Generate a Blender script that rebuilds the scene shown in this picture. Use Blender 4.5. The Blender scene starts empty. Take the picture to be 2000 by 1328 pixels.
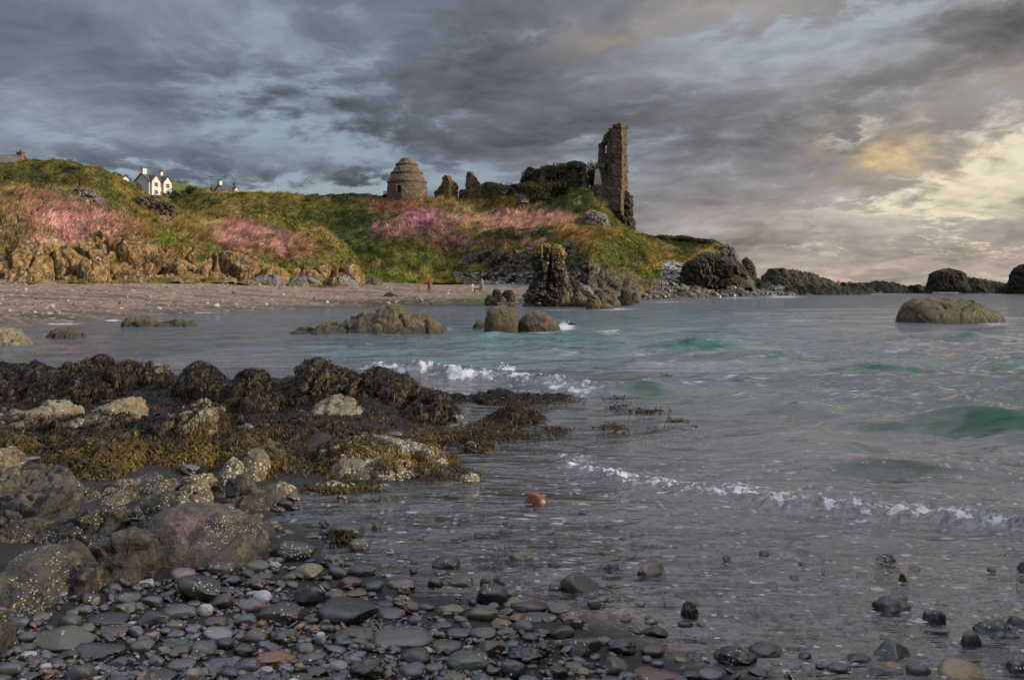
import bpy, bmesh, math, random
import numpy as np
random.seed(7); RNG = np.random.default_rng(11)
SC = bpy.context.scene
COL = SC.collection
R = math.radians
# ---------- view numbers: focal length in photo pixels, eye height, horizon row ----------
F = 1664.0; EYE = 1.6; HOR = 558.0
SUN_AZ, SUN_EL = 105.0, 17.0

def P(px, py, d):
    px = np.asarray(px, float); py = np.asarray(py, float); d = np.asarray(d, float)
    return np.stack(np.broadcast_arrays((px - 1000) / F * d, d + 0 * px, EYE + (HOR - py) / F * d), -1)
def dist(py, z=0.0):
    return (EYE - z) * F / (py - HOR)
def proj(v):
    return 1000 + v[..., 0] / v[..., 1] * F, HOR - (v[..., 2] - EYE) / v[..., 1] * F

# ---------- numpy noise ----------
def _h(ix, iy, iz, seed):
    with np.errstate(over='ignore'):
        h = (ix.astype(np.int64) * 374761393 + iy.astype(np.int64) * 668265263 + iz.astype(np.int64) * 2147483647 + seed * 1274126177) & 0xFFFFFFFF
        h = ((h ^ (h >> 13)) * 1274126177) & 0xFFFFFFFF
        h = ((h ^ (h >> 16)) * 2246822519) & 0xFFFFFFFF
        return h ^ (h >> 15)
def _hf(ix, iy, iz, seed):
    return _h(ix, iy, iz, seed).astype(np.float64) / 4294967295.0
_G = np.array([[1,1,0],[-1,1,0],[1,-1,0],[-1,-1,0],[1,0,1],[-1,0,1],[1,0,-1],[-1,0,-1],[0,1,1],[0,-1,1],[0,1,-1],[0,-1,-1],[1,1,0],[-1,1,0],[0,-1,1],[0,-1,-1]], float)
def noise2(p, seed=0):
    i = np.floor(p[..., :2]); f = p[..., :2] - i; i = i.astype(np.int64); u = f * f * f * (f * (f * 6 - 15) + 10); out = 0; z = np.int64(math.floor(float(p.flat[2]) * 8))
    for a in (0, 1):
        for b in (0, 1):
            h = _h(i[..., 0] + a, i[..., 1] + b, z, seed); an = h.astype(np.float64) * (6.283185307 / 4294967296.0)
            out = out + (u[..., 0] if a else 1 - u[..., 0]) * (u[..., 1] if b else 1 - u[..., 1]) * (np.cos(an) * (f[..., 0] - a) + np.sin(an) * (f[..., 1] - b)) * 1.3
    return out
def noise(p, seed=0):
    p = np.asarray(p, float)
    if p.size > 60000 and p[..., 2].min() == p[..., 2].max(): return noise2(p, seed)
    i = np.floor(p); f = p - i; i = i.astype(np.int64)
    u = f * f * f * (f * (f * 6 - 15) + 10); out = 0
    for a in (0, 1):
        for b in (0, 1):
            for c in (0, 1):
                g = _G[_h(i[..., 0] + a, i[..., 1] + b, i[..., 2] + c, seed) & 15]
                w = (u[..., 0] if a else 1 - u[..., 0]) * (u[..., 1] if b else 1 - u[..., 1]) * (u[..., 2] if c else 1 - u[..., 2])
                out = out + w * (g[..., 0] * (f[..., 0] - a) + g[..., 1] * (f[..., 1] - b) + g[..., 2] * (f[..., 2] - c))
    return out
def fbm(p, octv=4, seed=0, gain=0.5, lac=2.03):
    p = np.asarray(p, float); o = 0; a = 1.0
    for k in range(octv):
        o = o + a * noise(p, seed + k * 17); p = p * lac + 3.7; a *= gain
    return o
def worley(p, seed=0):
    p = np.asarray(p, float); i = np.floor(p).astype(np.int64)
    f1 = np.full(p.shape[:-1], 9.0); f2 = f1.copy(); idv = np.zeros(p.shape[:-1]); vec = np.zeros(p.shape)
    for a in (-1, 0, 1):
        for b in (-1, 0, 1):
            for c in (-1, 0, 1):
                x, y, z = i[..., 0] + a, i[..., 1] + b, i[..., 2] + c
                q = np.stack([x + _hf(x, y, z, seed), y + _hf(x, y, z, seed + 1), z + _hf(x, y, z, seed + 2)], -1)
                dv = p - q; d = np.sqrt((dv ** 2).sum(-1)); near = d < f1
                f2 = np.where(near, f1, np.minimum(f2, d)); f1 = np.where(near, d, f1)
                idv = np.where(near, _hf(x, y, z, seed + 3), idv); vec = np.where(near[..., None], dv, vec)
    return f1, f2, idv, vec
def facets(p, seed=0, tilt=0.9, crack=0.5):
    """blocky fractured-rock displacement, about -1..1"""
    p = p + 0.25 * np.stack([noise(p * 1.3 + 11, seed), noise(p * 1.3 + 37, seed), noise(p * 1.3 + 71, seed)], -1)
    f1, f2, i, v = worley(p, seed)
    a = i * 6.283 * 3; n = np.stack([np.cos(a), np.sin(a * 1.7), np.sin(a)], -1)
    return (i - 0.5) * 0.9 + (v * n).sum(-1) * tilt - crack * np.clip(1 - (f2 - f1) / 0.12, 0, 1)
def sstep(a, b, x):
    t = np.clip((np.asarray(x, float) - a) / (b - a), 0, 1); return t * t * (3 - 2 * t)
def lerp(a, b, t): return a + (b - a) * t

# ---------- mesh helpers ----------
def new_mesh(name, verts, faces, mat=None, smooth=True, attrs=None, mats=None, midx=None):
    """faces: (n,k) int array, or list of such arrays"""
    me = bpy.data.meshes.new(name)
    verts = np.asarray(verts, np.float32).reshape(-1, 3)
    fl = faces if isinstance(faces, list) else [faces]
    fl = [np.asarray(f, np.int32) for f in fl if len(f)]
    me.vertices.add(len(verts)); me.vertices.foreach_set('co', verts.ravel())
    loops = np.concatenate([f.ravel() for f in fl]); tot = np.concatenate([np.full(len(f), f.shape[1], np.int32) for f in fl])
    st = np.concatenate([[0], np.cumsum(tot)[:-1]]).astype(np.int32)
    me.loops.add(len(loops)); me.loops.foreach_set('vertex_index', loops)
    me.polygons.add(len(tot)); me.polygons.foreach_set('loop_start', st)
    try: me.polygons.foreach_set('loop_total', tot)
    except Exception: pass
    me.polygons.foreach_set('use_smooth', np.full(len(tot), smooth, bool))
    for k, a in (attrs or {}).items():
        a = np.asarray(a, np.float32)
        if a.ndim == 2:
            at = me.attributes.new(k, 'FLOAT_COLOR', 'POINT')
            at.data.foreach_set('color', np.concatenate([a[:, :3], np.ones((len(a), 1), np.float32)], 1).ravel())
        else:
            at = me.attributes.new(k, 'FLOAT', 'POINT'); at.data.foreach_set('value', a)
    for m in (mats or ([mat] if mat else [])): me.materials.append(m)
    if midx is not None: me.polygons.foreach_set('material_index', np.asarray(midx, np.int32))
    me.update(calc_edges=True); me.validate()
    return me
def link(name, me, parent=None, loc=(0, 0, 0)):
    o = bpy.data.objects.new(name, me); COL.objects.link(o); o.location = loc
    if parent: o.parent = parent
    return o
def tag(o, label=None, cat=None, group=None, kind=None):
    if label: o['label'] = label
    if cat: o['category'] = cat
    if group: o['group'] = group
    if kind: o['kind'] = kind
    return o
def empty(name, loc, label, cat, group=None, rz=0):
    o = bpy.data.objects.new(name, None); COL.objects.link(o); o.location = loc; o.rotation_euler = (0, 0, rz)
    o.empty_display_size = 0.2
    return tag(o, label, cat, group)
def gridfaces(nr, nc, wrap=False):
    r = np.arange(nr - 1)[:, None]; c = np.arange(nc if wrap else nc - 1)[None]
    a = r * nc + c; b = r * nc + (c + 1) % nc
    return np.stack([a, b, b + nc, a + nc], -1).reshape(-1, 4)
def gnormals(v):
    """normals of an (r,c,3) grid"""
    du = np.gradient(v, axis=1); dv = np.gradient(v, axis=0)
    n = np.cross(du, dv); return n / (np.linalg.norm(n, axis=-1, keepdims=True) + 1e-9)
_ICO = {}
def ico(sub):
    if sub not in _ICO:
        bm = bmesh.new(); bmesh.ops.create_icosphere(bm, subdivisions=sub, radius=1)
        _ICO[sub] = (np.array([v.co[:] for v in bm.verts]), np.array([[v.index for v in f.verts] for f in bm.faces])); bm.free()
    return _ICO[sub]
class MB:
    """boxes, prisms and tubes gathered into one mesh"""
    def __init__(s): s.v = []; s.q = []; s.t = []; s.n = 0
    def add(s, v, q=(), t=()):
        v = np.asarray(v, float).reshape(-1, 3)
        s.v.append(v)
        if len(q): s.q.append(np.asarray(q, int) + s.n)
        if len(t): s.t.append(np.asarray(t, int) + s.n)
        s.n += len(v); return s
    def box(s, x0, x1, y0, y1, z0, z1):
        return s.add([[x, y, z] for z in (z0, z1) for y in (y0, y1) for x in (x0, x1)],
              [[0, 2, 3, 1], [4, 5, 7, 6], [0, 1, 5, 4], [2, 6, 7, 3], [0, 4, 6, 2], [1, 3, 7, 5]])
    def tube(s, pts, rad, n=6):
        pts = np.asarray(pts, float); m = len(pts); rad = np.broadcast_to(rad, (m,)); vs = []
        for k in range(m):
            t = pts[min(k + 1, m - 1)] - pts[max(k - 1, 0)]; t = t / (np.linalg.norm(t) + 1e-9)
            a = np.cross(t, [0.3, 0.9, 0.1] if abs(t[2]) > .9 else [0, 0, 1]); a /= np.linalg.norm(a) + 1e-9; b = np.cross(t, a)
            th = np.arange(n) * 6.28318 / n
            vs.append(pts[k] + rad[k] * (np.cos(th)[:, None] * a + np.sin(th)[:, None] * b))
        s.add(np.concatenate(vs), gridfaces(m, n, True)); return s
    def build(s, name, mat, parent=None, smooth=False, loc=(0, 0, 0)):
        f = []
        if s.q: f.append(np.concatenate(s.q))
        if s.t: f.append(np.concatenate(s.t))
        return link(name, new_mesh(name, np.concatenate(s.v), f, mat, smooth), parent, loc)
    def xf(s, rz, loc):
        c, sn = math.cos(rz), math.sin(rz); M = np.array([[c, -sn, 0], [sn, c, 0], [0, 0, 1]])
        s.v = [v @ M.T + np.asarray(loc) for v in s.v]; return s

# ---------- node helper ----------
class NT:
    def __init__(s, tree): s.t = tree; s.n = tree.nodes; s.l = tree.links
    def set(s, sock, val):
        if isinstance(val, bpy.types.NodeSocket): s.l.new(val, sock)
        elif val is not None:
            try: sock.default_value = val
            except Exception: sock.default_value = tuple(val) + (1.0,) if len(val) == 3 else val
    def node(s, typ, **kw):
        n = s.n.new(typ)
        for k, v in kw.items():
            if k.startswith('_'): setattr(n, k[1:], v)
        return n
    def m(s, op, a, b=None, c=None, clamp=False):
        n = s.n.new('ShaderNodeMath'); n.operation = op; n.use_clamp = clamp
        s.set(n.inputs[0], a)
        if b is not None: s.set(n.inputs[1], b)
        if c is not None: s.set(n.inputs[2], c)
        return n.outputs[0]
    def vm(s, op, a, b=None):
        n = s.n.new('ShaderNodeVectorMath'); n.operation = op; s.set(n.inputs[0], a)
        if b is not None: s.set(n.inputs[1], b)
        return n.outputs[0]
    def mix(s, f, a, b, blend='MIX'):
        n = s.n.new('ShaderNodeMix'); n.data_type = 'RGBA'; n.blend_type = blend; n.clamp_factor = True
        s.set(n.inputs[0], f); s.set(n.inputs[6], a); s.set(n.inputs[7], b); return n.outputs[2]
    def ramp(s, x, lo, hi, a=0.0, b=1.0):
        n = s.n.new('ShaderNodeMapRange'); n.interpolation_type = 'SMOOTHSTEP'
        s.set(n.inputs[0], x); s.set(n.inputs[1], lo); s.set(n.inputs[2], hi); s.set(n.inputs[3], a); s.set(n.inputs[4], b); return n.outputs[0]
    def noise(s, vec, scale, detail=4, rough=0.55, dist=0.0):
        n = s.n.new('ShaderNodeTexNoise'); s.set(n.inputs['Vector'], vec); s.set(n.inputs['Scale'], scale)
        n.inputs['Detail'].default_value = detail; n.inputs['Roughness'].default_value = rough; n.inputs['Distortion'].default_value = dist
        return n.outputs['Fac']
    def voro(s, vec, scale, feature='F1', rnd=1.0):
        n = s.n.new('ShaderNodeTexVoronoi'); n.feature = feature; s.set(n.inputs['Vector'], vec); s.set(n.inputs['Scale'], scale)
        n.inputs['Randomness'].default_value = rnd
        return n.outputs['Distance'], (n.outputs['Color'] if feature == 'F1' else None)
    def attr(s, name):
        n = s.n.new('ShaderNodeAttribute'); n.attribute_name = name; return n
    def sep(s, v):
        n = s.n.new('ShaderNodeSeparateXYZ'); s.set(n.inputs[0], v); return n.outputs
    def comb(s, x, y, z):
        n = s.n.new('ShaderNodeCombineXYZ'); s.set(n.inputs[0], x); s.set(n.inputs[1], y); s.set(n.inputs[2], z); return n.outputs[0]
    def bump(s, h, strength=0.5, distance=0.02, normal=None):
        n = s.n.new('ShaderNodeBump'); s.set(n.inputs['Height'], h); n.inputs['Strength'].default_value = strength; n.inputs['Distance'].default_value = distance
        if normal is not None: s.set(n.inputs['Normal'], normal)
        return n.outputs[0]
    def coord(s, which='Object'):
        return s.n.new('ShaderNodeTexCoord').outputs[which]
    def pos(s): return s.n.new('ShaderNodeNewGeometry').outputs['Position']
def material(name):
    m = bpy.data.materials.new(name); m.use_nodes = True; t = NT(m.node_tree); t.n.clear()
    out = t.n.new('ShaderNodeOutputMaterial'); return m, t, out
def principled(t, out, color, rough=0.8, normal=None, spec=0.4):
    b = t.n.new('ShaderNodeBsdfPrincipled'); t.set(b.inputs['Base Color'], color); t.set(b.inputs['Roughness'], rough)
    b.inputs['Specular IOR Level'].default_value = spec
    if normal is not None: t.set(b.inputs['Normal'], normal)
    if out is not None: t.l.new(b.outputs[0], out.inputs[0])
    return b
# ================= materials =================
def barnacles(t, co, amount, scale=38.0, mask_scale=5.0, seed=0.0, size=0.28, pol=6.5):
    """white barnacle spots: (mask, height); amount is a value or a socket 0..1"""
    jit = t.noise(co, scale * 1.3, 2)
    d, c = t.voro(t.vm('ADD', co, t.comb(t.m('MULTIPLY', jit, 0.9 / scale), t.m('MULTIPLY', jit, -0.7 / scale), 0.0)), scale)
    rnd = t.sep(c)[0]
    big = t.noise(co, mask_scale, 3, 0.6)
    thr = t.m('SUBTRACT', t.m('ADD', t.m('MULTIPLY', t.m('SUBTRACT', big, 0.5), pol), t.m('MULTIPLY', amount, 1.5)), 0.55)
    on = t.m('LESS_THAN', rnd, thr)
    szm = t.ramp(t.m('ADD', d, t.m('MULTIPLY', rnd, 0.25)), size, size + 0.18, 1.0, 0.0)
    m = t.m('MULTIPLY', on, szm)
    return m, d

def mat_stone(name, source):
    """beach stone: colour from the object (or the mesh attribute Col), barnacle share from the object's alpha"""
    m, t, out = material(name)
    oi = t.n.new('ShaderNodeObjectInfo')
    if source == 'object':
        co = t.vm('ADD', t.pos(), t.comb(t.m('MULTIPLY', oi.outputs['Random'], 9.0), 0.0, 0.0))
        base = oi.outputs['Color']; amt = oi.outputs['Alpha']
    else:
        co = t.pos(); base = t.attr('Col').outputs['Color']; amt = 0.12
    n1 = t.noise(co, 14, 5, 0.6); n2 = t.noise(co, 160, 3, 0.6); n3 = t.noise(co, 5, 3)
    k = t.m('ADD', t.m('MULTIPLY', n1, 0.9), t.m('ADD', t.m('MULTIPLY', n2, 0.55), 0.30))
    c = t.mix(1.0, base, t.comb(k, k, k), 'MULTIPLY')
    c = t.mix(t.ramp(n3, 0.5, 0.75, 0, 0.35), c, (0.06, 0.05, 0.03, 1))
    bm, bd = barnacles(t, co, amt, 70.0, 9.0)
    c = t.mix(t.m('MULTIPLY', bm, 0.85), c, (0.42, 0.40, 0.34, 1))
    nrm = t.bump(t.m('ADD', t.m('ADD', t.m('MULTIPLY', n2, 0.25), n1), t.m('MULTIPLY', bm, 0.5)), 0.55, 0.012)
    principled(t, out, c, t.ramp(n1, 0.3, 0.7, 0.18, 0.40), nrm, 0.55)
    return m

def mat_rock(name, c1, c2, c3, barn=None, scale=1.0, spots=(0.42, 0.40, 0.33), bscale=34.0, bmask=3.0, lichen=None, rough=0.75, bump=0.7, pink=None, tide=None, bsize=0.28, pol=6.5):
    """fractured natural rock in three tones, with optional barnacle or lichen spots"""
    m, t, out = material(name)
    co = t.pos()
    n1 = t.noise(co, 0.9 * scale, 6, 0.62, 0.4); n2 = t.noise(co, 4.2 * scale, 6, 0.65); n3 = t.noise(co, 24 * scale, 4, 0.6)
    c = t.mix(t.ramp(n1, 0.36, 0.62), c1 + (1,), c2 + (1,))
    c = t.mix(t.ramp(n2, 0.46, 0.68), c, c3 + (1,))
    k = t.ramp(n3, 0.25, 0.75, 0.62, 1.3)
    c = t.mix(1.0, c, t.comb(k, k, k), 'MULTIPLY')
    wd, wc = t.voro(t.vm('ADD', co, t.vm('SCALE', t.comb(n2, n2, n2))), 1.5 * scale, 'DISTANCE_TO_EDGE')
    crack = t.ramp(wd, 0.0, 0.05, 1.0, 0.0)
    c = t.mix(t.m('MULTIPLY', crack, 0.5), c, (0.02, 0.018, 0.014, 1))
    h = t.m('SUBTRACT', t.m('ADD', t.m('MULTIPLY', n2, 1.0), t.m('MULTIPLY', n3, 0.35)), t.m('MULTIPLY', crack, 0.25))
    if pink:
        at = t.attr('pink').outputs['Fac']
        c = t.mix(t.m('MULTIPLY', at, t.ramp(n2, 0.35, 0.6)), c, pink + (1,))
    if barn is not None:
        bm, bd = barnacles(t, co, barn, bscale, bmask, 0.0, bsize, pol)
        c = t.mix(t.m('MULTIPLY', bm, 0.95), c, spots + (1,))
        h = t.m('ADD', h, t.m('MULTIPLY', bm, 0.18))
    if lichen:
        l = t.ramp(t.noise(co, 3.1 * scale, 5, 0.7), 0.56, 0.63)
        c = t.mix(t.m('MULTIPLY', l, 0.75), c, lichen + (1,))
    if tide:
        zt = t.m('ADD', t.sep(co)[2], t.m('MULTIPLY', t.m('SUBTRACT', n2, 0.5), tide))
        c = t.mix(t.ramp(zt, tide * 0.35, tide, 0.8, 0.0), c, (0.022, 0.018, 0.010, 1))
    nrm = t.bump(h, bump, 0.12 / scale)
    principled(t, out, c, t.ramp(n3, 0.3, 0.7, rough - 0.15, rough + 0.1), nrm, 0.35)
    return m

def mat_hill(name, r1, r2, r3, lichen, scale=0.9):
    """turf coloured by the mesh attribute Col, bare rock where attribute rock says so"""
    m, t, out = material(name)
    co = t.pos(); rk = t.attr('rock').outputs['Fac']; col = t.attr('Col').outputs['Color']
    n1 = t.noise(co, 0.35 * scale, 6, 0.62, 0.5); n2 = t.noise(co, 1.7 * scale, 6, 0.66); n3 = t.noise(co, 9 * scale, 4, 0.6)
    st = t.noise(t.vm('MULTIPLY', co, (1.0, 1.0, 0.28)), 1.6 * scale, 5, 0.6)
    c = t.mix(t.ramp(n1, 0.38, 0.6), r1 + (1,), r2 + (1,))
    c = t.mix(t.ramp(st, 0.48, 0.66), c, r3 + (1,))
    l = t.ramp(t.noise(co, 2.3 * scale, 5, 0.72), 0.565, 0.62)
    c = t.mix(t.m('MULTIPLY', l, 0.7), c, lichen + (1,))
    wd, wc = t.voro(t.vm('MULTIPLY', t.vm('ADD', co, t.vm('SCALE', t.comb(n2, n2, n2))), (1.0, 1.0, 0.6)), 0.75 * scale, 'DISTANCE_TO_EDGE')
    crack = t.ramp(wd, 0.0, 0.06, 1.0, 0.0)
    c = t.mix(t.m('MULTIPLY', crack, 0.6), c, (0.02, 0.017, 0.012, 1))
    k = t.ramp(n3, 0.25, 0.75, 0.6, 1.35)
    c = t.mix(1.0, c, t.comb(k, k, k), 'MULTIPLY')
    g = t.mix(1.0, col, t.comb(k, k, k), 'MULTIPLY')
    f = t.ramp(t.m('ADD', rk, t.m('MULTIPLY', t.m('SUBTRACT', n2, 0.5), 0.9)), 0.4, 0.56)
    c = t.mix(f, g, c)
    h = t.m('SUBTRACT', t.m('ADD', n2, t.m('MULTIPLY', n3, 0.4)), t.m('MULTIPLY', crack, 0.35))
    principled(t, out, c, 0.85, t.bump(h, 0.8, 0.45), 0.2)
    return m

def mat_attr(name, rough=0.8, trans=0.0, spec=0.3, vary=0.5, vscale=3.0):
    m, t, out = material(name)
    col = t.attr('Col').outputs['Color']
    k = t.ramp(t.noise(t.pos(), vscale, 3), 0.3, 0.7, 1 - vary * 0.6, 1 + vary * 0.6)
    c = t.mix(1.0, col, t.comb(k, k, k), 'MULTIPLY')
    b = principled(t, out, c, rough, None, spec)
    if trans:
        tr = t.n.new('ShaderNodeBsdfTranslucent'); t.set(tr.inputs[0], c)
        mx = t.n.new('ShaderNodeMixShader'); mx.inputs[0].default_value = trans
        t.l.new(b.outputs[0], mx.inputs[1]); t.l.new(tr.outputs[0], mx.inputs[2]); t.l.new(mx.outputs[0], out.inputs[0])
    return m

def mat_plain(name, c, rough=0.7, vary=0.25, scale=2.0, spec=0.3, bump=0.2, bd=0.02):
    m, t, out = material(name)
    n = t.noise(t.pos(), scale, 5, 0.6); k = t.ramp(n, 0.3, 0.7, 1 - vary, 1 + vary)
    cc = t.mix(1.0, c + (1,), t.comb(k, k, k), 'MULTIPLY')
    principled(t, out, cc, rough, t.bump(n, bump, bd), spec); return m

def mat_masonry(name, c1, c2, c3, s=1.0, mortar=(0.10, 0.09, 0.07)):
    m, t, out = material(name)
    co = t.vm('MULTIPLY', t.pos(), (1.0, 1.0, 1.7))
    co = t.vm('ADD', co, t.vm('SCALE', t.comb(t.noise(co, 2.0, 2), t.noise(co, 2.3, 2), 0.0)))
    d, c = t.voro(co, 2.1 * s, 'F1', 0.85); e, _ = t.voro(co, 2.1 * s, 'DISTANCE_TO_EDGE', 0.85)
    r = t.sep(c)
    n = t.noise(t.pos(), 0.35, 5, 0.65); n2 = t.noise(t.pos(), 3.0, 4, 0.6)
    cc = t.mix(r[0], c1 + (1,), c2 + (1,)); cc = t.mix(t.ramp(n, 0.42, 0.66, 0, 0.8), cc, c3 + (1,))
    k = t.m('ADD', t.m('MULTIPLY', r[1], 0.5), t.m('MULTIPLY', n2, 1.0)); cc = t.mix(1.0, cc, t.comb(k, k, k), 'MULTIPLY')
    j = t.ramp(e, 0.02, 0.09, 1.0, 0.0)
    cc = t.mix(t.m('MULTIPLY', j, 0.75), cc, mortar + (1,))
    h = t.m('ADD', t.m('MULTIPLY', t.m('SUBTRACT', 1.0, j), 0.6), t.m('MULTIPLY', n2, 0.7))
    principled(t, out, cc, 0.9, t.bump(h, 0.9, 0.12), 0.15); return m

M = {}
M['stone'] = mat_stone('beach_stone', 'object')
M['shingle'] = mat_stone('shingle_stone', 'attr')
M['bedrock'] = mat_rock('barnacled_bedrock', (0.052, 0.045, 0.034), (0.022, 0.022, 0.023), (0.085, 0.068, 0.038), barn=0.42, scale=2.0, bscale=82.0, bmask=2.3, bsize=0.29, pol=9.5, rough=0.6, pink=(0.135, 0.085, 0.078))
M['reef'] = mat_rock('weedy_reef_rock', (0.125, 0.112, 0.072), (0.18, 0.158, 0.098), (0.08, 0.064, 0.036), barn=0.22, scale=2.0, bscale=40.0, bmask=2.2, rough=0.7)
M['reef_barn'] = mat_rock('reef_rock_under_barnacles', (0.12, 0.10, 0.06), (0.08, 0.07, 0.05), (0.16, 0.12, 0.06), barn=0.92, scale=2.0, bscale=46.0, bmask=2.6, bsize=0.44, pol=8.0, rough=0.65, spots=(0.36, 0.345, 0.285))
M['reef_dark'] = mat_rock('dark_reef_rock', (0.045, 0.035, 0.02), (0.075, 0.06, 0.034), (0.028, 0.022, 0.014), scale=2.0, rough=0.8)
M['searock'] = mat_rock('tan_sea_rock', (0.074, 0.058, 0.028), (0.038, 0.030, 0.015), (0.112, 0.09, 0.047), scale=0.9, lichen=(0.05, 0.036, 0.016), rough=0.7, tide=0.34)
M['greyrock'] = mat_rock('grey_lichened_rock', (0.125, 0.115, 0.115), (0.075, 0.066, 0.062), (0.17, 0.155, 0.15), scale=1.0, lichen=(0.30, 0.28, 0.25), rough=0.85)
M['darkrock'] = mat_rock('dark_headland_rock', (0.032, 0.028, 0.016), (0.015, 0.013, 0.009), (0.055, 0.043, 0.022), scale=0.6, lichen=(0.035, 0.045, 0.014), rough=0.85)
M['blackrock'] = mat_rock('black_skerry_rock', (0.015, 0.013, 0.009), (0.009, 0.008, 0.006), (0.030, 0.025, 0.012), scale=0.6, lichen=(0.022, 0.022, 0.009), rough=0.95)
M['stack'] = mat_rock('sea_stack_rock', (0.038, 0.031, 0.019), (0.016, 0.013, 0.008), (0.075, 0.062, 0.043), scale=0.8, lichen=(0.36, 0.33, 0.27), rough=0.85, pink=(0.34, 0.22, 0.025))
M['hill'] = mat_hill('cliff_and_turf', (0.235, 0.14, 0.052), (0.085, 0.058, 0.032), (0.31, 0.21, 0.10), (0.45, 0.41, 0.33), 1.4)
M['hill_dark'] = mat_hill('castle_hill_turf', (0.085, 0.07, 0.048), (0.04, 0.034, 0.024), (0.12, 0.10, 0.07), (0.30, 0.285, 0.25), 1.3)
M['grass'] = mat_attr('grass_blades', 0.7, 0.35, 0.15, 0.25)
M['leaf'] = mat_attr('bush_leaves', 0.6, 0.25, 0.3, 0.3)
M['kelp'] = mat_attr('wet_kelp', 0.38, 0.08, 0.16, 0.5, 25.0)
M['masonry'] = mat_masonry('rubble_masonry', (0.15, 0.118, 0.075), (0.088, 0.070, 0.046), (0.205, 0.158, 0.095))
M['masonry_dark'] = mat_masonry('weathered_rubble_masonry', (0.16, 0.13, 0.092), (0.09, 0.076, 0.056), (0.21, 0.16, 0.10))
M['masonry_sunlit'] = mat_masonry('sunlit_orange_rubble', (0.27, 0.145, 0.055), (0.18, 0.095, 0.04), (0.33, 0.19, 0.08))  # sunlit orange of the right-hand gable walls is put into the colour
M['dovecote'] = mat_masonry('dovecote_stonework', (0.20, 0.155, 0.112), (0.13, 0.10, 0.072), (0.245, 0.195, 0.14), 1.15, (0.14, 0.11, 0.085))
M['render'] = mat_plain('white_render', (0.46, 0.445, 0.425), 0.85, 0.08, 0.8)
M['plaster'] = mat_plain('pale_mortar', (0.36, 0.33, 0.27), 0.9, 0.15, 1.2)
M['slate'] = mat_plain('slate_roof', (0.045, 0.043, 0.047), 0.6, 0.25, 1.5)
M['redbrick'] = mat_plain('red_sandstone', (0.20, 0.065, 0.045), 0.9, 0.25, 2.5)
M['pot'] = mat_plain('dark_chimney_pot', (0.035, 0.03, 0.03), 0.8)
M['glass'] = mat_plain('window_glass', (0.05, 0.055, 0.06), 0.15, 0.1, 1.0, 0.5)
M['door'] = mat_plain('painted_door', (0.16, 0.05, 0.03), 0.5)
M['void'] = mat_plain('shaded_doorway', (0.025, 0.02, 0.016), 0.9)
M['wood'] = mat_plain('weathered_timber', (0.07, 0.055, 0.04), 0.8)
M['bark'] = mat_plain('bark', (0.10, 0.085, 0.065), 0.9, 0.3, 3.0)
M['skin'] = mat_plain('skin', (0.45, 0.26, 0.18), 0.6, 0.05)
def cloth(n, c): return mat_plain(n, c, 0.9, 0.15, 6.0)

def mat_beach():
    m, t, out = material('far_shingle')
    co = t.pos(); col = t.attr('Col').outputs['Color']
    d, c = t.voro(co, 4.0); r = t.sep(c)
    n = t.noise(t.vm('MULTIPLY', co, (0.4, 1.0, 1.0)), 0.5, 5, 0.65); n2 = t.noise(co, 3.0, 4, 0.7); n3 = t.noise(t.vm('MULTIPLY', co, (0.12, 0.55, 1.0)), 0.8, 4, 0.6)
    k = t.m('ADD', t.m('MULTIPLY', r[0], 0.95), t.m('MULTIPLY', n2, 0.75))
    cc = t.mix(1.0, col, t.comb(k, k, k), 'MULTIPLY')
    cc = t.mix(t.ramp(n3, 0.50, 0.62, 0, 0.8), cc, (0.035, 0.026, 0.018, 1))
    cc = t.mix(t.m('MULTIPLY', t.m('GREATER_THAN', r[1], 0.965), 0.7), cc, (0.36, 0.32, 0.27, 1))
    cc = t.mix(t.ramp(n, 0.55, 0.7, 0, 0.5), cc, (0.20, 0.15, 0.10, 1))
    principled(t, out, cc, 0.85, t.bump(t.m('ADD', n2, t.m('MULTIPLY', d, -0.6)), 0.9, 0.15), 0.25); return m
M['beach'] = mat_beach()
def mat_seabed():
    m, t, out = material('stony_shore_bed')
    co = t.pos(); n2 = t.noise(co, 22.0, 5, 0.7); n = t.noise(co, 1.8, 5, 0.6); n3 = t.noise(co, 70.0, 3, 0.6)
    cc = t.mix(t.ramp(n2, 0.4, 0.62), (0.12, 0.105, 0.095, 1), (0.28, 0.23, 0.19, 1)); cc = t.mix(t.ramp(n, 0.5, 0.66, 0, 0.6), cc, (0.22, 0.15, 0.085, 1))
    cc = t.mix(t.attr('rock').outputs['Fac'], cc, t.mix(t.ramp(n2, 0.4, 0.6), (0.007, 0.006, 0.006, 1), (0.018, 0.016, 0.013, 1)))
    k = t.ramp(n3, 0.3, 0.7, 0.65, 1.2); cc = t.mix(1.0, cc, t.comb(k, k, k), 'MULTIPLY')
    principled(t, out, cc, 0.6, t.bump(t.m('ADD', n2, t.m('MULTIPLY', n3, 0.4)), 0.9, 0.03), 0.3); return m
M['seabed'] = mat_seabed()

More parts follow.
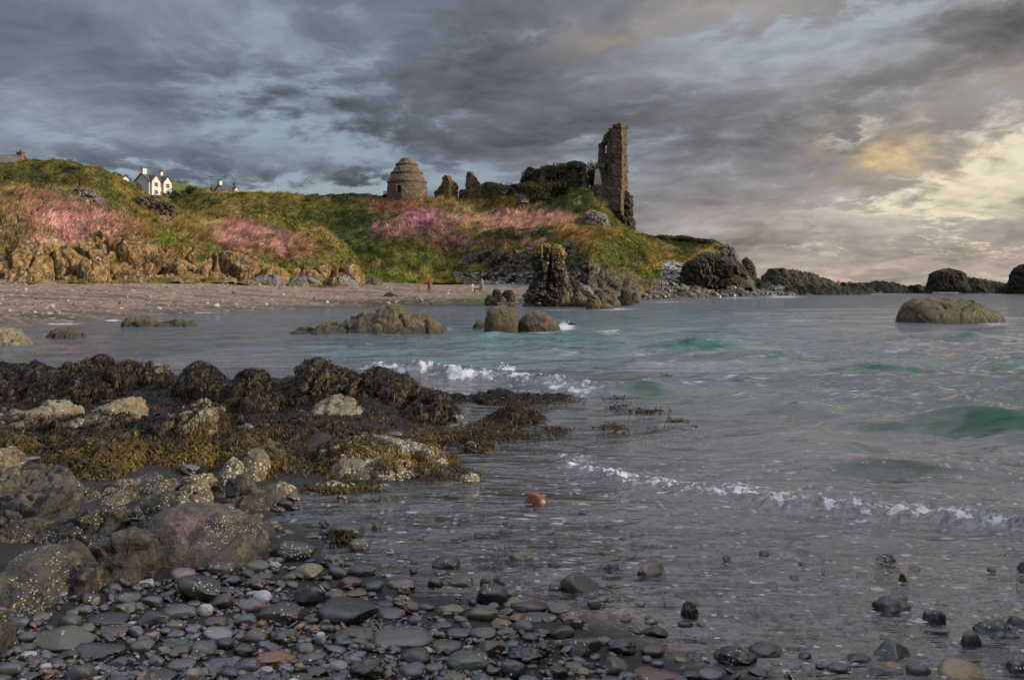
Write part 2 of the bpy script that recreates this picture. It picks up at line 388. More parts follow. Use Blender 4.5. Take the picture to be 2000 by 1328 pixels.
def mat_water():
    m, t, out = material('sea_water')
    co = t.pos(); dep = t.attr('depth').outputs['Fac']; grn = t.attr('green').outputs['Fac']; fo = t.attr('foam').outputs['Fac']
    s1 = t.vm('MULTIPLY', co, (0.55, 1.25, 1.0))
    a = t.noise(s1, 2.6, 4, 0.55, 0.6); b = t.noise(s1, 9.0, 3, 0.5, 0.4); c = t.noise(t.vm('MULTIPLY', co, (0.4, 1.1, 1.0)), 0.55, 4, 0.6, 0.5)
    h = t.m('ADD', t.m('ADD', t.m('MULTIPLY', a, 0.17), t.m('MULTIPLY', b, 0.05)), t.m('MULTIPLY', c, 0.45))
    calm = t.attr('calm').outputs['Fac']
    bn = t.n.new('ShaderNodeBump'); t.set(bn.inputs['Height'], h); t.set(bn.inputs['Strength'], calm); bn.inputs['Distance'].default_value = 1.0
    nrm = bn.outputs[0]
    turb = t.m('SUBTRACT', 1.0, t.m('EXPONENT', t.m('MULTIPLY', dep, -1.6)), clamp=True)
    body = t.mix(t.ramp(c, 0.35, 0.65), (0.060, 0.074, 0.090, 1), (0.036, 0.050, 0.064, 1))
    body = t.mix(t.ramp(dep, 0.75, 0.25), body, (0.13, 0.135, 0.15, 1))
    body = t.mix(t.attr('teal').outputs['Fac'], body, (0.04, 0.115, 0.115, 1))
    body = t.mix(grn, body, (0.010, 0.078, 0.052, 1))
    df = t.n.new('ShaderNodeBsdfDiffuse'); t.set(df.inputs[0], body); t.set(df.inputs['Normal'], nrm)
    tp = t.n.new('ShaderNodeBsdfTransparent'); tp.inputs[0].default_value = (0.80, 0.84, 0.85, 1)
    un = t.n.new('ShaderNodeMixShader'); t.set(un.inputs[0], turb); t.l.new(tp.outputs[0], un.inputs[1]); t.l.new(df.outputs[0], un.inputs[2])
    gl = t.n.new('ShaderNodeBsdfGlossy'); t.set(gl.inputs['Roughness'], 0.06); gl.inputs[0].default_value = (0.95, 0.95, 0.95, 1); t.set(gl.inputs['Normal'], nrm)
    fr = t.n.new('ShaderNodeFresnel'); fr.inputs['IOR'].default_value = 1.55; t.set(fr.inputs['Normal'], nrm)
    ff = t.m('MULTIPLY', fr.outputs[0], t.m('SUBTRACT', 1.0, t.m('MULTIPLY', grn, 0.75)))
    sf = t.n.new('ShaderNodeMixShader'); t.set(sf.inputs[0], ff); t.l.new(un.outputs[0], sf.inputs[1]); t.l.new(gl.outputs[0], sf.inputs[2])
    # foam: streaky froth where the mesh says so, and small drifting flecks near the shore
    n1 = t.noise(t.vm('MULTIPLY', co, (1.0, 1.6, 1.0)), 7.0, 6, 0.7, 0.8); n2 = t.noise(co, 34.0, 4, 0.65, 0.5)
    f1 = t.ramp(t.m('ADD', t.m('ADD', t.m('MULTIPLY', fo, 1.15), t.m('MULTIPLY', t.m('SUBTRACT', n1, 0.5), 1.5)), t.m('MULTIPLY', t.m('SUBTRACT', n2, 0.5), 0.9)), 0.45, 0.95)
    f1 = t.m('MULTIPLY', f1, t.ramp(fo, 0.02, 0.2))
    fd, fc = t.voro(t.vm('ADD', t.vm('MULTIPLY', co, (0.7, 1.3, 0.0)), t.comb(t.m('MULTIPLY', n1, 0.10), t.m('MULTIPLY', n2, 0.05), 0.0)), 7.0)
    fl = t.m('MULTIPLY', t.m('LESS_THAN', t.m('ADD', fd, t.m('MULTIPLY', n2, 0.40)), 0.40), t.m('GREATER_THAN', t.sep(fc)[0], 0.80))
    fl2d, fl2c = t.voro(t.vm('ADD', t.vm('MULTIPLY', co, (1.0, 1.3, 0.0)), t.comb(t.m('MULTIPLY', n2, 0.03), t.m('MULTIPLY', n1, 0.05), 0.0)), 19.0)
    fl = t.m('MAXIMUM', fl, t.m('MULTIPLY', t.m('LESS_THAN', fl2d, 0.30), t.m('GREATER_THAN', t.sep(fl2c)[0], 0.86)))
    fl = t.m('MULTIPLY', fl, t.attr('fleck').outputs['Fac'])
    fm = t.m('MAXIMUM', f1, t.m('MULTIPLY', fl, 0.6), clamp=True)
    fw = t.n.new('ShaderNodeBsdfDiffuse'); fw.inputs[0].default_value = (0.44, 0.45, 0.48, 1); t.set(fw.inputs['Normal'], t.bump(t.m('ADD', n1, t.m('MULTIPLY', n2, 0.5)), 0.7, 0.05))
    fi = t.n.new('ShaderNodeMixShader'); t.set(fi.inputs[0], fm); t.l.new(sf.outputs[0], fi.inputs[1]); t.l.new(fw.outputs[0], fi.inputs[2])
    t.l.new(fi.outputs[0], out.inputs[0]); return m
M['water'] = mat_water()
# ================= sky, sun, camera =================
def build_world():
    w = bpy.data.worlds.new('World'); w.cycles.sampling_method = 'NONE'; SC.world = w; w.use_nodes = True
    t = NT(w.node_tree); t.n.clear(); out = t.n.new('ShaderNodeOutputWorld'); bg = t.n.new('ShaderNodeBackground')
    bg.inputs[1].default_value = 0.1; t.l.new(bg.outputs[0], out.inputs[0])
    sky = t.n.new('ShaderNodeTexSky'); sky.sky_type = 'NISHITA'; sky.sun_disc = False
    sky.sun_elevation = R(SUN_EL); sky.sun_rotation = R(SUN_AZ); sky.air_density = 1.0; sky.dust_density = 1.5; sky.ozone_density = 2.0
    d = t.vm('NORMALIZE', t.coord('Generated')); x, y, z = t.sep(d)
    az = t.m('MULTIPLY', t.m('ARCTAN2', x, y), 57.2958); el = t.m('MULTIPLY', t.m('ARCSINE', z), 57.2958)
    # cloud deck: direction projected on a flat layer overhead
    zz = t.m('ADD', t.m('MAXIMUM', z, 0.0), 0.20)
    pl = t.comb(t.m('DIVIDE', x, zz), t.m('DIVIDE', y, zz), 0.0)
    warp = t.noise(pl, 0.9, 4, 0.6); warp2 = t.noise(t.vm('ADD', pl, (7.3, 2.1, 0.0)), 0.9, 4, 0.6)
    plw = t.vm('ADD', pl, t.comb(t.m('MULTIPLY', t.m('SUBTRACT', warp, 0.5), 0.38), t.m('MULTIPLY', t.m('SUBTRACT', warp2, 0.5), 0.38), 0.0))
    n_big = t.noise(plw, 1.15, 6, 0.56); n_mid = t.noise(t.vm('ADD', plw, (3.1, 9.7, 0.0)), 3.0, 7, 0.60); n_fin = t.noise(plw, 8.5, 6, 0.60)
    n_soft = t.noise(t.vm('ADD', pl, (5.2, 1.3, 0.0)), 0.9, 3, 0.5)
    for q in t.n:
        if q.type == 'TEX_NOISE': q.noise_dimensions = '2D'
    # jitter the angles so that openings have ragged rims
    ja = t.m('ADD', az, t.m('ADD', t.m('MULTIPLY', t.m('SUBTRACT', n_mid, 0.5), 9.0), t.m('MULTIPLY', t.m('SUBTRACT', n_big, 0.5), 7.0)))
    je = t.m('ADD', el, t.m('ADD', t.m('MULTIPLY', t.m('SUBTRACT', n_big, 0.5), 5.0), t.m('MULTIPLY', t.m('SUBTRACT', n_fin, 0.5), 3.4)))
    V = t.comb(ja, je, 0.0); VS = t.comb(az, el, 0.0)
    def blob(px, py, rx, ry, rot=0.0, amp=1.0, soft=False):
        a0 = math.degrees(math.atan((px - 1000) / F)); e0 = math.degrees(math.atan((HOR - py) / F * math.cos(math.radians(a0))))
        mp = t.n.new('ShaderNodeMapping'); mp.vector_type = 'TEXTURE'; k = 1.9 / F * 57.3
        mp.inputs['Location'].default_value = (a0, e0, 0); mp.inputs['Rotation'].default_value = (0, 0, R(rot)); mp.inputs['Scale'].default_value = (rx * k, ry * k, 1)
        t.set(mp.inputs['Vector'], VS if soft else V)
        g = t.n.new('ShaderNodeTexGradient'); g.gradient_type = 'QUADRATIC_SPHERE'; t.l.new(mp.outputs[0], g.inputs[0])
        return (g.outputs['Fac'], amp)
    def total(l):
        o = t.m('MULTIPLY', *l[0])
        for q, w in l[1:]: o = t.m('MULTIPLY_ADD', q, w, o)
        return o
    gap = total([blob(640, 175, 130, 85, 10, 0.95), blob(420, 215, 130, 75, -25, 0.75), blob(560, 275, 230, 40, 5, 0.85), blob(600, 366, 420, 34, 2, 1.7),
                 blob(230, 345, 240, 22, -10, 0.7), blob(690, 345, 110, 30, 0, 1.1), blob(740, 290, 120, 26, 8, 0.8), blob(480, 60, 160, 36, -8, 0.5), blob(720, 40, 300, 40, 5, 0.4), blob(960, 60, 160, 50, 20, 0.35),
                 blob(1700, 55, 330, 55, 14, 1.05), blob(1480, 95, 110, 22, 10, 0.8), blob(1300, 110, 110, 16, -8, 0.6), blob(1100, 290, 90, 22, 0, 0.5), blob(1070, 70, 80, 20, 20, 0.5),
                 blob(1670, 262, 80, 16, 22, 0.6), blob(1900, 360, 130, 48, 18, 1.35), blob(2080, 300, 120, 60, 10, 1.2), blob(1660, 432, 110, 17, 2, 1.15), blob(1820, 445, 70, 7, 0, 0.8),
                 blob(1930, 478, 160, 9, 0, 0.8), blob(1600, 512, 120, 6, 0, 0.6), blob(1560, 490, 50, 5, 0, 0.7)])
    dens = t.m('SUBTRACT', t.m('ADD', t.m('MULTIPLY', n_big, 0.55), t.m('ADD', t.m('MULTIPLY', n_mid, 1.0), t.m('MULTIPLY', n_fin, 0.75))), t.m('MULTIPLY', gap, 0.67))
    cover = t.ramp(dens, 0.44, 1.10)
    # cloud tone
    tw = t.ramp(az, -10.0, 30.0)
    base = t.mix(tw, (1.26, 1.44, 1.86, 1), (2.14, 2.05, 2.06, 1))
    mauve = total([blob(1150, 180, 420, 160, 0, 0.5, True)]); base = t.mix(mauve, base, (1.64, 1.60, 1.82, 1))
    base = t.mix(t.m('MULTIPLY', t.m('MULTIPLY', t.ramp(el, 9.0, 0.5), t.ramp(az, -4.0, 16.0)), 0.85), base, (3.3, 2.7, 2.25, 1))
    base = t.mix(t.m('MULTIPLY', t.ramp(el, 5.0, 1.0), t.ramp(az, 8.0, -6.0)), base, (2.1, 2.3, 2.6, 1))
    tone = t.m('ADD', t.m('ADD', t.m('MULTIPLY', t.m('SUBTRACT', n_soft, 0.5), 1.5), t.m('MULTIPLY', t.m('SUBTRACT', n_big, 0.5), -1.3)), t.m('ADD', t.m('MULTIPLY', t.m('SUBTRACT', n_mid, 0.5), -0.95), t.m('SUBTRACT', 1.32, t.m('MULTIPLY', n_fin, 0.6))))
    tone = t.m('MAXIMUM', tone, 0.4)
    dark = total([blob(540, 185, 110, 40, -10, 0.34), blob(1700, 170, 300, 42, 12, 0.26), blob(1130, 230, 280, 60, 0, 0.18), blob(1850, 255, 200, 30, 12, 0.22), blob(560, 320, 160, 18, 5, 0.28), blob(260, 190, 240, 80, 0, 0.12)])
    tone = t.m('MULTIPLY', tone, t.m('SUBTRACT', 1.0, dark))
    cloud = t.mix(1.0, base, t.comb(tone, tone, tone), 'MULTIPLY')
    glow = total([blob(1800, 320, 150, 62, -8, 1.0), blob(1730, 310, 110, 40, 0, 0.25), blob(1950, 160, 120, 34, 18, 0.35), blob(1200, 80, 120, 26, 5, 0.28), blob(1960, 300, 120, 30, 15, 0.5), blob(1400, 40, 200, 30, 0, 0.22)])
    glow = t.m('MULTIPLY', glow, t.ramp(n_mid, 0.22, 0.74))
    cloud = t.mix(t.m('MINIMUM', glow, 0.95), cloud, (5.6, 4.2, 2.4, 1))
    clear = t.mix(t.ramp(az, -4.0, 24.0), (2.15, 2.6, 3.0, 1), (3.2, 3.4, 3.6, 1))
    clear = t.mix(t.m('MULTIPLY', t.ramp(az, 12.0, 26.0), t.ramp(el, 13.0, 8.5)), clear, (7.0, 6.0, 4.2, 1))
    clear = t.mix(t.m('MULTIPLY', t.ramp(el, 7.5, 3.0), t.ramp(az, 6.0, -4.0)), clear, (3.5, 3.95, 4.25, 1))
    clear = t.mix(0.2, clear, sky.outputs[0])
    low = t.ramp(n_fin, 0.35, 0.7, 1.08, 0.86); clear = t.mix(1.0, clear, t.comb(low, low, low), 'MULTIPLY')
    col = t.mix(cover, clear, cloud)
    lav = t.ramp(el, 18.5, 27.0); col = t.mix(t.m('MULTIPLY', lav, 0.5), col, (1.75, 1.78, 2.1, 1))
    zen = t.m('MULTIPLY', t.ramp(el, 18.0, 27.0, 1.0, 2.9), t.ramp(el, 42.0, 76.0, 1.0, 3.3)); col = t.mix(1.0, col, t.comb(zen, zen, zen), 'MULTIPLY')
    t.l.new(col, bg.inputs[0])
build_world()
sd = bpy.data.lights.new('sun', 'SUN'); sd.energy = 5.0; sd.angle = R(4.0); sd.color = (1.0, 0.84, 0.62)
so = bpy.data.objects.new('sun', sd); COL.objects.link(so)
from mathutils import Vector
_sv = Vector((math.sin(R(SUN_AZ)) * math.cos(R(SUN_EL)), math.cos(R(SUN_AZ)) * math.cos(R(SUN_EL)), math.sin(R(SUN_EL))))
so.rotation_euler = _sv.to_track_quat('Z', 'Y').to_euler(); so.location = (60, 20, 40)
cd = bpy.data.cameras.new('camera'); cam = bpy.data.objects.new('camera', cd); COL.objects.link(cam); SC.camera = cam
cam.location = (0, 0, EYE); cam.rotation_euler = (R(90), 0, 0)
cd.sensor_width = 36; cd.lens = 36 * F / 2000; cd.shift_y = -(664 - HOR) / 2000; cd.clip_start = 0.05; cd.clip_end = 20000
SC.view_settings.view_transform = 'Standard'; SC.view_settings.look = 'None'; SC.view_settings.exposure = 0.35; SC.view_settings.gamma = 1
SC.cycles.use_denoising = True; SC.cycles.max_bounces = 6; SC.cycles.transparent_max_bounces = 12; SC.cycles.diffuse_bounces = 1; SC.cycles.glossy_bounces = 3
SC.cycles.sample_clamp_indirect = 4.0; SC.cycles.caustics_reflective = False
# ================= land: beach, headland, castle hill, far pasture =================
GREEN = (0.064, 0.084, 0.017); DGREEN = (0.014, 0.024, 0.006); OLIVE = (0.115, 0.112, 0.022); OCHRE = (0.24, 0.175, 0.045); STRAW = (0.40, 0.30, 0.12)
PINK = (0.55, 0.31, 0.265); MAGENTA = (0.40, 0.17, 0.29); BRIGHT = (0.088, 0.116, 0.018); MAUVE = (0.14, 0.07, 0.08); RUST = (0.21, 0.09, 0.035)
def I(px, tab): 
    k = sorted(tab); return np.interp(px, [a for a, b in k], [b for a, b in k])
def smooth_rows(a, n=3):
    for _ in range(n):
        b = a.copy(); b[1:-1] = 0.25 * a[:-2] + 0.5 * a[1:-1] + 0.25 * a[2:]; a = b
    return a
def sheet(px, rows, counts):
    """rows: list of (py table, distance table, zshift); returns an (r,c,3) grid of points"""
    pts = []
    for i, (ty, td) in enumerate(rows): pts.append(P(px, I(px, ty) if isinstance(ty, list) else ty, I(px, td) if isinstance(td, list) else td))
    out = []
    for i in range(len(pts) - 1):
        n = counts[i]
        for k in range(n): out.append(lerp(pts[i], pts[i + 1], k / n))
    out.append(pts[-1]); return smooth_rows(np.array(out), 4)
def add(t, k): return [(a, b + k) for a, b in t]
def paint(px, py, v, base, blobs, seed):
    """turf colours: mottled base and patches (px, py, rx, ry, rot, colour, strength) laid down on the ground"""
    n1 = fbm(v * [0.16, 0.10, 0.2], 4, seed); n2 = fbm(v * [0.5, 0.35, 0.6], 3, seed + 5)
    c = np.zeros(v.shape)
    w = sstep(-0.35, 0.35, n1 + 0.4 * n2)[..., None]; c = lerp(np.array(base[0]), np.array(base[1]), w)
    w = sstep(0.02, 0.5, n2 + 0.5 * n1)[..., None]; c = lerp(c, np.array(base[2]), w)
    jx = px + 26 * fbm(v * 0.22 + 9, 3, seed + 8); jy = py + 14 * fbm(v * 0.3 + 4, 3, seed + 9)
    n3 = fbm(v * [1.1, .8, 1.0], 2, seed + 11)
    for (bx, by, rx, ry, rot, col, s) in blobs:
        ca, sa = math.cos(R(rot)), math.sin(R(rot)); u = ((jx - bx) * ca + (jy - by) * sa) / rx; q = ((jy - by) * ca - (jx - bx) * sa) / ry
        w = np.clip(np.exp(-(u * u + q * q)) * s * (1 + 0.9 * n2 + 0.7 * n3), 0, 1)[..., None]; c = lerp(c, np.array(col), w)
    return c * (1 + 0.3 * n2[..., None])

def grass(name, v, n, col, rock, count, hmin, hmax, seed, label_kind='stuff', wid=0.035, lean=0.5):
    """blades of grass scattered over the turf of a grid"""
    rng = np.random.default_rng(seed); r, c = rock.shape
    q = (v[:-1, :-1] - v[1:, 1:]); e = (v[:-1, 1:] - v[1:, :-1]); area = np.linalg.norm(np.cross(q, e), axis=-1)
    front = sstep(-0.25, 0.1, -(n[:-1, :-1] * v[:-1, :-1] / np.linalg.norm(v[:-1, :-1], axis=-1, keepdims=True)).sum(-1))
    w = (area * sstep(0.62, 0.3, rock[:-1, :-1]) * (0.1 + 0.9 * front)).ravel(); w /= w.sum()
    k = rng.choice(w.size, count, p=w); a = k // (c - 1); b = k % (c - 1)
    s, u = rng.random(count)[:, None], rng.random(count)[:, None]
    p = v[a, b] * (1 - s) * (1 - u) + v[a + 1, b] * s * (1 - u) + v[a, b + 1] * (1 - s) * u + v[a + 1, b + 1] * s * u
    nn = n[a, b]; cc = col[a, b]
    tall = sstep(0.10, 0.35, cc[:, 0])           # dry and flowering grass stands taller than the short turf
    clump = 0.6 + 0.9 * sstep(-0.3, 0.5, fbm(p * 0.55, 3, seed))
    h = (hmin + (hmax - hmin) * tall * rng.random(count) ** 0.7) * clump * (0.7 + 0.6 * rng.random(count))
    wind = np.stack([fbm(p * 0.07 + 3, 2, seed + 1) * 1.2 + 0.55, fbm(p * 0.07 + 40, 2, seed + 2) * 0.8 - 0.3, 0 * h], -1)
    d = np.array([0, 0, 0.8]) + nn * 0.35 + wind * lean * (0.6 + tall[:, None]) + rng.normal(0, 0.25, (count, 3)); d /= np.linalg.norm(d, axis=-1, keepdims=True)
    side = np.cross(d, rng.normal(0, 1, (count, 3))); side /= np.linalg.norm(side, axis=-1, keepdims=True)
    ww = (wid * (0.7 + 0.8 * rng.random(count)))[:, None]
    mid = p + d * h[:, None] * 0.55; tip = p + d * h[:, None] + np.stack([wind[:, 0] * h * 0.35, 0 * h, -0.12 * h], -1)
    V = np.stack([p - side * ww, p + side * ww, mid + side * ww * 0.8, mid - side * ww * 0.8, tip], 1).reshape(-1, 3)
    o = np.arange(count)[:, None] * 5
    fq = o + np.array([[0, 1, 2, 3]]); ft = o + np.array([[3, 2, 4]])
    tint = (0.62 + .75 * sstep(-.35, .4, fbm(p * .8, 3, seed + 7))) [:, None] * (0.80 + 0.70 * rng.random(count))[:, None] * cc * (1 + 0.12 * rng.normal(0, 1, (count, 3)))  # clump-sized darkening puts shadow gaps between tufts into the blade colour
    C = np.repeat(np.clip(tint, 0.004, 1)[:, None], 5, 1).reshape(-1, 3)
    return tag(link(name, new_mesh(name, V, [fq, ft], M['grass'], True, {'Col': C})), kind='stuff')

# ---- left headland ----
A_FOOT = [(-500, 553), (-200, 549), (0, 546), (200, 544), (400, 544), (520, 549), (620, 554), (690, 557), (705, 557), (722, 557)]
A_FOOTD = [(-500, 66), (0, 76), (300, 84), (500, 92), (650, 101), (705, 107), (722, 112)]
A_TOP = [(-500, 440), (-60, 470), (0, 478), (60, 458), (130, 474), (200, 456), (300, 470), (380, 484), (450, 478), (520, 508), (590, 512), (650, 502), (690, 512), (708, 540), (722, 556)]
A_MID = [(-500, 380), (0, 398), (120, 405), (250, 420), (380, 446), (480, 448), (560, 454), (620, 466), (660, 484), (694, 506), (709, 544), (722, 556)]
A_RIDGE = [(-500, 322), (-100, 318), (0, 319), (60, 313), (125, 312), (160, 318), (200, 334), (230, 349), (262, 366), (300, 386), (330, 402), (370, 418), (440, 424), (520, 427), (580, 433), (630, 449), (665, 470), (694, 502), (709, 546), (722, 557)]
pxA = np.concatenate([np.linspace(-500, -20, 200), np.linspace(-19, 722, 500)])
_f = A_FOOTD
rowsA = [(add(A_FOOT, 9), add(_f, -3.0)), (A_FOOT, _f), (A_TOP, [(a, b + 4.5 if a < 690 else b + 1.2) for a, b in _f] + [(690, 107)]), (A_MID, [(-500, 80), (0, 92), (300, 99), (500, 104), (620, 108), (694, 110), (722, 112.5)]),
         (A_RIDGE, [(-500, 96), (0, 106), (200, 106), (330, 107), (500, 110), (620, 111), (694, 111), (722, 113)]), ([(a, b + (16 if a < 680 else 4)) for a, b in A_RIDGE], [(-500, 130), (0, 135), (330, 128), (620, 120), (722, 114)]),
         ([(-500, 470), (0, 470), (722, 575)], [(-500, 175), (0, 175), (330, 150), (722, 116)])]
vA = sheet(pxA, rowsA, [5, 75, 60, 60, 14, 10])
def grade(r, c, marks):
    """piecewise value along the rows"""
    return np.interp(np.arange(r), [m[0] for m in marks], [m[1] for m in marks])[:, None] * np.ones((1, c))
rA, cA = vA.shape[:2]
rockA = grade(rA, cA, [(0, 0.35), (5, 0.9), (42, 0.92), (62, 0.66), (76, 0.34), (90, 0.08), (rA, 0.05)])
ppx, ppy = proj(vA)
def bump_at(px, py, l): 
    o = 0
    for (bx, by, rx, ry, s) in l: o = o + s * np.exp(-((px - bx) / rx) ** 2 - ((py - by) / ry) ** 2)
    return o
rockA = rockA + bump_at(ppx, ppy, [(178, 388, 28, 16, 0.75), (308, 402, 36, 15, 0.8), (325, 430, 30, 14, 0.5), (15, 440, 30, 20, 0.5), (45, 425, 20, 10, 0.4), (600, 450, 26, 7, 0.55), (330, 520, 300, 30, 0.15),
     (330, 478, 60, 12, -0.45), (60, 520, 30, 8, -0.4), (570, 525, 40, 12, -0.45), (610, 505, 30, 15, -0.4), (480, 500, 40, 10, 0.25), (395, 500, 12, 10, -0.4)])
rockA = rockA + 0.55 * fbm(vA * [0.3, 0.3, 0.42], 4, 3)
rockA = np.clip(rockA, 0, 1)
nA = gnormals(vA)
if nA[40, 300, 1] > 0: nA = -nA
disp = rockA * (facets(vA * [0.36, 0.36, 0.22], 5, 1.15, 1.1) * 1.05 + facets(vA * [0.95, 0.95, 0.5], 9, 1.0, 0.8) * 0.26 + facets(vA * [2.3, 2.3, 1.4], 10, 0.9, 0.6) * 0.06 + 0.5 * fbm(vA * 0.35, 4, 21)) + (1 - rockA) * (0.75 * fbm(vA * 0.13, 3, 31) + 0.28 * fbm(vA * 0.6, 3, 33))
fade = grade(rA, cA, [(0, 0.3), (5, 0.7), (12, 1), (rA - 1, 1)]) * sstep(722, 700, pxA)[None] 
vA = vA + nA * (disp * fade)[..., None]
blA = [(105, 430, 80, 44, 10, PINK, 1.4), (190, 446, 66, 36, 14, PINK, 1.25), (55, 410, 34, 24, 0, (0.33, 0.17, 0.10), 0.8), (255, 450, 40, 20, 10, (0.36, 0.19, 0.11), 0.8), (80, 430, 14, 10, 0, MAGENTA, 0.5), (150, 465, 26, 14, 0, MAGENTA, 0.35),
       (475, 458, 76, 20, 10, PINK, 1.3), (545, 478, 60, 17, 14, PINK, 1.1), (510, 446, 50, 8, 6, MAUVE, 0.6), (590, 490, 24, 12, 0, RUST, 0.7), (500, 500, 40, 10, 0, MAUVE, 0.5),
       (70, 345, 90, 24, 4, DGREEN, 0.75), (150, 350, 60, 22, 20, DGREEN, 0.55), (230, 385, 40, 18, 30, GREEN, 0.7), (20, 340, 40, 20, 0, GREEN, 0.6), (90, 372, 70, 10, 0, STRAW, 0.4), (10, 390, 40, 30, 0, STRAW, 0.8), (30, 430, 30, 12, 0, BRIGHT, 0.4),
       (400, 440, 40, 14, 0, STRAW, 0.9), (330, 450, 40, 12, 0, OCHRE, 0.7), (310, 470, 60, 14, 0, BRIGHT, 0.7), (420, 485, 20, 14, 0, BRIGHT, 0.5), (640, 460, 40, 16, 20, STRAW, 0.9), (660, 490, 24, 14, 0, BRIGHT, 0.5), (600, 520, 40, 20, 0, GREEN, 0.8), (450, 426, 80, 8, 0, OLIVE, 0.8), (340, 425, 40, 8, 0, OCHRE, 0.6)]
colA = paint(ppx, ppy, vA, (OLIVE, OCHRE, GREEN), blA, 41)
tag(link('headland', new_mesh('headland', vA.reshape(-1, 3), gridfaces(rA, cA), M['hill'], True, {'Col': colA.reshape(-1, 3), 'rock': rockA.ravel()})), kind='structure')
nA = gnormals(vA); nA = nA if nA[100, 300, 2] > 0 else -nA
grass('headland_grass', vA, nA, colA, rockA, 150000, 0.22, 0.95, 51)

# ---- castle hill ----
B_FOOT = [(280, 560), (700, 549), (760, 553), (850, 545), (900, 545), (1000, 553), (1100, 560), (1200, 568), (1250, 566), (1272, 560), (1290, 556)]
B_FOOTD = [(280, 132), (700, 122), (760, 120), (850, 122), (950, 121), (1050, 112), (1150, 104), (1230, 108), (1290, 128)]
B_TOP = [(280, 540), (700, 540), (800, 538), (870, 528), (920, 506), (960, 494), (1030, 492), (1100, 486), (1160, 494), (1200, 496), (1235, 512), (1250, 536), (1272, 540), (1290, 540)]
B_MID = [(280, 470), (700, 470), (800, 455), (850, 452), (920, 452), (980, 449), (1060, 448), (1120, 452), (1170, 462), (1210, 474), (1245, 498), (1270, 512), (1290, 520)]
B_BENCH = [(280, 450), (700, 440), (800, 420), (850, 426), (920, 436), (980, 434), (1060, 430), (1110, 428), (1150, 432), (1190, 448), (1225, 468), (1255, 486), (1290, 500)]
B_RIDGE = [(280, 420), (330, 392), (350, 386), (370, 384), (400, 379), (440, 378), (500, 379), (560, 381), (620, 383), (700, 385), (745, 387), (800, 387), (845, 389), (900, 392), (950, 389), (1000, 384), (1040, 376), (1075, 369), (1110, 366), (1150, 372), (1168, 394), (1200, 430), (1222, 446), (1240, 456), (1262, 468), (1290, 486)]
pxB = np.linspace(280, 1290, 640)
rowsB = [(add(B_FOOT, 8), add(B_FOOTD, -4)), (B_FOOT, B_FOOTD), (B_TOP, [(a, b + 5) for a, b in B_FOOTD]), (B_MID, [(280, 142), (700, 134), (850, 134), (950, 133), (1100, 126), (1200, 120), (1290, 134)]),
         (B_BENCH, [(280, 150), (700, 142), (850, 143), (950, 146), (1100, 142), (1200, 128), (1290, 137)]), (B_RIDGE, [(280, 168), (700, 158), (850, 156), (950, 156), (1050, 156), (1165, 150), (1220, 142), (1290, 142)]),
         ([(a, b + 7) for a, b in B_RIDGE], [(280, 190), (1100, 182), (1290, 165)]), ([(280, 470), (1290, 570)], [(280, 230), (1290, 200)])]
vB = sheet(pxB, rowsB, [5, 45, 45, 30, 60, 14, 8]); rB, cB = vB.shape[:2]
rockB = np.zeros((rB, cB)); rr = np.arange(rB)[:, None]; bx = pxB[None]
rockB = sstep(840, 930, bx) * (0.60 * sstep(66, 48, rr)) + 0.06
ppx, ppy = proj(vB)
rockB = rockB + bump_at(ppx, ppy, [(1163, 425, 24, 14, 0.0), (930, 530, 60, 10, -0.5), (1080, 520, 30, 10, -0.3), (1040, 412, 50, 5, 0.4), (1020, 392, 10, 7, 0.7), (1255, 500, 18, 14, 0.55), (960, 512, 60, 14, 0.2), (1190, 540, 40, 8, 0.2)]) + 0.42 * fbm(vB * [0.26, 0.26, 0.36], 4, 63)
rockB = rockB - .85 * sstep(1120, 1170, bx) * sstep(30, 45, rr); rockB = np.clip(rockB, 0, 1); nB = gnormals(vB); nB = nB if nB[100, 300, 2] > 0 else -nB
disp = rockB * (facets(vB * [0.45, 0.45, 0.5], 15, 1.0, 0.7) * 0.75 + 0.35 * facets(vB * 1.1, 16, .9, .6) + 0.6 * fbm(vB * 0.5, 5, 24)) + (1 - rockB) * (0.8 * fbm(vB * 0.12, 3, 35) + 0.35 * fbm(vB * 0.5, 3, 36))
vB = vB + nB * (disp * grade(rB, cB, [(0, 0.3), (6, 0.8), (14, 1), (rB, 1)]) * np.where(bx < 1150, 1, .9))[..., None]
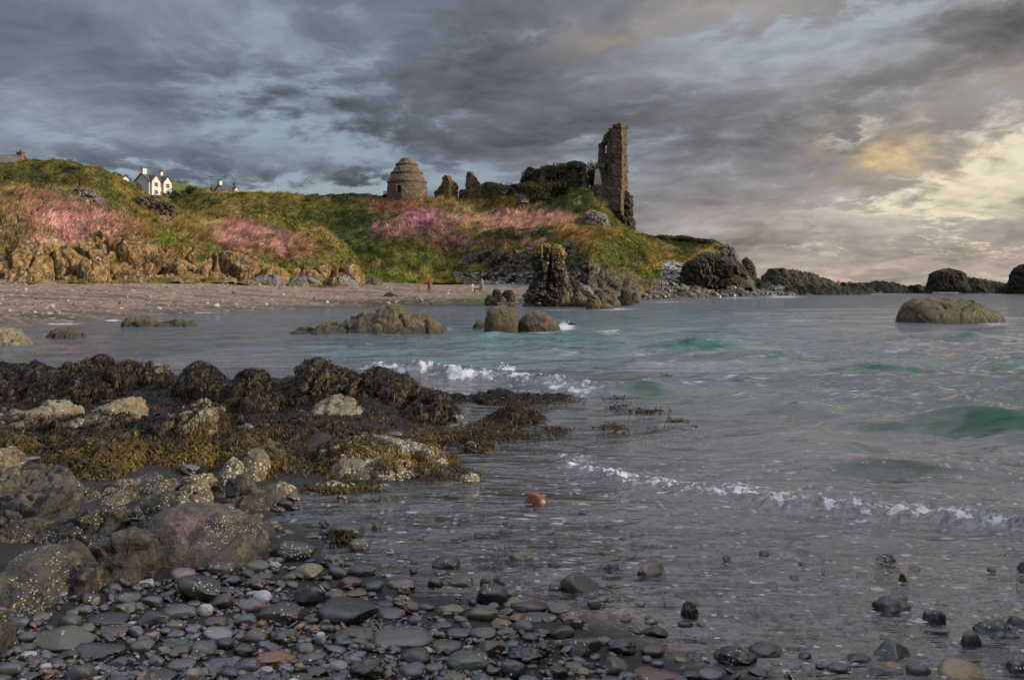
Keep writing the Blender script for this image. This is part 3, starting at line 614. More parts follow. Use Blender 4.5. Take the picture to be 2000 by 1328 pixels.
blB = [(690, 430, 70, 60, 20, DGREEN, 0.85), (760, 470, 60, 30, 0, DGREEN, 0.75), (700, 490, 70, 40, 0, GREEN, 0.6), (620, 400, 90, 12, 0, OLIVE, 0.8), (450, 395, 90, 14, 0, OCHRE, 0.6), (370, 400, 40, 16, 0, DGREEN, 0.7), (560, 410, 70, 8, 0, DGREEN, 0.6), (480, 410, 60, 6, 0, STRAW, 0.5),
       (750, 525, 44, 10, 10, STRAW, 0.8), (740, 540, 60, 12, 5, BRIGHT, 1.0), (820, 525, 60, 14, 0, BRIGHT, 0.55), (860, 505, 50, 20, 0, GREEN, 0.7), (800, 495, 50, 16, 0, OLIVE, 0.7),
       (800, 432, 34, 14, -10, MAGENTA, 0.95), (840, 428, 34, 12, 10, MAGENTA, 0.7), (775, 448, 30, 16, 0, PINK, 0.8), (765, 400, 40, 14, 0, (0.30, 0.13, 0.10), 0.75), (810, 398, 60, 10, 0, (0.30, 0.14, 0.11), 0.7), (850, 450, 60, 16, 0, MAUVE, 0.85), (880, 470, 40, 16, 0, MAUVE, 0.7), (862, 482, 16, 14, 0, (0.09, 0.02, 0.03), 0.9),
       (985, 434, 100, 13, 2, PINK, 1.4), (930, 440, 40, 8, 0, STRAW, 0.8), (1060, 432, 60, 9, 4, PINK, 1.2), (1000, 418, 44, 10, -10, PINK, 0.9), (1085, 410, 30, 9, 20, PINK, 0.5), (910, 405, 60, 9, 0, STRAW, 0.8), (960, 403, 40, 8, 0, OCHRE, 0.7), (870, 397, 40, 7, 0, STRAW, 0.7),
       (1000, 462, 90, 12, 0, DGREEN, 0.9), (1080, 460, 60, 10, 0, DGREEN, 0.85), (930, 462, 40, 12, 0, MAUVE, 0.6), (980, 480, 90, 10, 0, (0.16, 0.085, 0.04), 0.75), (1040, 475, 20, 8, 0, PINK, 0.5), (1130, 466, 40, 16, 30, (0.34, 0.18, 0.07), 0.9), (1100, 450, 30, 6, 0, STRAW, 0.5), (1140, 488, 30, 10, 20, OCHRE, 0.6), (1190, 520, 60, 16, 0, (0.05, 0.045, 0.018), 0.8), (1150, 505, 40, 14, 0, (0.07, 0.055, 0.02), 0.7),
       (1180, 480, 40, 14, 30, OLIVE, 0.8), (1200, 498, 30, 10, 20, BRIGHT, 0.9), (1240, 480, 26, 14, 40, GREEN, 0.9), (1245, 505, 20, 14, 30, DGREEN, 0.6), (1270, 520, 16, 10, 0, OCHRE, 0.8), (1110, 395, 50, 20, 0, GREEN, 0.9), (1060, 390, 40, 16, 0, DGREEN, 0.7), (1115, 405, 8, 16, 10, STRAW, 0.6), (1130, 415, 20, 8, 0, DGREEN, 0.7), (1150, 395, 20, 14, 0, DGREEN, 0.6)]
colB = paint(ppx, ppy, vB, (GREEN, OLIVE, OCHRE), blB, 71)
tag(link('castle_hill', new_mesh('castle_hill', vB.reshape(-1, 3), gridfaces(rB, cB), M['hill_dark'], True, {'Col': colB.reshape(-1, 3), 'rock': rockB.ravel()})), kind='structure')
nB = gnormals(vB); nB = nB if nB[100, 300, 2] > 0 else -nB
grass('hill_grass', vB, nB, colB, rockB, 190000, 0.25, 1.05, 52, wid=0.045)

# ---- lower green slope towards the point ----
C_RIDGE = [(1170, 470), (1235, 460), (1265, 462), (1300, 461), (1335, 463), (1365, 467), (1390, 471), (1412, 479), (1428, 490), (1440, 508), (1452, 530), (1475, 548)]
C_FOOT = [(1170, 560), (1250, 557), (1340, 556), (1400, 558), (1475, 562)]
pxC = np.linspace(1170, 1475, 220)
rowsC = [(add(C_FOOT, 5), [(1170, 128), (1300, 140), (1475, 150)]), (C_FOOT, [(1170, 132), (1300, 145), (1475, 155)]), ([(1170, 530), (1250, 520), (1300, 517), (1340, 514), (1400, 512), (1440, 525), (1475, 552)], [(1170, 142), (1300, 156), (1475, 162)]),
         (C_RIDGE, [(1170, 160), (1300, 175), (1475, 172)]), (add(C_RIDGE, 9), [(1170, 185), (1300, 200), (1475, 185)]), ([(1170, 575), (1475, 575)], [(1170, 230), (1475, 220)])]
vC = sheet(pxC, rowsC, [4, 26, 50, 10, 6]); rC, cC = vC.shape[:2]; ppx, ppy = proj(vC)
rockC = np.clip(grade(rC, cC, [(0, 0.9), (26, 0.8), (34, 0.15), (rC, 0.05)]) + bump_at(ppx, ppy, [(1415, 495, 16, 16, 0.8), (1245, 545, 40, 12, -0.9), (1300, 532, 30, 5, -0.6)]) + 0.3 * fbm(vC * 0.2, 3, 83), 0, 1)
nC = gnormals(vC); nC = nC if nC[50, 100, 2] > 0 else -nC
vC = vC + nC * (rockC * (facets(vC * 0.4, 25) * 0.6 + 0.5 * fbm(vC * 0.7, 4, 28)) + (1 - rockC) * 0.7 * fbm(vC * 0.15, 4, 38))[..., None]
colC = paint(ppx, ppy, vC, (GREEN, OLIVE, OCHRE), [(1330, 474, 80, 10, 5, DGREEN, 0.9), (1330, 488, 40, 14, 20, GREEN, 0.8), (1290, 495, 20, 22, -30, STRAW, 0.9), (1375, 492, 30, 10, -20, STRAW, 0.8), (1265, 480, 20, 20, 30, DGREEN, 0.8), (1300, 530, 40, 8, 0, BRIGHT, 0.6), (1260, 545, 20, 12, 0, BRIGHT, 0.8), (1400, 477, 30, 8, 10, DGREEN, 0.8)], 72)
tag(link('point_slope', new_mesh('point_slope', vC.reshape(-1, 3), gridfaces(rC, cC), M['hill_dark'], True, {'Col': colC.reshape(-1, 3), 'rock': rockC.ravel()})), kind='structure')
nC = gnormals(vC); nC = nC if nC[50, 100, 2] > 0 else -nC
grass('point_grass', vC, nC, colC, rockC, 30000, 0.3, 0.9, 53, wid=0.06)

# ---- pasture behind the houses ----
pxD = np.linspace(-700, 760, 240)
rowsD = [(430, 190), ([(-700, 385), (0, 385), (250, 382), (300, 384), (340, 390), (760, 400)], 290), ([(-700, 352), (150, 350), (330, 353), (360, 357), (400, 364), (440, 371), (500, 377), (620, 384), (760, 392)], 420), (395, 560), (560, 800)]
vD = sheet(pxD, rowsD, [16, 24, 8, 6]); rD, cD = vD.shape[:2]; vD[..., 2] += 0.8 * fbm(vD * 0.03, 4, 91); ppx, ppy = proj(vD)
colD = paint(ppx, ppy, vD * 0.3, (BRIGHT, GREEN, OLIVE), [], 73)
tag(link('pasture', new_mesh('pasture', vD.reshape(-1, 3), gridfaces(rD, cD), M['hill_dark'], True, {'Col': colD.reshape(-1, 3), 'rock': np.zeros(rD * cD)})), kind='structure')

# ---- far beach: from below the waterline up to the cliffs ----
W_EDGE = [(-900, 660), (-300, 652), (0, 641), (90, 634), (200, 627), (300, 616), (420, 609), (560, 604), (640, 601), (760, 599), (880, 598.5), (1000, 597), (1100, 594), (1180, 590), (1250, 586), (1330, 582), (1440, 579), (1560, 576), (1700, 573), (1850, 571), (2050, 569), (2500, 569)]
def edge_d(px): return dist(I(px, W_EDGE))
BK_PY = [(-900, 556), (-300, 548), (0, 545), (400, 544), (560, 549), (700, 549), (760, 549), (860, 546), (950, 548), (1050, 552), (1150, 556), (1250, 554), (1340, 552), (1450, 555), (1560, 557), (1700, 559), (2000, 560), (2500, 560)]
BK_D = [(-900, 70), (0, 80), (300, 88), (500, 96), (700, 118), (860, 134), (950, 126), (1050, 118), (1150, 122), (1300, 148), (1450, 175), (1600, 190), (1800, 205), (2500, 225)]
pxE = np.linspace(-900, 2500, 700); ed = edge_d(pxE); bd = np.maximum(I(pxE, BK_D), ed + 8); bpy_ = I(pxE, BK_PY)
g = []
for k in range(12): g.append(np.stack([(pxE - 1000) / F * ed * (0.74 + 0.26 * k / 12), ed * (0.74 + 0.26 * k / 12), np.full_like(pxE, -1.3 * (1 - k / 12))], -1))
NB = 110
for k in range(NB + 1):
    s = k / NB; d = lerp(ed, bd, s); z1 = EYE + (HOR - bpy_) / F * bd
    zz = z1 * (0.55 * s + 0.45 * s * s) ; g.append(np.stack([(pxE - 1000) / F * d, d, zz], -1))
z1 = g[-1][:, 2]
g.append(np.stack([(pxE - 1000) / F * (bd + 14), bd + 14, np.where(pxE < 1400, z1 + 1.0, z1 - 0.4)], -1)); g.append(np.stack([(pxE - 1000) / F * (bd + 70), bd + 70, np.where(pxE < 1250, z1 + 1, -2.5)], -1))
vE = np.array(g); rE, cE = vE.shape[:2]; ppx, ppy = proj(vE)
reef = sstep(1120, 1190, ppx) * sstep(1.6, 0.6, vE[..., 2])
rough = 0.05 + 0.55 * reef
vE[..., 2] += (0.10 * fbm(vE * [0.15, 0.3, 0], 3, 95) + rough * facets(vE * [0.35, 0.22, 0.3], 97) * 0.9 + rough * 0.5 * fbm(vE * 0.8, 4, 98)) * sstep(0, 18, np.arange(rE))[:, None]
up = vE[..., 2]
cE_ = np.zeros(vE.shape) + np.array([0.18, 0.130, 0.098])
cE_ = lerp(cE_, np.array([0.10, 0.078, 0.062]), sstep(0.45, 0.05, up)[..., None] * 0.8)
cE_ = lerp(cE_, np.array([0.24, 0.18, 0.125]), (sstep(0.9, 2.2, up + 0.5 * fbm(vE * [0.1, 0.2, 0], 3, 99)) * 0.7)[..., None])
cE_ = lerp(cE_, np.array([0.15, 0.145, 0.145]), (sstep(890, 960, ppx) * sstep(1.0, 1.6, up) * 0.9)[..., None])
cE_ = lerp(cE_, np.array([0.055, 0.042, 0.022]), (reef * 0.95)[..., None])
cE_ = lerp(cE_, np.array([0.045, 0.13, 0.010]), (np.exp(-((ppx - 935) / 42) ** 2 - ((ppy - 586) / 7) ** 2) * 1.4).clip(0, 1)[..., None])
weed = sstep(0.50, 0.25, up) * sstep(560, 760, ppx) * sstep(-0.2, 0.3, fbm(vE * 0.5, 3, 44) + 0.25)
cE_ = lerp(cE_, np.array([0.028, 0.02, 0.009]), (weed * 0.9)[..., None])
tag(link('beach', new_mesh('beach', vE.reshape(-1, 3), gridfaces(rE, cE), M['beach'], True, {'Col': cE_.reshape(-1, 3)})), kind='structure')

def scree(name, v, n, rock, sel, count, smin, smax, seed, cols):
    """loose stones at the foot of the slopes"""
    rng = np.random.default_rng(seed); idx = np.argwhere(sel[:-1, :-1]); k = idx[rng.integers(0, len(idx), count)]; a, b = k[:, 0], k[:, 1]
    s, u = rng.random((count, 1)), rng.random((count, 1)); c = (v[a, b] * (1 - s) + v[a + 1, b] * s) * (1 - u) + (v[a, b + 1] * (1 - s) + v[a + 1, b + 1] * s) * u
    bv, bf = ico(2); bv = bv * (1 + .35 * fbm(bv * 1.6, 3, seed))[:, None]; r = (smin + (smax - smin) * rng.random(count) ** 2.5)
    sc = r[:, None] * rng.uniform(.6, 1.3, (count, 3)); an = rng.uniform(0, 6.28, count); ca, sa = np.cos(an)[:, None], np.sin(an)[:, None]
    q = bv[None] * sc[:, None]; q = np.stack([q[..., 0] * ca - q[..., 1] * sa, q[..., 0] * sa + q[..., 1] * ca, q[..., 2] * .75], -1) + c[:, None]
    col = np.array(cols)[rng.integers(0, len(cols), count)] * (.6 + .8 * rng.random(count))[:, None]
    return tag(link(name, new_mesh(name, q.reshape(-1, 3), (np.arange(count)[:, None, None] * len(bv) + bf[None]).reshape(-1, 3), M['shingle'], True, {'Col': np.repeat(col[:, None], len(bv), 1).reshape(-1, 3)})), kind='stuff')
GREYS = [(.17, .165, .155), (.12, .115, .105), (.08, .075, .065), (.22, .215, .20)]
_px, _py = proj(vC); scree('scree', vC, nC, rockC, (_px > 1240) & (_px < 1350) & (_py > 514) & (_py < 556), 2600, .12, .5, 5, GREYS)
_px, _py = proj(vB); scree('fallen_rocks', vB, nB, rockB, (_px > 885) & (_px < 1140) & (_py > 534) & (_py < 566), 700, .10, .42, 6, [(.10, .095, .085), (.06, .052, .04), (.035, .03, .024), (.15, .145, .135), (.045, .04, .03)])
_px, _py = proj(vE); scree('pale_stones', vE, None, None, (_px > 830) & (_px < 1015) & (_py > 541) & (_py < 549), 420, .1, .35, 7, GREYS + [(.40, .39, .37)])
scree('weedy_stones', vE, None, None, (_px > 1090) & (_px < 1720) & (vE[..., 2] > -.1) & (vE[..., 2] < 1.4), 2600, .15, .7, 8, [(.03, .024, .013), (.05, .038, .02), (.02, .016, .011), (.075, .06, .035)])
_px, _py = proj(vE); scree('beach_stones', vE, None, None, (_px < 900) & (vE[..., 2] > .1), 1100, .03, .22, 9, GREYS + [(.16, .115, .08), (.24, .19, .145), (.06, .045, .035), (.04, .03, .022), (.10, .07, .05)])
def beach_d(px, py):
    c = np.argmin(np.abs(pxE - px)); yy_ = _py[12:12 + NB, c]; return float(vE[12 + np.argmin(np.abs(yy_ - py)), c, 1])
def height_on(grid, px, d, lo=0):
    """height of a sheet at image column px and distance d"""
    c = np.argmin(np.abs(proj(grid[grid.shape[0] // 2])[0] - px)); col = grid[:, c]
    o = np.argsort(col[:, 1]); return float(np.interp(d, col[o, 1], col[o, 2]))
# ================= ruins, dovecote, houses, bushes, poles =================
def inpoly(x, y, poly):
    c = np.zeros(np.shape(x), bool); n = len(poly)
    for i in range(n):
        x1, y1 = poly[i]; x2, y2 = poly[(i + 1) % n]
        c ^= ((y1 > y) != (y2 > y)) & (x < (x2 - x1) * (y - y1) / (y2 - y1 + 1e-12) + x1)
    return c
def ruin_wall(name, poly, d0, d1, thick, mat, parent, holes=(), step=1.0, seed=0, rough=0.22, org=(0, 0, 0), blind=()):
    """a thick rubble wall standing from distance d0 (left end) to d1 (right end), with a broken outline and real openings"""
    xs = [p[0] for p in poly]; ys = [p[1] for p in poly]; x0, x1 = min(xs), max(xs); y0, y1 = min(ys), max(ys)
    nx = max(4, int((x1 - x0) / step)); ny = max(4, int((y1 - y0) / step)); gx = np.linspace(x0, x1, nx + 1); gy = np.linspace(y0, y1, ny + 1)
    cx, cy = np.meshgrid((gx[1:] + gx[:-1]) / 2, (gy[1:] + gy[:-1]) / 2)
    jx = cx + 0.9 * fbm(np.stack([cx * .35, cy * .35, 0 * cx + seed], -1), 2, seed); jy = cy + 0.9 * fbm(np.stack([cx * .35, cy * .35, 0 * cx + seed + 9], -1), 2, seed)
    keep = inpoly(jx, jy, poly)
    for h in holes: keep &= ~inpoly(cx, cy, h)
    VX, VY = np.meshgrid(gx, gy)
    D = d0 + (d1 - d0) * (VX - x0) / (x1 - x0)
    # a plane in space: interpolate along the ground line, heights from the middle distance of the wall
    a = P(x0, HOR, d0); b = P(x1, HOR, d1); s = np.clip(((VX - 1000) / F * a[1] - a[0]) / ((b[0] - a[0]) - (VX - 1000) / F * (b[1] - a[1])), -0.05, 1.05)
    front = a + (b - a) * s[..., None]; front[..., 2] = EYE + (HOR - VY) / F * front[..., 1]
    dirv = (b - a)[:2] / np.linalg.norm((b - a)[:2]); nrm = np.array([dirv[1], -dirv[0], 0.0]); nrm *= -np.sign(nrm[1]) if abs(nrm[1]) > 1e-6 else 1
    if (nrm[:2] * a[:2]).sum() < 0: nrm = -nrm
    back = front + nrm * thick
    for q in (front, back):
        off = rough * (facets(q * 0.8, seed, 0.8, 0.5) + 0.6 * fbm(q * 1.6, 3, seed))
        q += nrm * off[..., None] + 0.35 * rough * np.stack([fbm(q * 1.3 + 5, 2, seed + 2), 0 * off, fbm(q * 1.3 + 15, 2, seed + 3)], -1)
    V = np.concatenate([front.reshape(-1, 3), back.reshape(-1, 3)]) - np.asarray(org); N = (nx + 1) * (ny + 1); w = nx + 1
    j, i = np.nonzero(keep); A = j * w + i; B = A + 1; C_ = A + w + 1; Dd = A + w
    fs = [np.stack([A, Dd, C_, B], 1), np.stack([A, B, C_, Dd], 1) + N]
    K = np.pad(keep, 1)
    def edge(mask, u, v):
        jj, ii = np.nonzero(mask); q = jj * w + ii; return np.stack([q + u, q + v, q + v + N, q + u + N], 1)
    fs += [edge(keep & ~K[:-2, 1:-1], 0, 1), edge(keep & ~K[2:, 1:-1], w + 1, w), edge(keep & ~K[1:-1, :-2], w, 0), edge(keep & ~K[1:-1, 2:], 1, w + 1)]
    fs = np.concatenate(fs); used = np.unique(fs); mp = np.full(2 * N, -1); mp[used] = np.arange(len(used))
    return link(name, new_mesh(name, V[used], mp[fs], mat, False), parent)
def rect(x0, x1, y0, y1): return [(x0, y0), (x1, y0), (x1, y1), (x0, y1)]

# ---- the tall tower ----
o = P(1195, 430, 150); TW = empty('ruined_tower', o, 'tall ruined stone tower with one jagged corner standing on the end of the green hill', 'tower')
front = [(1156, 362), (1160, 362), (1163, 350), (1167, 330), (1168, 312), (1167.5, 300), (1169, 294), (1169, 281), (1174, 280), (1176, 275), (1179, 274), (1179, 264), (1184, 262), (1188, 258), (1188, 252), (1193, 250), (1196, 252), (1199, 249), (1203, 247), (1207, 250), (1207, 240), (1209, 239), (1211, 242), (1213, 242), (1214.5, 262), (1214.5, 420), (1190, 432), (1156, 440)]
ruin_wall('front_wall', front, 152, 148, 0.75, M['masonry'], TW, [rect(1178, 1184.5, 284, 299), [(1182, 322), (1185, 319), (1187, 322), (1187, 334), (1182, 334)], rect(1199.5, 1202, 290, 297)], 0.8, 5, 0.2, o)
side = [(1213, 243), (1216, 243.5), (1217, 242), (1223, 242), (1223.5, 260), (1223, 262), (1225, 300), (1226, 376), (1226, 420), (1213, 420)]
sw = ruin_wall('side_wall', side, 148.1, 156, 1.5, M['masonry'], TW, [rect(1217.5, 1219.5, 303, 314), rect(1218, 1220, 321, 327)], 0.6, 6, 0.28, o)
ruin_wall('buttress', [(1160, 361), (1162.5, 334), (1164, 329), (1169, 330), (1173, 345), (1175, 361)], 150.6, 150.0, 1.0, M['plaster'], TW, (), 0.8, 8, 0.03, o)
ruin_wall('plinth', [(1155, 385), (1155.5, 362), (1175, 361), (1188, 366), (1213, 370), (1213, 412), (1168, 410)], 150.2, 147.2, 1.2, M['masonry'], TW, (), 0.8, 9, 0.15, o)
ruin_wall('rear_wall', rect(1174, 1196, 312, 350), 154.5, 154, .6, M['masonry_dark'], TW, (), 1.2, 10, .2, o)

# ---- long ruined range ----
o = P(1085, 375, 154); RG = empty('ruined_range', o, 'long ivy-topped ruined wall with a dark tall archway beside the tall tower', 'ruin')
rng_poly = [(1012, 378), (1014, 359), (1016, 350), (1024, 337), (1030, 328), (1033, 326), (1040, 329), (1044, 331), (1056, 330), (1062, 327), (1066, 323), (1075, 322.5), (1085, 324), (1094, 324.5), (1105, 323), (1110, 317), (1122, 314), (1135, 316), (1142, 323), (1144, 333), (1145, 380)]
ruin_wall('wall', rng_poly, 157, 152, 1.8, M['masonry_dark'], RG, [[(1126, 366), (1126, 334), (1129, 328), (1132, 326), (1135, 329), (1137, 334), (1137, 366)], rect(1087.5, 1092, 338, 352), rect(1098, 1100, 340, 350)], 1.0, 12, 0.35, o)
ruin_wall('rear_wall', [(1112, 372), (1112, 335), (1120, 326), (1132, 322), (1144, 330), (1146, 372)], 158, 157, 1.0, M['masonry_dark'], RG, (), 1.5, 13, 0.3, o)
ruin_wall('end_wall', [(1064, 372), (1066, 330), (1070, 325), (1074, 330), (1076, 372)], 152.5, 156.5, 1.2, M['masonry_dark'], RG, (), 1.0, 14, 0.3, o)
# ---- gable fragments ----
o = P(872, 392, 156); G1 = empty('ruined_gable', o, 'pointed ruined gable nearer the beehive dovecote, its right face coloured sunlit orange', 'ruin', 'ruined gables on the hilltop')
ruin_wall('front_wall', [(849, 408), (849, 375), (853, 372), (858, 365), (860, 361), (864, 352), (867, 344), (870, 342), (873, 344), (876, 347), (877, 352), (877, 408)], 158, 156, 1.1, M['masonry_dark'], G1, (), 0.8, 22, 0.22, o)
ruin_wall('return_wall', [(876, 406), (876, 351), (880, 352), (886, 353), (890, 358), (894, 366), (895, 375), (895, 406)], 156, 161, 1.0, M['masonry_sunlit'], G1, (), 0.8, 23, 0.2, o)
o = P(922, 392, 157); G2 = empty('ruined_gable', o, 'narrow chimney-like ruined gable between the pointed gable and the round bush', 'ruin', 'ruined gables on the hilltop')
ruin_wall('front_wall', [(896, 408), (896, 372), (903, 369), (908, 370), (909.5, 358), (911, 345), (912, 337), (915, 335), (919, 335), (920.5, 342), (924, 346), (926.5, 349), (927.5, 408)], 159, 157, 1.1, M['masonry_dark'], G2, [rect(898, 904, 381, 388)], 0.8, 24, 0.22, o)
ruin_wall('return_wall', [(927, 406), (927, 353), (931, 354), (936, 357), (940, 363), (941, 372), (941, 406)], 157, 162, 1.0, M['masonry_sunlit'], G2, (), 0.8, 25, 0.2, o)
o = P(975, 388, 160); W1 = empty('low_wall', o, 'low dark overgrown wall between the round bush and the long ruined range', 'wall')
ruin_wall('wall', [(938, 395), (940, 360), (948, 355), (957, 355), (965, 357), (975, 358), (984, 361), (995, 361), (1003, 359), (1016, 358), (1018, 395)], 162, 160, 1.6, M['masonry_dark'], W1, (), 1.2, 27, 0.4, o)
# small railing on that wall
fr = MB()
for k in range(5): fr.tube([P(987 + k * 3.4, 362, 161), P(987 + k * 3.4, 356.2 + 0.2 * (k % 2), 161)], 0.035, 5)
for q in (356.5, 359): fr.tube([P(987, q, 161), P(1000.6, q, 161)], 0.03, 5)
tag(fr.build('railing', M['pot']), 'thin metal railing on top of the low overgrown wall', 'railing')

# ---- dovecote ----
o = P(795, 389, 157.5); px1 = 157.5 / F; DV = empty('dovecote', o, 'round beehive-shaped stone dovecote with stepped rings and a small dark doorway', 'dovecote')
prof = [(408, 38.8), (380, 38.0), (366, 37.2), (358.6, 36.2), (357.8, 38.0), (354.8, 38.0), (354, 35.0), (348, 33.0), (340.8, 29.2), (340, 31.0), (337.4, 31.0), (336.6, 27.4), (330, 24.4), (323.8, 20.4), (323, 22.0), (320.8, 22.0), (320.0, 18.2), (316, 15.2), (311.6, 12.2), (310.6, 11.8), (310.4, 8.0), (312, 7.5), (318, 7.5)]
zz, rr_ = [], []
for (a, b), (c, d) in zip(prof[:-1], prof[1:]):
    n = max(2, int(abs(a - c) * 2))
    for k in range(n): zz.append(lerp(a, c, k / n)); rr_.append(lerp(b, d, k / n))
zz = np.array(zz); rr_ = np.array(rr_); NA = 260; th = np.linspace(0, 2 * math.pi, NA, endpoint=False)
sq = 1 + 0.03 * np.cos(th * 2 + 0.5)
dv = np.stack([np.cos(th)[None] * rr_[:, None] * px1 * sq, np.sin(th)[None] * rr_[:, None] * px1 * sq, np.broadcast_to(((389 - zz) * px1)[:, None], (len(zz), NA))], -1)
off = 0.05 * facets(dv * 2.2, 3, .8, .4) + 0.06 * fbm(dv * 1.2, 4, 4); rad = dv * [1, 1, 0]; rad /= np.linalg.norm(rad, axis=-1, keepdims=True) + 1e-9
dv = dv + rad * off[..., None]
fc = gridfaces(len(zz), NA, True)
cen = dv.reshape(-1, 3)[fc].mean(1); hole = (cen[:, 1] < 0) & (np.abs(cen[:, 0] + 11 * px1) < 3.9 * px1) & (cen[:, 2] > 8.5 * px1) & (cen[:, 2] < 23 * px1)
link('stone_drum', new_mesh('stone_drum', dv.reshape(-1, 3), fc[~hole], M['dovecote'], False), DV)
dm = MB(); x0 = -11 * px1; yb = -36.0 * px1
dm.box(x0 - .40, x0 + .40, yb + .55, yb + .60, 8 * px1, 24 * px1)
dm.build('doorway', M['void'], DV)
dl = MB(); dl.box(x0 - .50, x0 + .50, yb - .02, yb + .4, 23 * px1, 24.8 * px1); dl.box(x0 - .47, x0 - .33, yb + .0, yb + .4, 8 * px1, 23 * px1); dl.box(x0 + .33, x0 + .47, yb + .04, yb + .5, 8 * px1, 23 * px1); dl.box(x0 - .4, x0 + .4, yb + .02, yb + .5, 8 * px1, 8.6 * px1)
dl.build('door_surround', M['dovecote'], DV)

# ---- houses ----
def gable_prism(mb, x0, x1, y0, y1, z0, z1, along='x'):
    """closed ridge-roof volume"""
    if along == 'x': v = [[x0, y0, z0], [x1, y0, z0], [x1, y1, z0], [x0, y1, z0], [x0, (y0 + y1) / 2, z1], [x1, (y0 + y1) / 2, z1]]
    else: v = [[x1, y0, z0], [x1, y1, z0], [x0, y1, z0], [x0, y0, z0], [(x0 + x1) / 2, y0, z1], [(x0 + x1) / 2, y1, z1]]
    mb.add(v, [[0, 1, 5, 4], [2, 3, 4, 5], [3, 2, 1, 0]], [[0, 4, 3], [1, 2, 5]])
def roof_slabs(mb, x0, x1, y0, y1, z0, z1, along='x', th=0.22, eave=0.35):
    """two sloping slabs with eaves, lying just above a ridge-roof volume"""
    if along == 'y': n0 = mb.n; k0 = len(mb.v); roof_slabs(mb, y0, y1, -x1, -x0, z0, z1, 'x', th, eave); \
        mb.v[k0:] = [np.stack([-v[:, 1], v[:, 0], v[:, 2]], 1) for v in mb.v[k0:]]; return
    m = (y0 + y1) / 2; sl = (z1 - z0) / (m - y0); ex = eave
    for sy in (-1, 1):
        yo = m + sy * ((m - y0) + eave); zo = z0 - sl * eave
        v = [[x0 - ex, m, z1 + .02], [x1 + ex, m, z1 + .02], [x1 + ex, yo, zo + .02], [x0 - ex, yo, zo + .02]]
        v += [[a, b, c + th] for a, b, c in v]
        q = [[0, 1, 2, 3], [7, 6, 5, 4], [0, 4, 5, 1], [1, 5, 6, 2], [2, 6, 7, 3], [3, 7, 4, 0]]
        mb.add(v, q if sy > 0 else [f[::-1] for f in q])
def window(parent, x, y0, z, w, h, axis='y', bars=True):
    fr = MB(); t = .09
    a, b = x - w / 2, x + w / 2
    for (p, q, r, s) in ((a, b, z, z + t), (a, b, z + h - t, z + h), (a, a + t, z + t, z + h - t), (b - t, b, z + t, z + h - t), (a + t, b - t, z + h * .5 - .03, z + h * .5 + .03)): fr.box(p, q, y0 - .07, y0 + .0, r, s)
    f = fr.build('window', M['render'], parent)
    g = MB(); g.box(a + t * .6, b - t * .6, y0 - .035, y0 - .012, z + t * .6, z + h - t * .6); g.build('pane', M['glass'], f)
def chimney(parent, x, y, z0, z1, w, mat, pots=2, name='chimney'):
    c = MB(); c.box(x - w / 2, x + w / 2, y - w * .35, y + w * .35, z0, z1); c.box(x - w / 2 - .1, x + w / 2 + .1, y - w * .35 - .1, y + w * .35 + .1, z1, z1 + .18)
    o = c.build(name, mat, parent)
    p = MB()
    for k in range(pots): xx = x + (k - (pots - 1) / 2) * w * .45; p.tube([[xx, y, z1 + .16], [xx, y, z1 + .8]], [.2, .16], 8)
    p.box(x - w / 2 - .12, x + w / 2 + .12, y - w * .35 - .12, y + w * .35 + .12, z1 + .18, z1 + .34)
    p.build('chimney_pots', M['pot'], o)
# white villa: local x along the facade (front = -y)
d = 300; s = d / F; o = P(291, 382, d); HV = empty('white_house', o, 'white two-storey house with dark slate roof and two front gables above the headland', 'house', None, R(63))
L, Wd, He, Hr = 9.6, 7.6, 5.1, 2.9
b = MB(); b.box(0, L, 0, Wd, -1.5, He); gable_prism(b, 0, L, 0, Wd, He, He + Hr, 'x'); b.build('walls', M['render'], HV)
r = MB(); roof_slabs(r, 0, L, 0, Wd, He, He + Hr, 'x'); roof = r.build('roof', M['slate'], HV)
for (xa, xb, nm) in ((0.5, 4.1, 'gable'), (5.5, 9.1, 'gable')):
    gb = MB(); gb.box(xa, xb, -.9, .02, -1.2, He + .1); gable_prism(gb, xa, xb, -.9, 3.2, He + .1, He + 2.2, 'y'); g_ = gb.build('front_gable', M['render'], HV)
    gr = MB(); roof_slabs(gr, xa, xb, -.9, 3.2, He + .1, He + 2.2, 'y', .2, .3); gr.build('gable_roof', M['slate'], g_)
    for z in (0.6, 3.3): window(g_, (xa + xb) / 2, -.9, z, 1.7, 1.5)
window(HV, 4.8, 0, 3.3, .9, 1.3)
dd = MB(); dd.box(4.35, 5.25, -.06, .0, -.3, 1.9); dd.build('front_door', M['door'], HV)
for z in (.8, 3.2):
    pass
chimney(HV, 0.9, Wd / 2, He + 2.0, He + 4.6, 1.7, M['render'], 3); chimney(HV, 9.0, Wd / 2 + .6, He + 1.8, He + 4.3, 1.1, M['render'], 2)
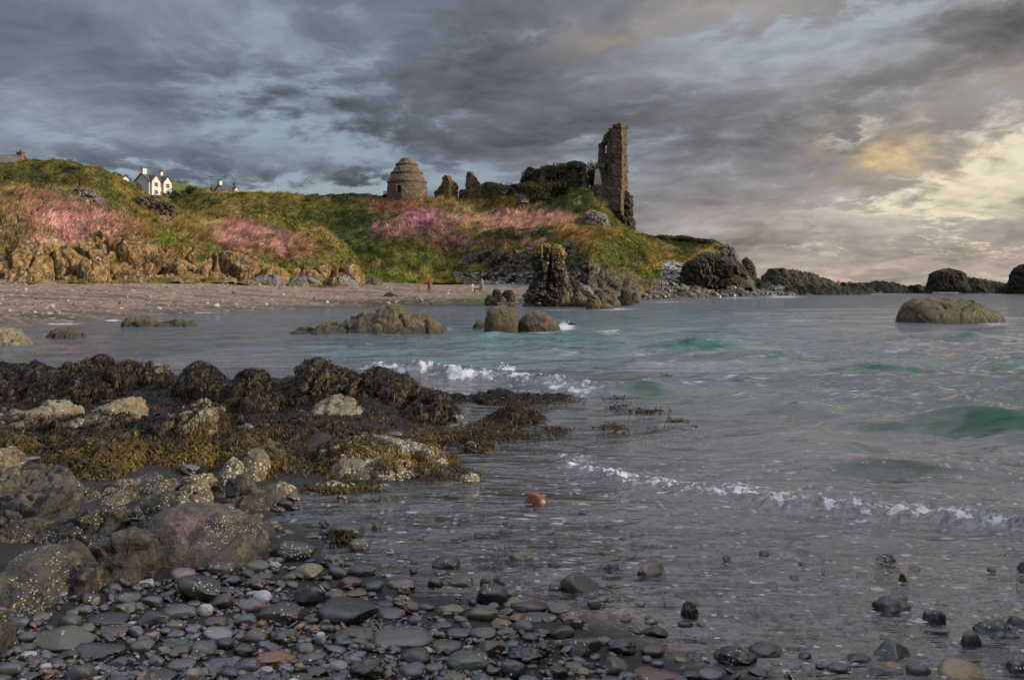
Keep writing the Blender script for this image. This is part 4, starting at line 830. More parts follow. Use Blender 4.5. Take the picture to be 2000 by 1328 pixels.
# dormered cottage
d = 262; o = P(222, 374, d); HC = empty('white_cottage', o, 'low white cottage with two white dormers, half hidden behind the grassy headland', 'cottage', None, R(52))
b = MB(); b.box(-4.5, 6.8, 0, 6, -2, 2.2); gable_prism(b, -4.5, 6.8, 0, 6, 2.2, 4.9, 'x'); b.build('walls', M['render'], HC)
r = MB(); roof_slabs(r, -4.5, 6.8, 0, 6, 2.2, 4.9, 'x'); r.build('roof', M['slate'], HC)
for xc in (0.6, 4.0):
    gb = MB(); gb.box(xc - .95, xc + .95, .3, 2.6, 2.4, 4.3); gable_prism(gb, xc - .95, xc + .95, .3, 3.0, 4.3, 5.0, 'y'); g_ = gb.build('dormer', M['render'], HC)
    gr = MB(); roof_slabs(gr, xc - .95, xc + .95, .3, 3.0, 4.3, 5.0, 'y', .14, .2); gr.build('dormer_roof', M['slate'], g_); window(g_, xc, .3, 2.9, 1.1, 1.1)
for xc in (1.0, 4.8): window(HC, xc, 0, .6, 1.1, 1.2)
chimney(HC, -3.8, 3, 4.4, 5.9, 1.1, M['render'], 1); chimney(HC, 5.6, 3, 4.4, 5.4, .8, M['pot'], 1)
# far cottage
d = 330; o = P(436, 383, d); HF = empty('white_cottage', o, 'small distant white-gabled cottage with dark roof on the skyline right of the white house', 'cottage', None, R(54))
b = MB(); b.box(0, 7.5, 0, 5.5, -2, 2.2); gable_prism(b, 0, 7.5, 0, 5.5, 2.2, 4.6, 'x'); b.build('walls', M['render'], HF)
r = MB(); roof_slabs(r, 0, 7.5, 0, 5.5, 2.2, 4.6, 'x'); r.build('roof', M['slate'], HF)
gb = MB(); gb.box(4.2, 6.8, -.8, .5, -1, 2.3); gable_prism(gb, 4.2, 6.8, -.8, 2.6, 2.3, 3.9, 'y'); g_ = gb.build('front_gable', M['render'], HF); gr = MB(); roof_slabs(gr, 4.2, 6.8, -.8, 2.6, 2.3, 3.9, 'y', .15, .2); gr.build('gable_roof', M['slate'], g_)
chimney(HF, .6, 2.75, 4.0, 5.9, 1.2, M['render'], 2); chimney(HF, 7.0, 2.75, 4.0, 5.2, .8, M['pot'], 1); window(HF, 2.0, 0, .7, 1.0, 1.1)
d = 345; o = P(415, 376, d); HS = empty('shed', o, 'small dark-roofed outbuilding on the skyline between utility pole and far cottage', 'shed', None, R(30))
b = MB(); b.box(0, 3.4, 0, 3.5, -2, 1.6); gable_prism(b, 0, 3.4, 0, 3.5, 1.6, 3.2, 'x'); b.build('walls', M['masonry_dark'], HS); r = MB(); roof_slabs(r, 0, 3.4, 0, 3.5, 1.6, 3.2, 'x', .15, .2); r.build('roof', M['slate'], HS)
# house on the far left, only its roof end and red chimney above the turf
d = 170; o = P(4, 326, d); HL = empty('grey_roofed_house', o, 'grey-roofed house with a red sandstone chimney showing over the turf at the left edge', 'house', None, R(-8))
b = MB(); b.box(-6, 2.6, 0, 5, -2, .8); gable_prism(b, -6, 2.6, 0, 5, .8, 2.6, 'x'); b.build('walls', M['masonry_dark'], HL); r = MB(); roof_slabs(r, -6, 2.6, 0, 5, .8, 2.6, 'x', .15, .2); r.build('roof', M['greyrock'], HL)
chimney(HL, 2.1, 2.5, 1.6, 2.9, 1.05, M['redbrick'], 1)

# ---- utility poles ----
def pole(px, y0, y1, d, label, arm):
    a = P(px, y0, d); t = empty('utility_pole', a, label, 'pole', 'utility poles on the skyline'); h = (y0 - y1) * d / F
    p = MB(); p.tube([[0, 0, -1], [0, 0, h]], [.13, .10], 6); p.build('post', M['wood'], t)
    c = MB(); c.box(-arm, arm, -.06, .06, h - .45, h - .3); cr = c.build('crossarm', M['wood'], t)
    i_ = MB()
    for x in (-arm + .08, 0, arm - .08): i_.tube([[x, 0, h - .3], [x, 0, h - .12]], .06, 6)
    i_.build('insulators', M['pot'], cr)
pole(137.5, 330, 309, 190, 'slim utility pole rising behind the rounded top of the headland', .75)
pole(412, 380, 344, 330, 'slim utility pole on the skyline between white house and far cottage', 1.3)

# ---- bushes and trees ----
def bush(name, px, pyb, d, wpx, hpx, label, cat, cols, n=2600, leaf=.2, seed=1, stem=True, group=None, bare=0):
    rng = np.random.default_rng(seed); s = d / F; W, H = wpx * s, hpx * s; o = P(px, pyb, d); t = empty(name, o, label, cat, group)
    lobes = [(rng.normal(0, .24) * W, rng.normal(0, .22) * W, H * (.12 + .58 * rng.random()), W * (.22 + .16 * rng.random()), H * (.24 + .14 * rng.random())) for _ in range(9)]
    k = rng.integers(0, 9, n); L_ = np.array(lobes)[k]; v = rng.normal(0, 1, (n, 3)); v /= np.linalg.norm(v, axis=1, keepdims=True); rad = rng.random(n) ** .35
    c = np.stack([L_[:, 0] + v[:, 0] * L_[:, 3] * rad, L_[:, 1] + v[:, 1] * L_[:, 3] * rad, L_[:, 2] + v[:, 2] * L_[:, 4] * rad], 1); c[:, 0] = np.clip(c[:, 0], -W * .52, W * .52); c[:, 2] = np.clip(c[:, 2], .02 * H, H * 1.03)
    a = rng.normal(0, 1, (n, 3)); a /= np.linalg.norm(a, axis=1, keepdims=True); b = np.cross(a, rng.normal(0, 1, (n, 3))); b /= np.linalg.norm(b, axis=1, keepdims=True)
    z = (leaf * (.6 + .8 * rng.random(n)))[:, None]
    V = np.stack([c - a * z * .5, c + b * z * .35, c + a * z * .6, c - b * z * .35], 1).reshape(-1, 3); Fq = np.arange(n)[:, None] * 4 + np.array([[0, 1, 2, 3]])
    col = np.array(cols)[rng.integers(0, len(cols), n)] * (.6 + .8 * rng.random(n))[:, None] * (.8 + .5 * rng.random(9))[k][:, None]
    link('crown', new_mesh('crown', V, Fq, M['leaf'], True, {'Col': np.repeat(col[:, None], 4, 1).reshape(-1, 3)}), t)
    b = MB()
    for q in range(7):
        e = np.array(lobes[q][:3]); b.tube([[0, 0, -.3 * H], [e[0] * .3, e[1] * .3, e[2] * .4], [e[0] * .8, e[1] * .8, e[2] * .85], e * [1, 1, 1.1]], [.035 * H, .025 * H, .014 * H, .006 * H], 5)
    b.build('stems', M['bark'], t); return t
DG = [(.015, .027, .007), (.026, .042, .010), (.010, .018, .005)]; MG = [(.035, .065, .012), (.055, .08, .016), (.022, .04, .008)]
bush('round_bush', 959, 394, 156, 42, 40, 'round green bush between the narrow gable and the low dark wall', 'bush', MG, 3000, .22, 3)
bush('ivy_bush', 1045, 388, 150, 60, 34, 'wide brownish green bush growing in front of the long ruined range', 'bush', [(.04, .05, .012), (.06, .056, .014), (.025, .036, .008)], 4200, .22, 4)
bush('ivy_bush', 1080, 376, 151.5, 44, 24, 'upright bush against the middle of the long ruined range', 'bush', [(.03, .04, .010), (.045, .046, .012)], 3000, .2, 14)
bush('dark_tree', 1160, 372, 158, 36, 62, 'dark leafy tree filling the gap between archway and tall tower', 'tree', DG, 4200, .24, 5)
bush('small_bush', 752, 388, 159, 20, 16, 'small dark bush at the left foot of the beehive dovecote', 'bush', DG, 900, .18, 6)
bush('thin_shrub', 1172, 408, 143, 30, 26, 'thin twiggy shrub on the slope below the tall tower', 'bush', [(.12, .09, .04), (.08, .07, .03)], 420, .14, 7)
bush('ivy_bush', 1106, 329, 152, 50, 14, 'cap of ivy growing over the archway end of the ruined range', 'bush', DG + MG, 1800, .18, 8)
bush('ivy_bush', 1074, 340, 153, 50, 18, 'cap of ivy along the middle top of the ruined range', 'bush', DG + MG, 1300, .18, 9)
bush('ivy_bush', 1030, 354, 154, 22, 22, 'dark ivy clump hanging over the left end of the long ruined range', 'bush', DG, 2000, .18, 18)
bush('dark_tree', 236, 366, 288, 30, 26, 'dark tree between the low white cottage and the white house', 'tree', DG, 1800, .34, 19)
bush('hedge_bush', 338, 388, 280, 26, 20, 'dark green bush touching the right corner of the white house', 'bush', DG, 1400, .3, 20)
bush('hedge_bush', 300, 394, 270, 34, 14, 'low garden scrub below the front of the white house', 'bush', [(.05, .055, .014), (.03, .04, .01)], 1500, .28, 23)
bush('dark_tree', 216, 356, 285, 34, 23, 'dark tree behind the dormers of the low white cottage', 'tree', DG, 1800, .36, 10)
bush('hedge_bush', 258, 384, 292, 32, 38, 'brown-green bushes against the left wall of the white house', 'bush', [(.09, .075, .025), (.05, .055, .016)], 2200, .34, 11)
bush('conifer', 371, 388, 260, 22, 27, 'dark pointed tree on the skyline right of the white house', 'tree', DG, 1600, .3, 12)
bush('hedge_bush', 352, 386, 268, 26, 15, 'low dark bush left of the dark pointed tree', 'bush', DG, 1000, .3, 13)
bush('hedge_bush', 352, 362, 415, 30, 9, 'dark hedge on top of the far green pasture', 'hedge', DG, 700, .5, 15)
bush('hedge_bush', 395, 384, 255, 28, 17, 'olive scrub on the skyline right of the dark pointed tree', 'bush', [(.09, .085, .02), (.05, .065, .014)], 1100, .3, 16)
for k, (bx, by, bw, bh, lb) in enumerate([(1285, 466, 40, 9, 'dark scrub at the start of the low green point'), (1330, 467, 46, 9, 'dark scrub along the middle of the low green point'), (1372, 474, 44, 10, 'dark scrub near the outer end of the low green point')]):
    bush('scrub_bush', bx, by + 2, 172, bw, bh, lb, 'bush', DG, 1800, .26, 60 + k)
# ================= rocks of the far shore and the bay, people =================
ROCKS = []          # (object, world verts, faces) of rocks that carry weed
FOAMY = []          # (x, y, radius) where the sea breaks on rock
def ridge_rock(name, outline, base_py, depth, mat, label, cat='rock', group=None, d=None, zb=0.0, seed=1, amp=0.12, freq=1.6, sharp=0.75, res=1.0, pink=None, fine=0.3, sink=0.35, lean=0.0, slabby=False):
    """rock with a given skyline: outline = [(px, py of the top)], front foot on row base_py (height zb)"""
    df = dist(base_py, zb) if d is None else d
    dc = df + depth * 0.5
    x0, x1 = outline[0][0], outline[-1][0]; nc = int(max(24, (x1 - x0) * 0.5 * res)); nr = int(max(22, min(110, depth / dc * F * 0.35 * res + 40)))
    s = np.linspace(0, 1, nc); px = x0 + (x1 - x0) * s; top = np.interp(px, [a for a, b in outline], [b for a, b in outline])
    tt = np.linspace(-1, 1, nr)[:, None]
    hz = (np.maximum(EYE + (HOR - top) / F * dc - zb, 0.02)[None] + sink) * np.clip(1 - np.abs(2 * s - 1) ** 14, 0, 1)[None] ** .7
    e = np.clip(1 - np.abs(2 * s - 1) ** 4, 0, 1)[None] ** 0.5
    tq = tt
    y = dc + tq * depth * 0.5 * (0.12 + 0.88 * e)
    prof = np.clip(1 - np.abs(tq) ** 2.4, 0, 1) ** sharp
    z = zb - sink + hz * prof
    X = (px - 1000)[None] / F * dc * (1 + 0 * tt) + lean * (z - zb)
    v = np.stack([X, y + 0 * X, z], -1); n = gnormals(v)
    if (n[nr // 2, :, 2]).mean() < 0: n = -n
    q = v + seed * 7.31
    if slabby: q = np.stack([q[..., 0] * .75 + q[..., 2] * .55, q[..., 1] * .8 + .2 * q[..., 0], q[..., 2] * 1.7 - q[..., 0] * .75], -1)
    dsp = amp * (0.8 * facets(q * freq, seed, 0.9, 0.45) + 0.5 * fbm(q * freq * 0.8, 4, seed) + fine * facets(q * freq * 2.9, seed + 4, 0.9, 0.4) + fine * 0.5 * fbm(q * freq * 6, 3, seed + 6))
    v = v + n * (dsp * (0.4 + 0.6 * prof))[..., None]
    V = v.reshape(-1, 3); fc = gridfaces(nr, nc); org = np.array([X[nr // 2].mean(), dc, zb])
    at = {}
    if pink is not None:
        ppx, ppy = proj(v); at['pink'] = (np.exp(-((ppx - pink[0]) / pink[2]) ** 2 - ((ppy - pink[1]) / pink[3]) ** 2) * pink[4]).ravel()
    o = link(name, new_mesh(name, V - org, fc, mat, True, at), None, org)
    tag(o, label, cat, group); ROCKS.append((o, V, fc)); return o
def stack_rock(name, prof, d, ratio, mat, label, cat='rock', group=None, seed=1, amp=0.3, freq=0.8, res=1.4, fine=0.5, pinktop=None, cleft=None):
    """upright rock: prof = [(py, left px, right px)] from foot to top"""
    py = np.array([p[0] for p in prof], float); xl = np.array([p[1] for p in prof], float); xr = np.array([p[2] for p in prof], float)
    nr = int(max(24, abs(py[0] - py[-1]) * 0.8 * res)); nc = int(max(60, (xr - xl).max() * 1.8 * res))
    k = np.linspace(0, 1, nr); src = (py[0] - py) / (py[0] - py[-1]); yy = np.interp(k, src, py); L = np.interp(k, src, xl); Rr = np.interp(k, src, xr)
    th = np.linspace(0, 2 * math.pi, nc, endpoint=False); rad = (Rr - L) / 2 / F * d; cx = ((L + Rr) / 2 - 1000) / F * d
    cs, sn = np.cos(th), np.sin(th); sup = (np.abs(cs) ** 2.6 + np.abs(sn) ** 2.6) ** (-1 / 2.6)
    v = np.stack([cx[:, None] + rad[:, None] * cs * sup, d + rad[:, None] * ratio * sn * sup, np.broadcast_to((EYE + (HOR - yy) / F * d)[:, None], (nr, nc))], -1)
    n = v - np.stack([cx, np.full(nr, d), v[:, 0, 2]], -1)[:, None]; n /= np.linalg.norm(n, axis=-1, keepdims=True) + 1e-9
    q = v * [1, 1, 0.75] + seed * 5.1
    dsp = amp * (0.8 * facets(q * freq, seed, 0.9, 0.7) + 0.5 * fbm(q * freq, 4, seed) + fine * facets(q * freq * 2.8, seed + 3, .9, .6) + fine * 0.6 * facets(q * freq * 6.5, seed + 5, .9, .6))
    if cleft is not None:
        a_, b_ = proj(v); dsp = dsp - cleft[4] * np.exp(-((a_ - (cleft[0] + (cleft[2] - cleft[0]) * (b_ - cleft[1]) / (cleft[3] - cleft[1]))) / cleft[5]) ** 2) * (n[..., 1] < .2) * sstep(cleft[3] + 12, cleft[3] - 6, b_)
    v = v + n * dsp[..., None]
    caps = []
    for f in (0.72, 0.4, 0.05):
        c = v[-1].mean(0); w = c + (v[-1] - c) * f; w[:, 2] += (1 - f) * 0.25 * rad[-1] + 0.5 * amp * fbm(w * 2, 2, seed) ; caps.append(w)
    v = np.concatenate([v, np.array(caps)]); V = v.reshape(-1, 3); fc = gridfaces(v.shape[0], nc, True)
    org = np.array([cx[0], d, v[0, :, 2].mean()]); at = {}
    if pinktop is not None: at['pink'] = np.clip(sstep(pinktop[0], pinktop[1], proj(v)[1]) * (0.6 + 0.8 * fbm(v * 1.1, 3, seed)) * pinktop[2], 0, 1).ravel()
    o = link(name, new_mesh(name, V - org, fc, mat, True, at), None, org); tag(o, label, cat, group); ROCKS.append((o, V, fc)); return o

# rock under the tower
stack_rock('crag', [(466, 1188, 1241), (446, 1190, 1240), (434, 1202, 1239), (424, 1200, 1235), (408, 1198, 1235), (392, 1203, 1234), (382, 1206, 1231), (376, 1210, 1227)], 150, 0.8, M['darkrock'], 'brown crag under the foot of the tall tower, bulging on its right', 'crag', seed=31, amp=0.55, freq=0.5)
# boulders lying on the grass slopes
stack_rock('boulder', [(448, 1140, 1190), (438, 1138, 1190), (428, 1138, 1189), (419, 1139, 1182), (413, 1143, 1168)], 131, 0.5, M['greyrock'], 'big block-shaped grey boulder on the grass below the tall tower', 'boulder', seed=32, amp=0.35, freq=0.6)
stack_rock('boulder', [(396, 1011, 1031), (386, 1012, 1030), (379, 1016, 1026)], 149, 0.7, M['greyrock'], 'small grey boulder in the grass left of the wide brownish bush', 'boulder', seed=33, amp=0.25)
stack_rock('outcrop', [(408, 138, 208), (396, 134, 202), (384, 136, 192), (374, 142, 172), (369, 148, 160)], 99.5, 0.8, M['greyrock'], 'grey and pinkish rock outcrop in the turf of the headland below the rounded top', 'outcrop', seed=34, amp=0.55, freq=0.55)
stack_rock('outcrop', [(418, 266, 330), (404, 263, 322), (392, 266, 312), (384, 272, 300)], 104.5, 0.9, M['searock'], 'rounded lichened outcrop on the headland just below the white house', 'outcrop', seed=35, amp=0.5, freq=0.6)
stack_rock('outcrop', [(428, 292, 352), (416, 296, 350), (404, 300, 346), (396, 308, 334)], 103.5, 0.9, M['searock'], 'flat layered outcrop on the headland right of and below the rounded one', 'outcrop', seed=36, amp=0.5, freq=0.7)
# grey rocks at the shore side of the castle hill
stack_rock('boulder', [(548, 1192, 1242), (532, 1198, 1240), (518, 1200, 1238), (508, 1204, 1232), (499, 1208, 1220)], 118, 0.6, M['greyrock'], 'tall pale grey rock at the shore end of the castle hill cliffs', 'boulder', seed=37, amp=0.6, freq=0.5)
stack_rock('boulder', [(546, 1176, 1206), (530, 1179, 1206), (521, 1184, 1203), (516, 1190, 1199)], 116, 0.6, M['greyrock'], 'rounded grey rock leaning on the left of the tall pale grey rock', 'boulder', seed=38, amp=0.4, freq=0.6)

# ---- sea stack and the rocks around its foot ----
stack_rock('sea_stack', [(606, 1018, 1118), (598, 1022, 1116), (588, 1026, 1114), (576, 1028, 1113), (566, 1034, 1112), (556, 1040, 1111), (544, 1042, 1110), (530, 1044, 1108), (516, 1043, 1106), (504, 1037, 1105), (494, 1037, 1103), (486, 1040, 1101), (480, 1046, 1096)], 66.5, 0.8, M['stack'], 'tall sea stack split by a dark crack, yellow lichen on its top', 'sea stack', seed=41, amp=0.30, freq=0.95, res=1.8, pinktop=(508, 490, 1.0), cleft=(1082, 482, 1066, 560, 1.0, 3.5))
def bould(px0, px1, pt, pb, mat, label, seed, depth=None, group=None, name='boulder', cat='boulder', d=None, zb=0.0, amp=None, sharp=0.55, pts=None, res=1.6, freq=None):
    df = d or dist(pb, zb); w = (px1 - px0) / F * df; h = (pb - pt)
    rng = np.random.default_rng(seed)
    ol = pts or [(px0, pb - 0.06 * h), (px0 + .08 * (px1 - px0), pb - (.55 + .15 * rng.random()) * h), (px0 + .28 * (px1 - px0), pb - (.9 + .08 * rng.random()) * h), (px0 + (.45 + .1 * rng.random()) * (px1 - px0), pt), (px0 + .75 * (px1 - px0), pb - (.75 + .15 * rng.random()) * h), (px0 + .93 * (px1 - px0), pb - (.45 + .15 * rng.random()) * h), (px1, pb - .06 * h)]
    return ridge_rock(name, ol, pb, depth or w * 0.8, mat, label, cat, group, d, zb, seed, amp if amp is not None else 0.09 * min(w, h / F * df * 1.5), freq or 1.8 / max(w, .3) * 1.6, sharp, res, sink=0.15 * w + .05)
bould(1090, 1115, 566, 600, M['searock'], 'narrow ochre rock at the right foot of the sea stack', 101, zb=0)
bould(1112, 1150, 570, 600, M['searock'], 'ochre ridged rock standing right of the narrow rock at the sea stack', 102)
bould(1118, 1162, 568, 596, M['blackrock'], 'dark rock behind the broken ochre slabs right of the sea stack', 103)
bould(1144, 1176, 574, 604, M['searock'], 'broken ochre slab at the water right of the sea stack', 104)
bould(1160, 1212, 570, 601, M['searock'], 'large smooth tan boulder at the right of the sea stack rocks', 105, sharp=.5)
bould(1204, 1236, 572, 597, M['blackrock'], 'dark rock right of the large smooth tan boulder', 106)
bould(1232, 1250, 572, 592, M['searock'], 'last small rock of the line reaching right from the sea stack', 107)
bould(1112, 1134, 545, 574, M['blackrock'], 'upright dark boulder behind the sea stack rocks', 108, d=76, zb=.7)
bould(1130, 1160, 556, 576, M['greyrock'], 'squat grey boulder right of the upright dark boulder', 109, d=80, zb=.6)
bould(1104, 1122, 560, 598, M['searock'], 'pointed orange-brown rock against the sea stack base', 110)
bould(1163, 1200, 592, 604, M['searock'], 'low wet ledge in front of the large smooth tan boulder', 111)
# small boulders left of the stack, on green weed
bould(946, 972, 576, 597, M['searock'], 'round tan boulder at the water edge on the green weed', 112, sharp=.45)
bould(970, 990, 579, 594, M['searock'], 'small tan boulder just right of the round tan one', 113)
bould(991, 1011, 575, 594, M['searock'], 'dark and tan pointed boulder left of the sea stack foot', 114)
bould(960, 982, 564, 580, M['blackrock'], 'dark mossy boulder behind the round tan boulder', 115, d=74, zb=.4)
bould(980, 1006, 566, 580, M['blackrock'], 'flat dark boulder behind the pointed boulder', 116, d=75, zb=.4)
bould(992, 1008, 592, 600, M['searock'], 'small tan stone in the water behind the twin boulders', 117)
bould(748, 778, 571, 587, M['darkrock'], 'lone dark brown boulder on the far beach left of the people', 118, d=84, zb=.35)
bould(808, 826, 577, 587, M['greyrock'], 'small grey-blue boulder on the far beach below the child', 119, d=80, zb=.25)
bould(862, 872, 573, 579, M['greyrock'], 'small pale stone on the far beach right of the bent person', 120, d=92, zb=.5)
for k, (a, b_, t_, q) in enumerate([(702, 750, 543, 558), (640, 705, 540, 560), (560, 630, 541, 556), (470, 560, 541, 553)]):
    bould(a, b_, t_, q, M['greyrock'] if k else M['searock'], ['flat tan rock where the headland ends at the green grass', 'sloping grey slabs at the end of the headland cliff', 'low grey ledges at the foot of the headland cliff', 'thin grey ledges furthest left along the cliff foot'][k], 121 + k, d=[110, 103, 96, 91][k], zb=[1.4, 1.6, 1.8, 1.9][k], depth=4, amp=.35, freq=.8)
# ---- rocks in the bay ----
ridge_rock('sea_rock', [(562, 652), (568, 642), (590, 641), (612, 645), (622, 636), (650, 630), (690, 629), (702, 632), (712, 620), (738, 614), (748, 604), (760, 601), (778, 600), (792, 608), (804, 613), (825, 616), (850, 619), (862, 626), (872, 631), (880, 636)], 655, 3.2, M['searock'], 'long jagged tan rock in the bay with a wave breaking on it', 'rock', seed=42, amp=0.20, freq=1.2, res=1.8, sharp=.7, fine=.18)
ridge_rock('sea_rock', [(946, 646), (948, 618), (954, 604), (966, 599), (984, 598), (1000, 601), (1010, 606), (1013, 618), (1013, 646)], 649, 1.3, M['searock'], 'left, taller one of the twin tan boulders in the bay', 'rock', 'twin boulders in the bay', seed=43, amp=0.06, freq=1.3, sharp=.45, res=2, fine=.15)
ridge_rock('sea_rock', [(1008, 646), (1014, 622), (1030, 610), (1046, 608), (1064, 613), (1082, 624), (1092, 634), (1098, 645)], 648, 1.4, M['searock'], 'right, lower one of the twin tan boulders in the bay', 'rock', 'twin boulders in the bay', seed=44, amp=0.06, freq=1.3, sharp=.5, res=2, fine=.15)
bould(923, 952, 627, 643, M['searock'], 'low dark ledge left of the twin boulders', 45)
bould(1108, 1128, 631, 637, M['blackrock'], 'small wet rock right of the twin boulders', 46)
ridge_rock('sea_rock', [(1754, 626), (1757, 600), (1768, 588), (1784, 583), (1812, 581), (1830, 583), (1848, 581), (1880, 584), (1904, 591), (1930, 602), (1946, 610), (1962, 626)], 634, 2.4, M['searock'], 'big whale-backed tan rock alone in the sea at the right', 'rock', seed=47, amp=0.11, freq=0.9, sharp=.5, res=2, fine=.16)
ridge_rock('sea_rock', [(238, 636), (243, 622), (256, 619), (270, 623), (285, 621), (300, 623), (308, 632), (318, 630), (340, 628), (352, 622), (358, 626), (374, 625), (388, 632)], 640, 1.6, M['searock'], 'low ochre rock in the shallows off the far beach, seen left', 'rock', seed=48, amp=0.10, freq=1.8, res=2)
ridge_rock('sea_rock', [(86, 660), (100, 650), (112, 644), (126, 643), (150, 644), (158, 652), (175, 660)], 662, 1.2, M['searock'], 'small ochre rock in the water near the left edge', 'rock', seed=49, amp=0.09, freq=2.2, res=2)
ridge_rock('sea_rock', [(-40, 672), (-30, 648), (0, 641), (26, 643), (42, 652), (52, 662), (66, 672)], 680, 1.3, M['reef'], 'dark weedy and ochre rock cut off by the left edge', 'rock', seed=50, amp=0.10, freq=2.0, res=2)
# ---- headland point and skerries on the right ----
stack_rock('headland_rock', [(562, 1322, 1462), (548, 1326, 1456), (534, 1330, 1450), (520, 1332, 1446), (512, 1340, 1436), (505, 1352, 1426), (499, 1364, 1412)], 148, 0.7, M['darkrock'], 'big dark rounded headland rock at the end of the green slope', 'rock', seed=51, amp=0.7, freq=0.4, res=1.4)
stack_rock('headland_rock', [(530, 1408, 1450), (510, 1412, 1442), (495, 1410, 1434), (483, 1412, 1430), (477, 1414, 1424)], 160, 0.7, M['greyrock'], 'steep grey rock edge above the big dark headland rock', 'rock', seed=52, amp=0.6, freq=0.4)
stack_rock('headland_rock', [(556, 1438, 1482), (535, 1442, 1478), (520, 1443, 1474), (510, 1446, 1468), (504, 1450, 1462)], 168, 0.7, M['darkrock'], 'small round-topped rock right of the big dark headland rock', 'rock', seed=53, amp=0.5, freq=0.4)
def sk(ol, bpy, d, lab, seed, mat='blackrock', depth=12, zb=0.3):
    return ridge_rock('skerry', [(a, b + 6 + 2.0 * math.sin(a * .37)) for a, b in [(lerp(ol[k][0], ol[k + 1][0], f), lerp(ol[k][1], ol[k + 1][1], f)) for k in range(len(ol) - 1) for f in (0, .25, .5, .75)] + [ol[-1]]], bpy, depth, M[mat], lab, 'skerry', 'dark skerries along the right horizon', d, zb, seed, 0.42, 0.7, .8, 1.8, fine=.5, sink=.8)
sk([(1440, 560), (1452, 548), (1475, 540), (1498, 545), (1512, 560)], 568, 158, 'low dark rock at the foot of the small round-topped headland rock', 54)
sk([(1482, 556), (1490, 530), (1505, 522), (1522, 519), (1545, 522), (1570, 527), (1600, 536), (1626, 544), (1640, 555)], 566, 172, 'long dark skerry with greenish top sloping down to the right', 55, 'darkrock', 14)
sk([(1520, 570), (1540, 556), (1580, 552), (1620, 556), (1660, 560), (1700, 568)], 574, 150, 'low black ledge in front of the long sloping skerry', 56, depth=9)
sk([(1630, 560), (1645, 550), (1668, 548), (1690, 552), (1700, 560)], 568, 176, 'low black skerry beside the person in red', 57)
sk([(1688, 562), (1694, 548), (1715, 545), (1738, 547), (1760, 554), (1772, 562)], 567, 180, 'black skerry midway between person in red and flat-topped skerry', 58)
sk([(1770, 566), (1778, 554), (1792, 553), (1802, 558), (1806, 566)], 568, 178, 'small black skerry just left of the flat-topped one', 59)
stack_rock('skerry', [(570, 1806, 1894), (558, 1811, 1890), (548, 1813, 1888), (540, 1814, 1886), (534, 1818, 1884), (530, 1826, 1878)], 176, 0.5, M['blackrock'], 'flat-topped black skerry rising near the right edge', 'skerry', 'dark skerries along the right horizon', seed=60, amp=0.3, freq=0.6)
sk([(1884, 560), (1888, 536), (1910, 539), (1940, 545), (1968, 550), (1984, 560)], 566, 186, 'brown-green skerry tapering right behind the flat-topped one', 61, 'darkrock')
sk([(1956, 566), (1962, 553), (1978, 550), (1990, 560), (1996, 568)], 570, 168, 'low black rock left of the skerry cut by the right edge', 62, depth=8)
stack_rock('skerry', [(572, 1968, 2120), (556, 1973, 2110), (544, 1974, 2096), (532, 1977, 2072), (523, 1982, 2046), (518, 1990, 2024)], 169, 0.5, M['blackrock'], 'tall black skerry cut off by the right edge', 'skerry', 'dark skerries along the right horizon', seed=63, amp=0.3, freq=0.6)
sk([(1636, 558), (1648, 546), (1690, 548), (1720, 545), (1752, 548), (1772, 558)], 567, 182, 'long low black ledge just above the horizon behind the person in red', 71, depth=7)
sk([(1880, 560), (1900, 549), (1950, 550), (1985, 552), (2010, 560)], 568, 178, 'low black ledge joining the flat-topped skerry to the one at the right edge', 72, depth=7)
# broken rock along the far right shore
_rng = np.random.default_rng(77)
_sh = ['a low weedy rock', 'a blunt dark rock', 'a split brown rock', 'a sharp dark rock']
for k in range(34):
    px = 1150 + 560 * _rng.random(); s = _rng.random() ** 1.5; d0 = edge_d(px); dd = d0 * 1.01 + s * 26; py_ = HOR + EYE * F / dd - s * 12
    w = 8 + 24 * _rng.random()
    z_ = 0.05 + 0.9 * s; pb = HOR - (z_ - EYE) / dd * F
    o = bould(px - w / 2, px + w / 2, pb - w * (.3 + .3 * _rng.random()), pb, M['blackrock'] if k % 3 else M['darkrock'], 'small dark rock among the broken weedy rocks on the far right shore', 300 + k, group='broken rocks on the far right shore', name='shore_rock', cat='rock', d=dd, zb=z_, amp=.25, freq=.8, res=1.0)

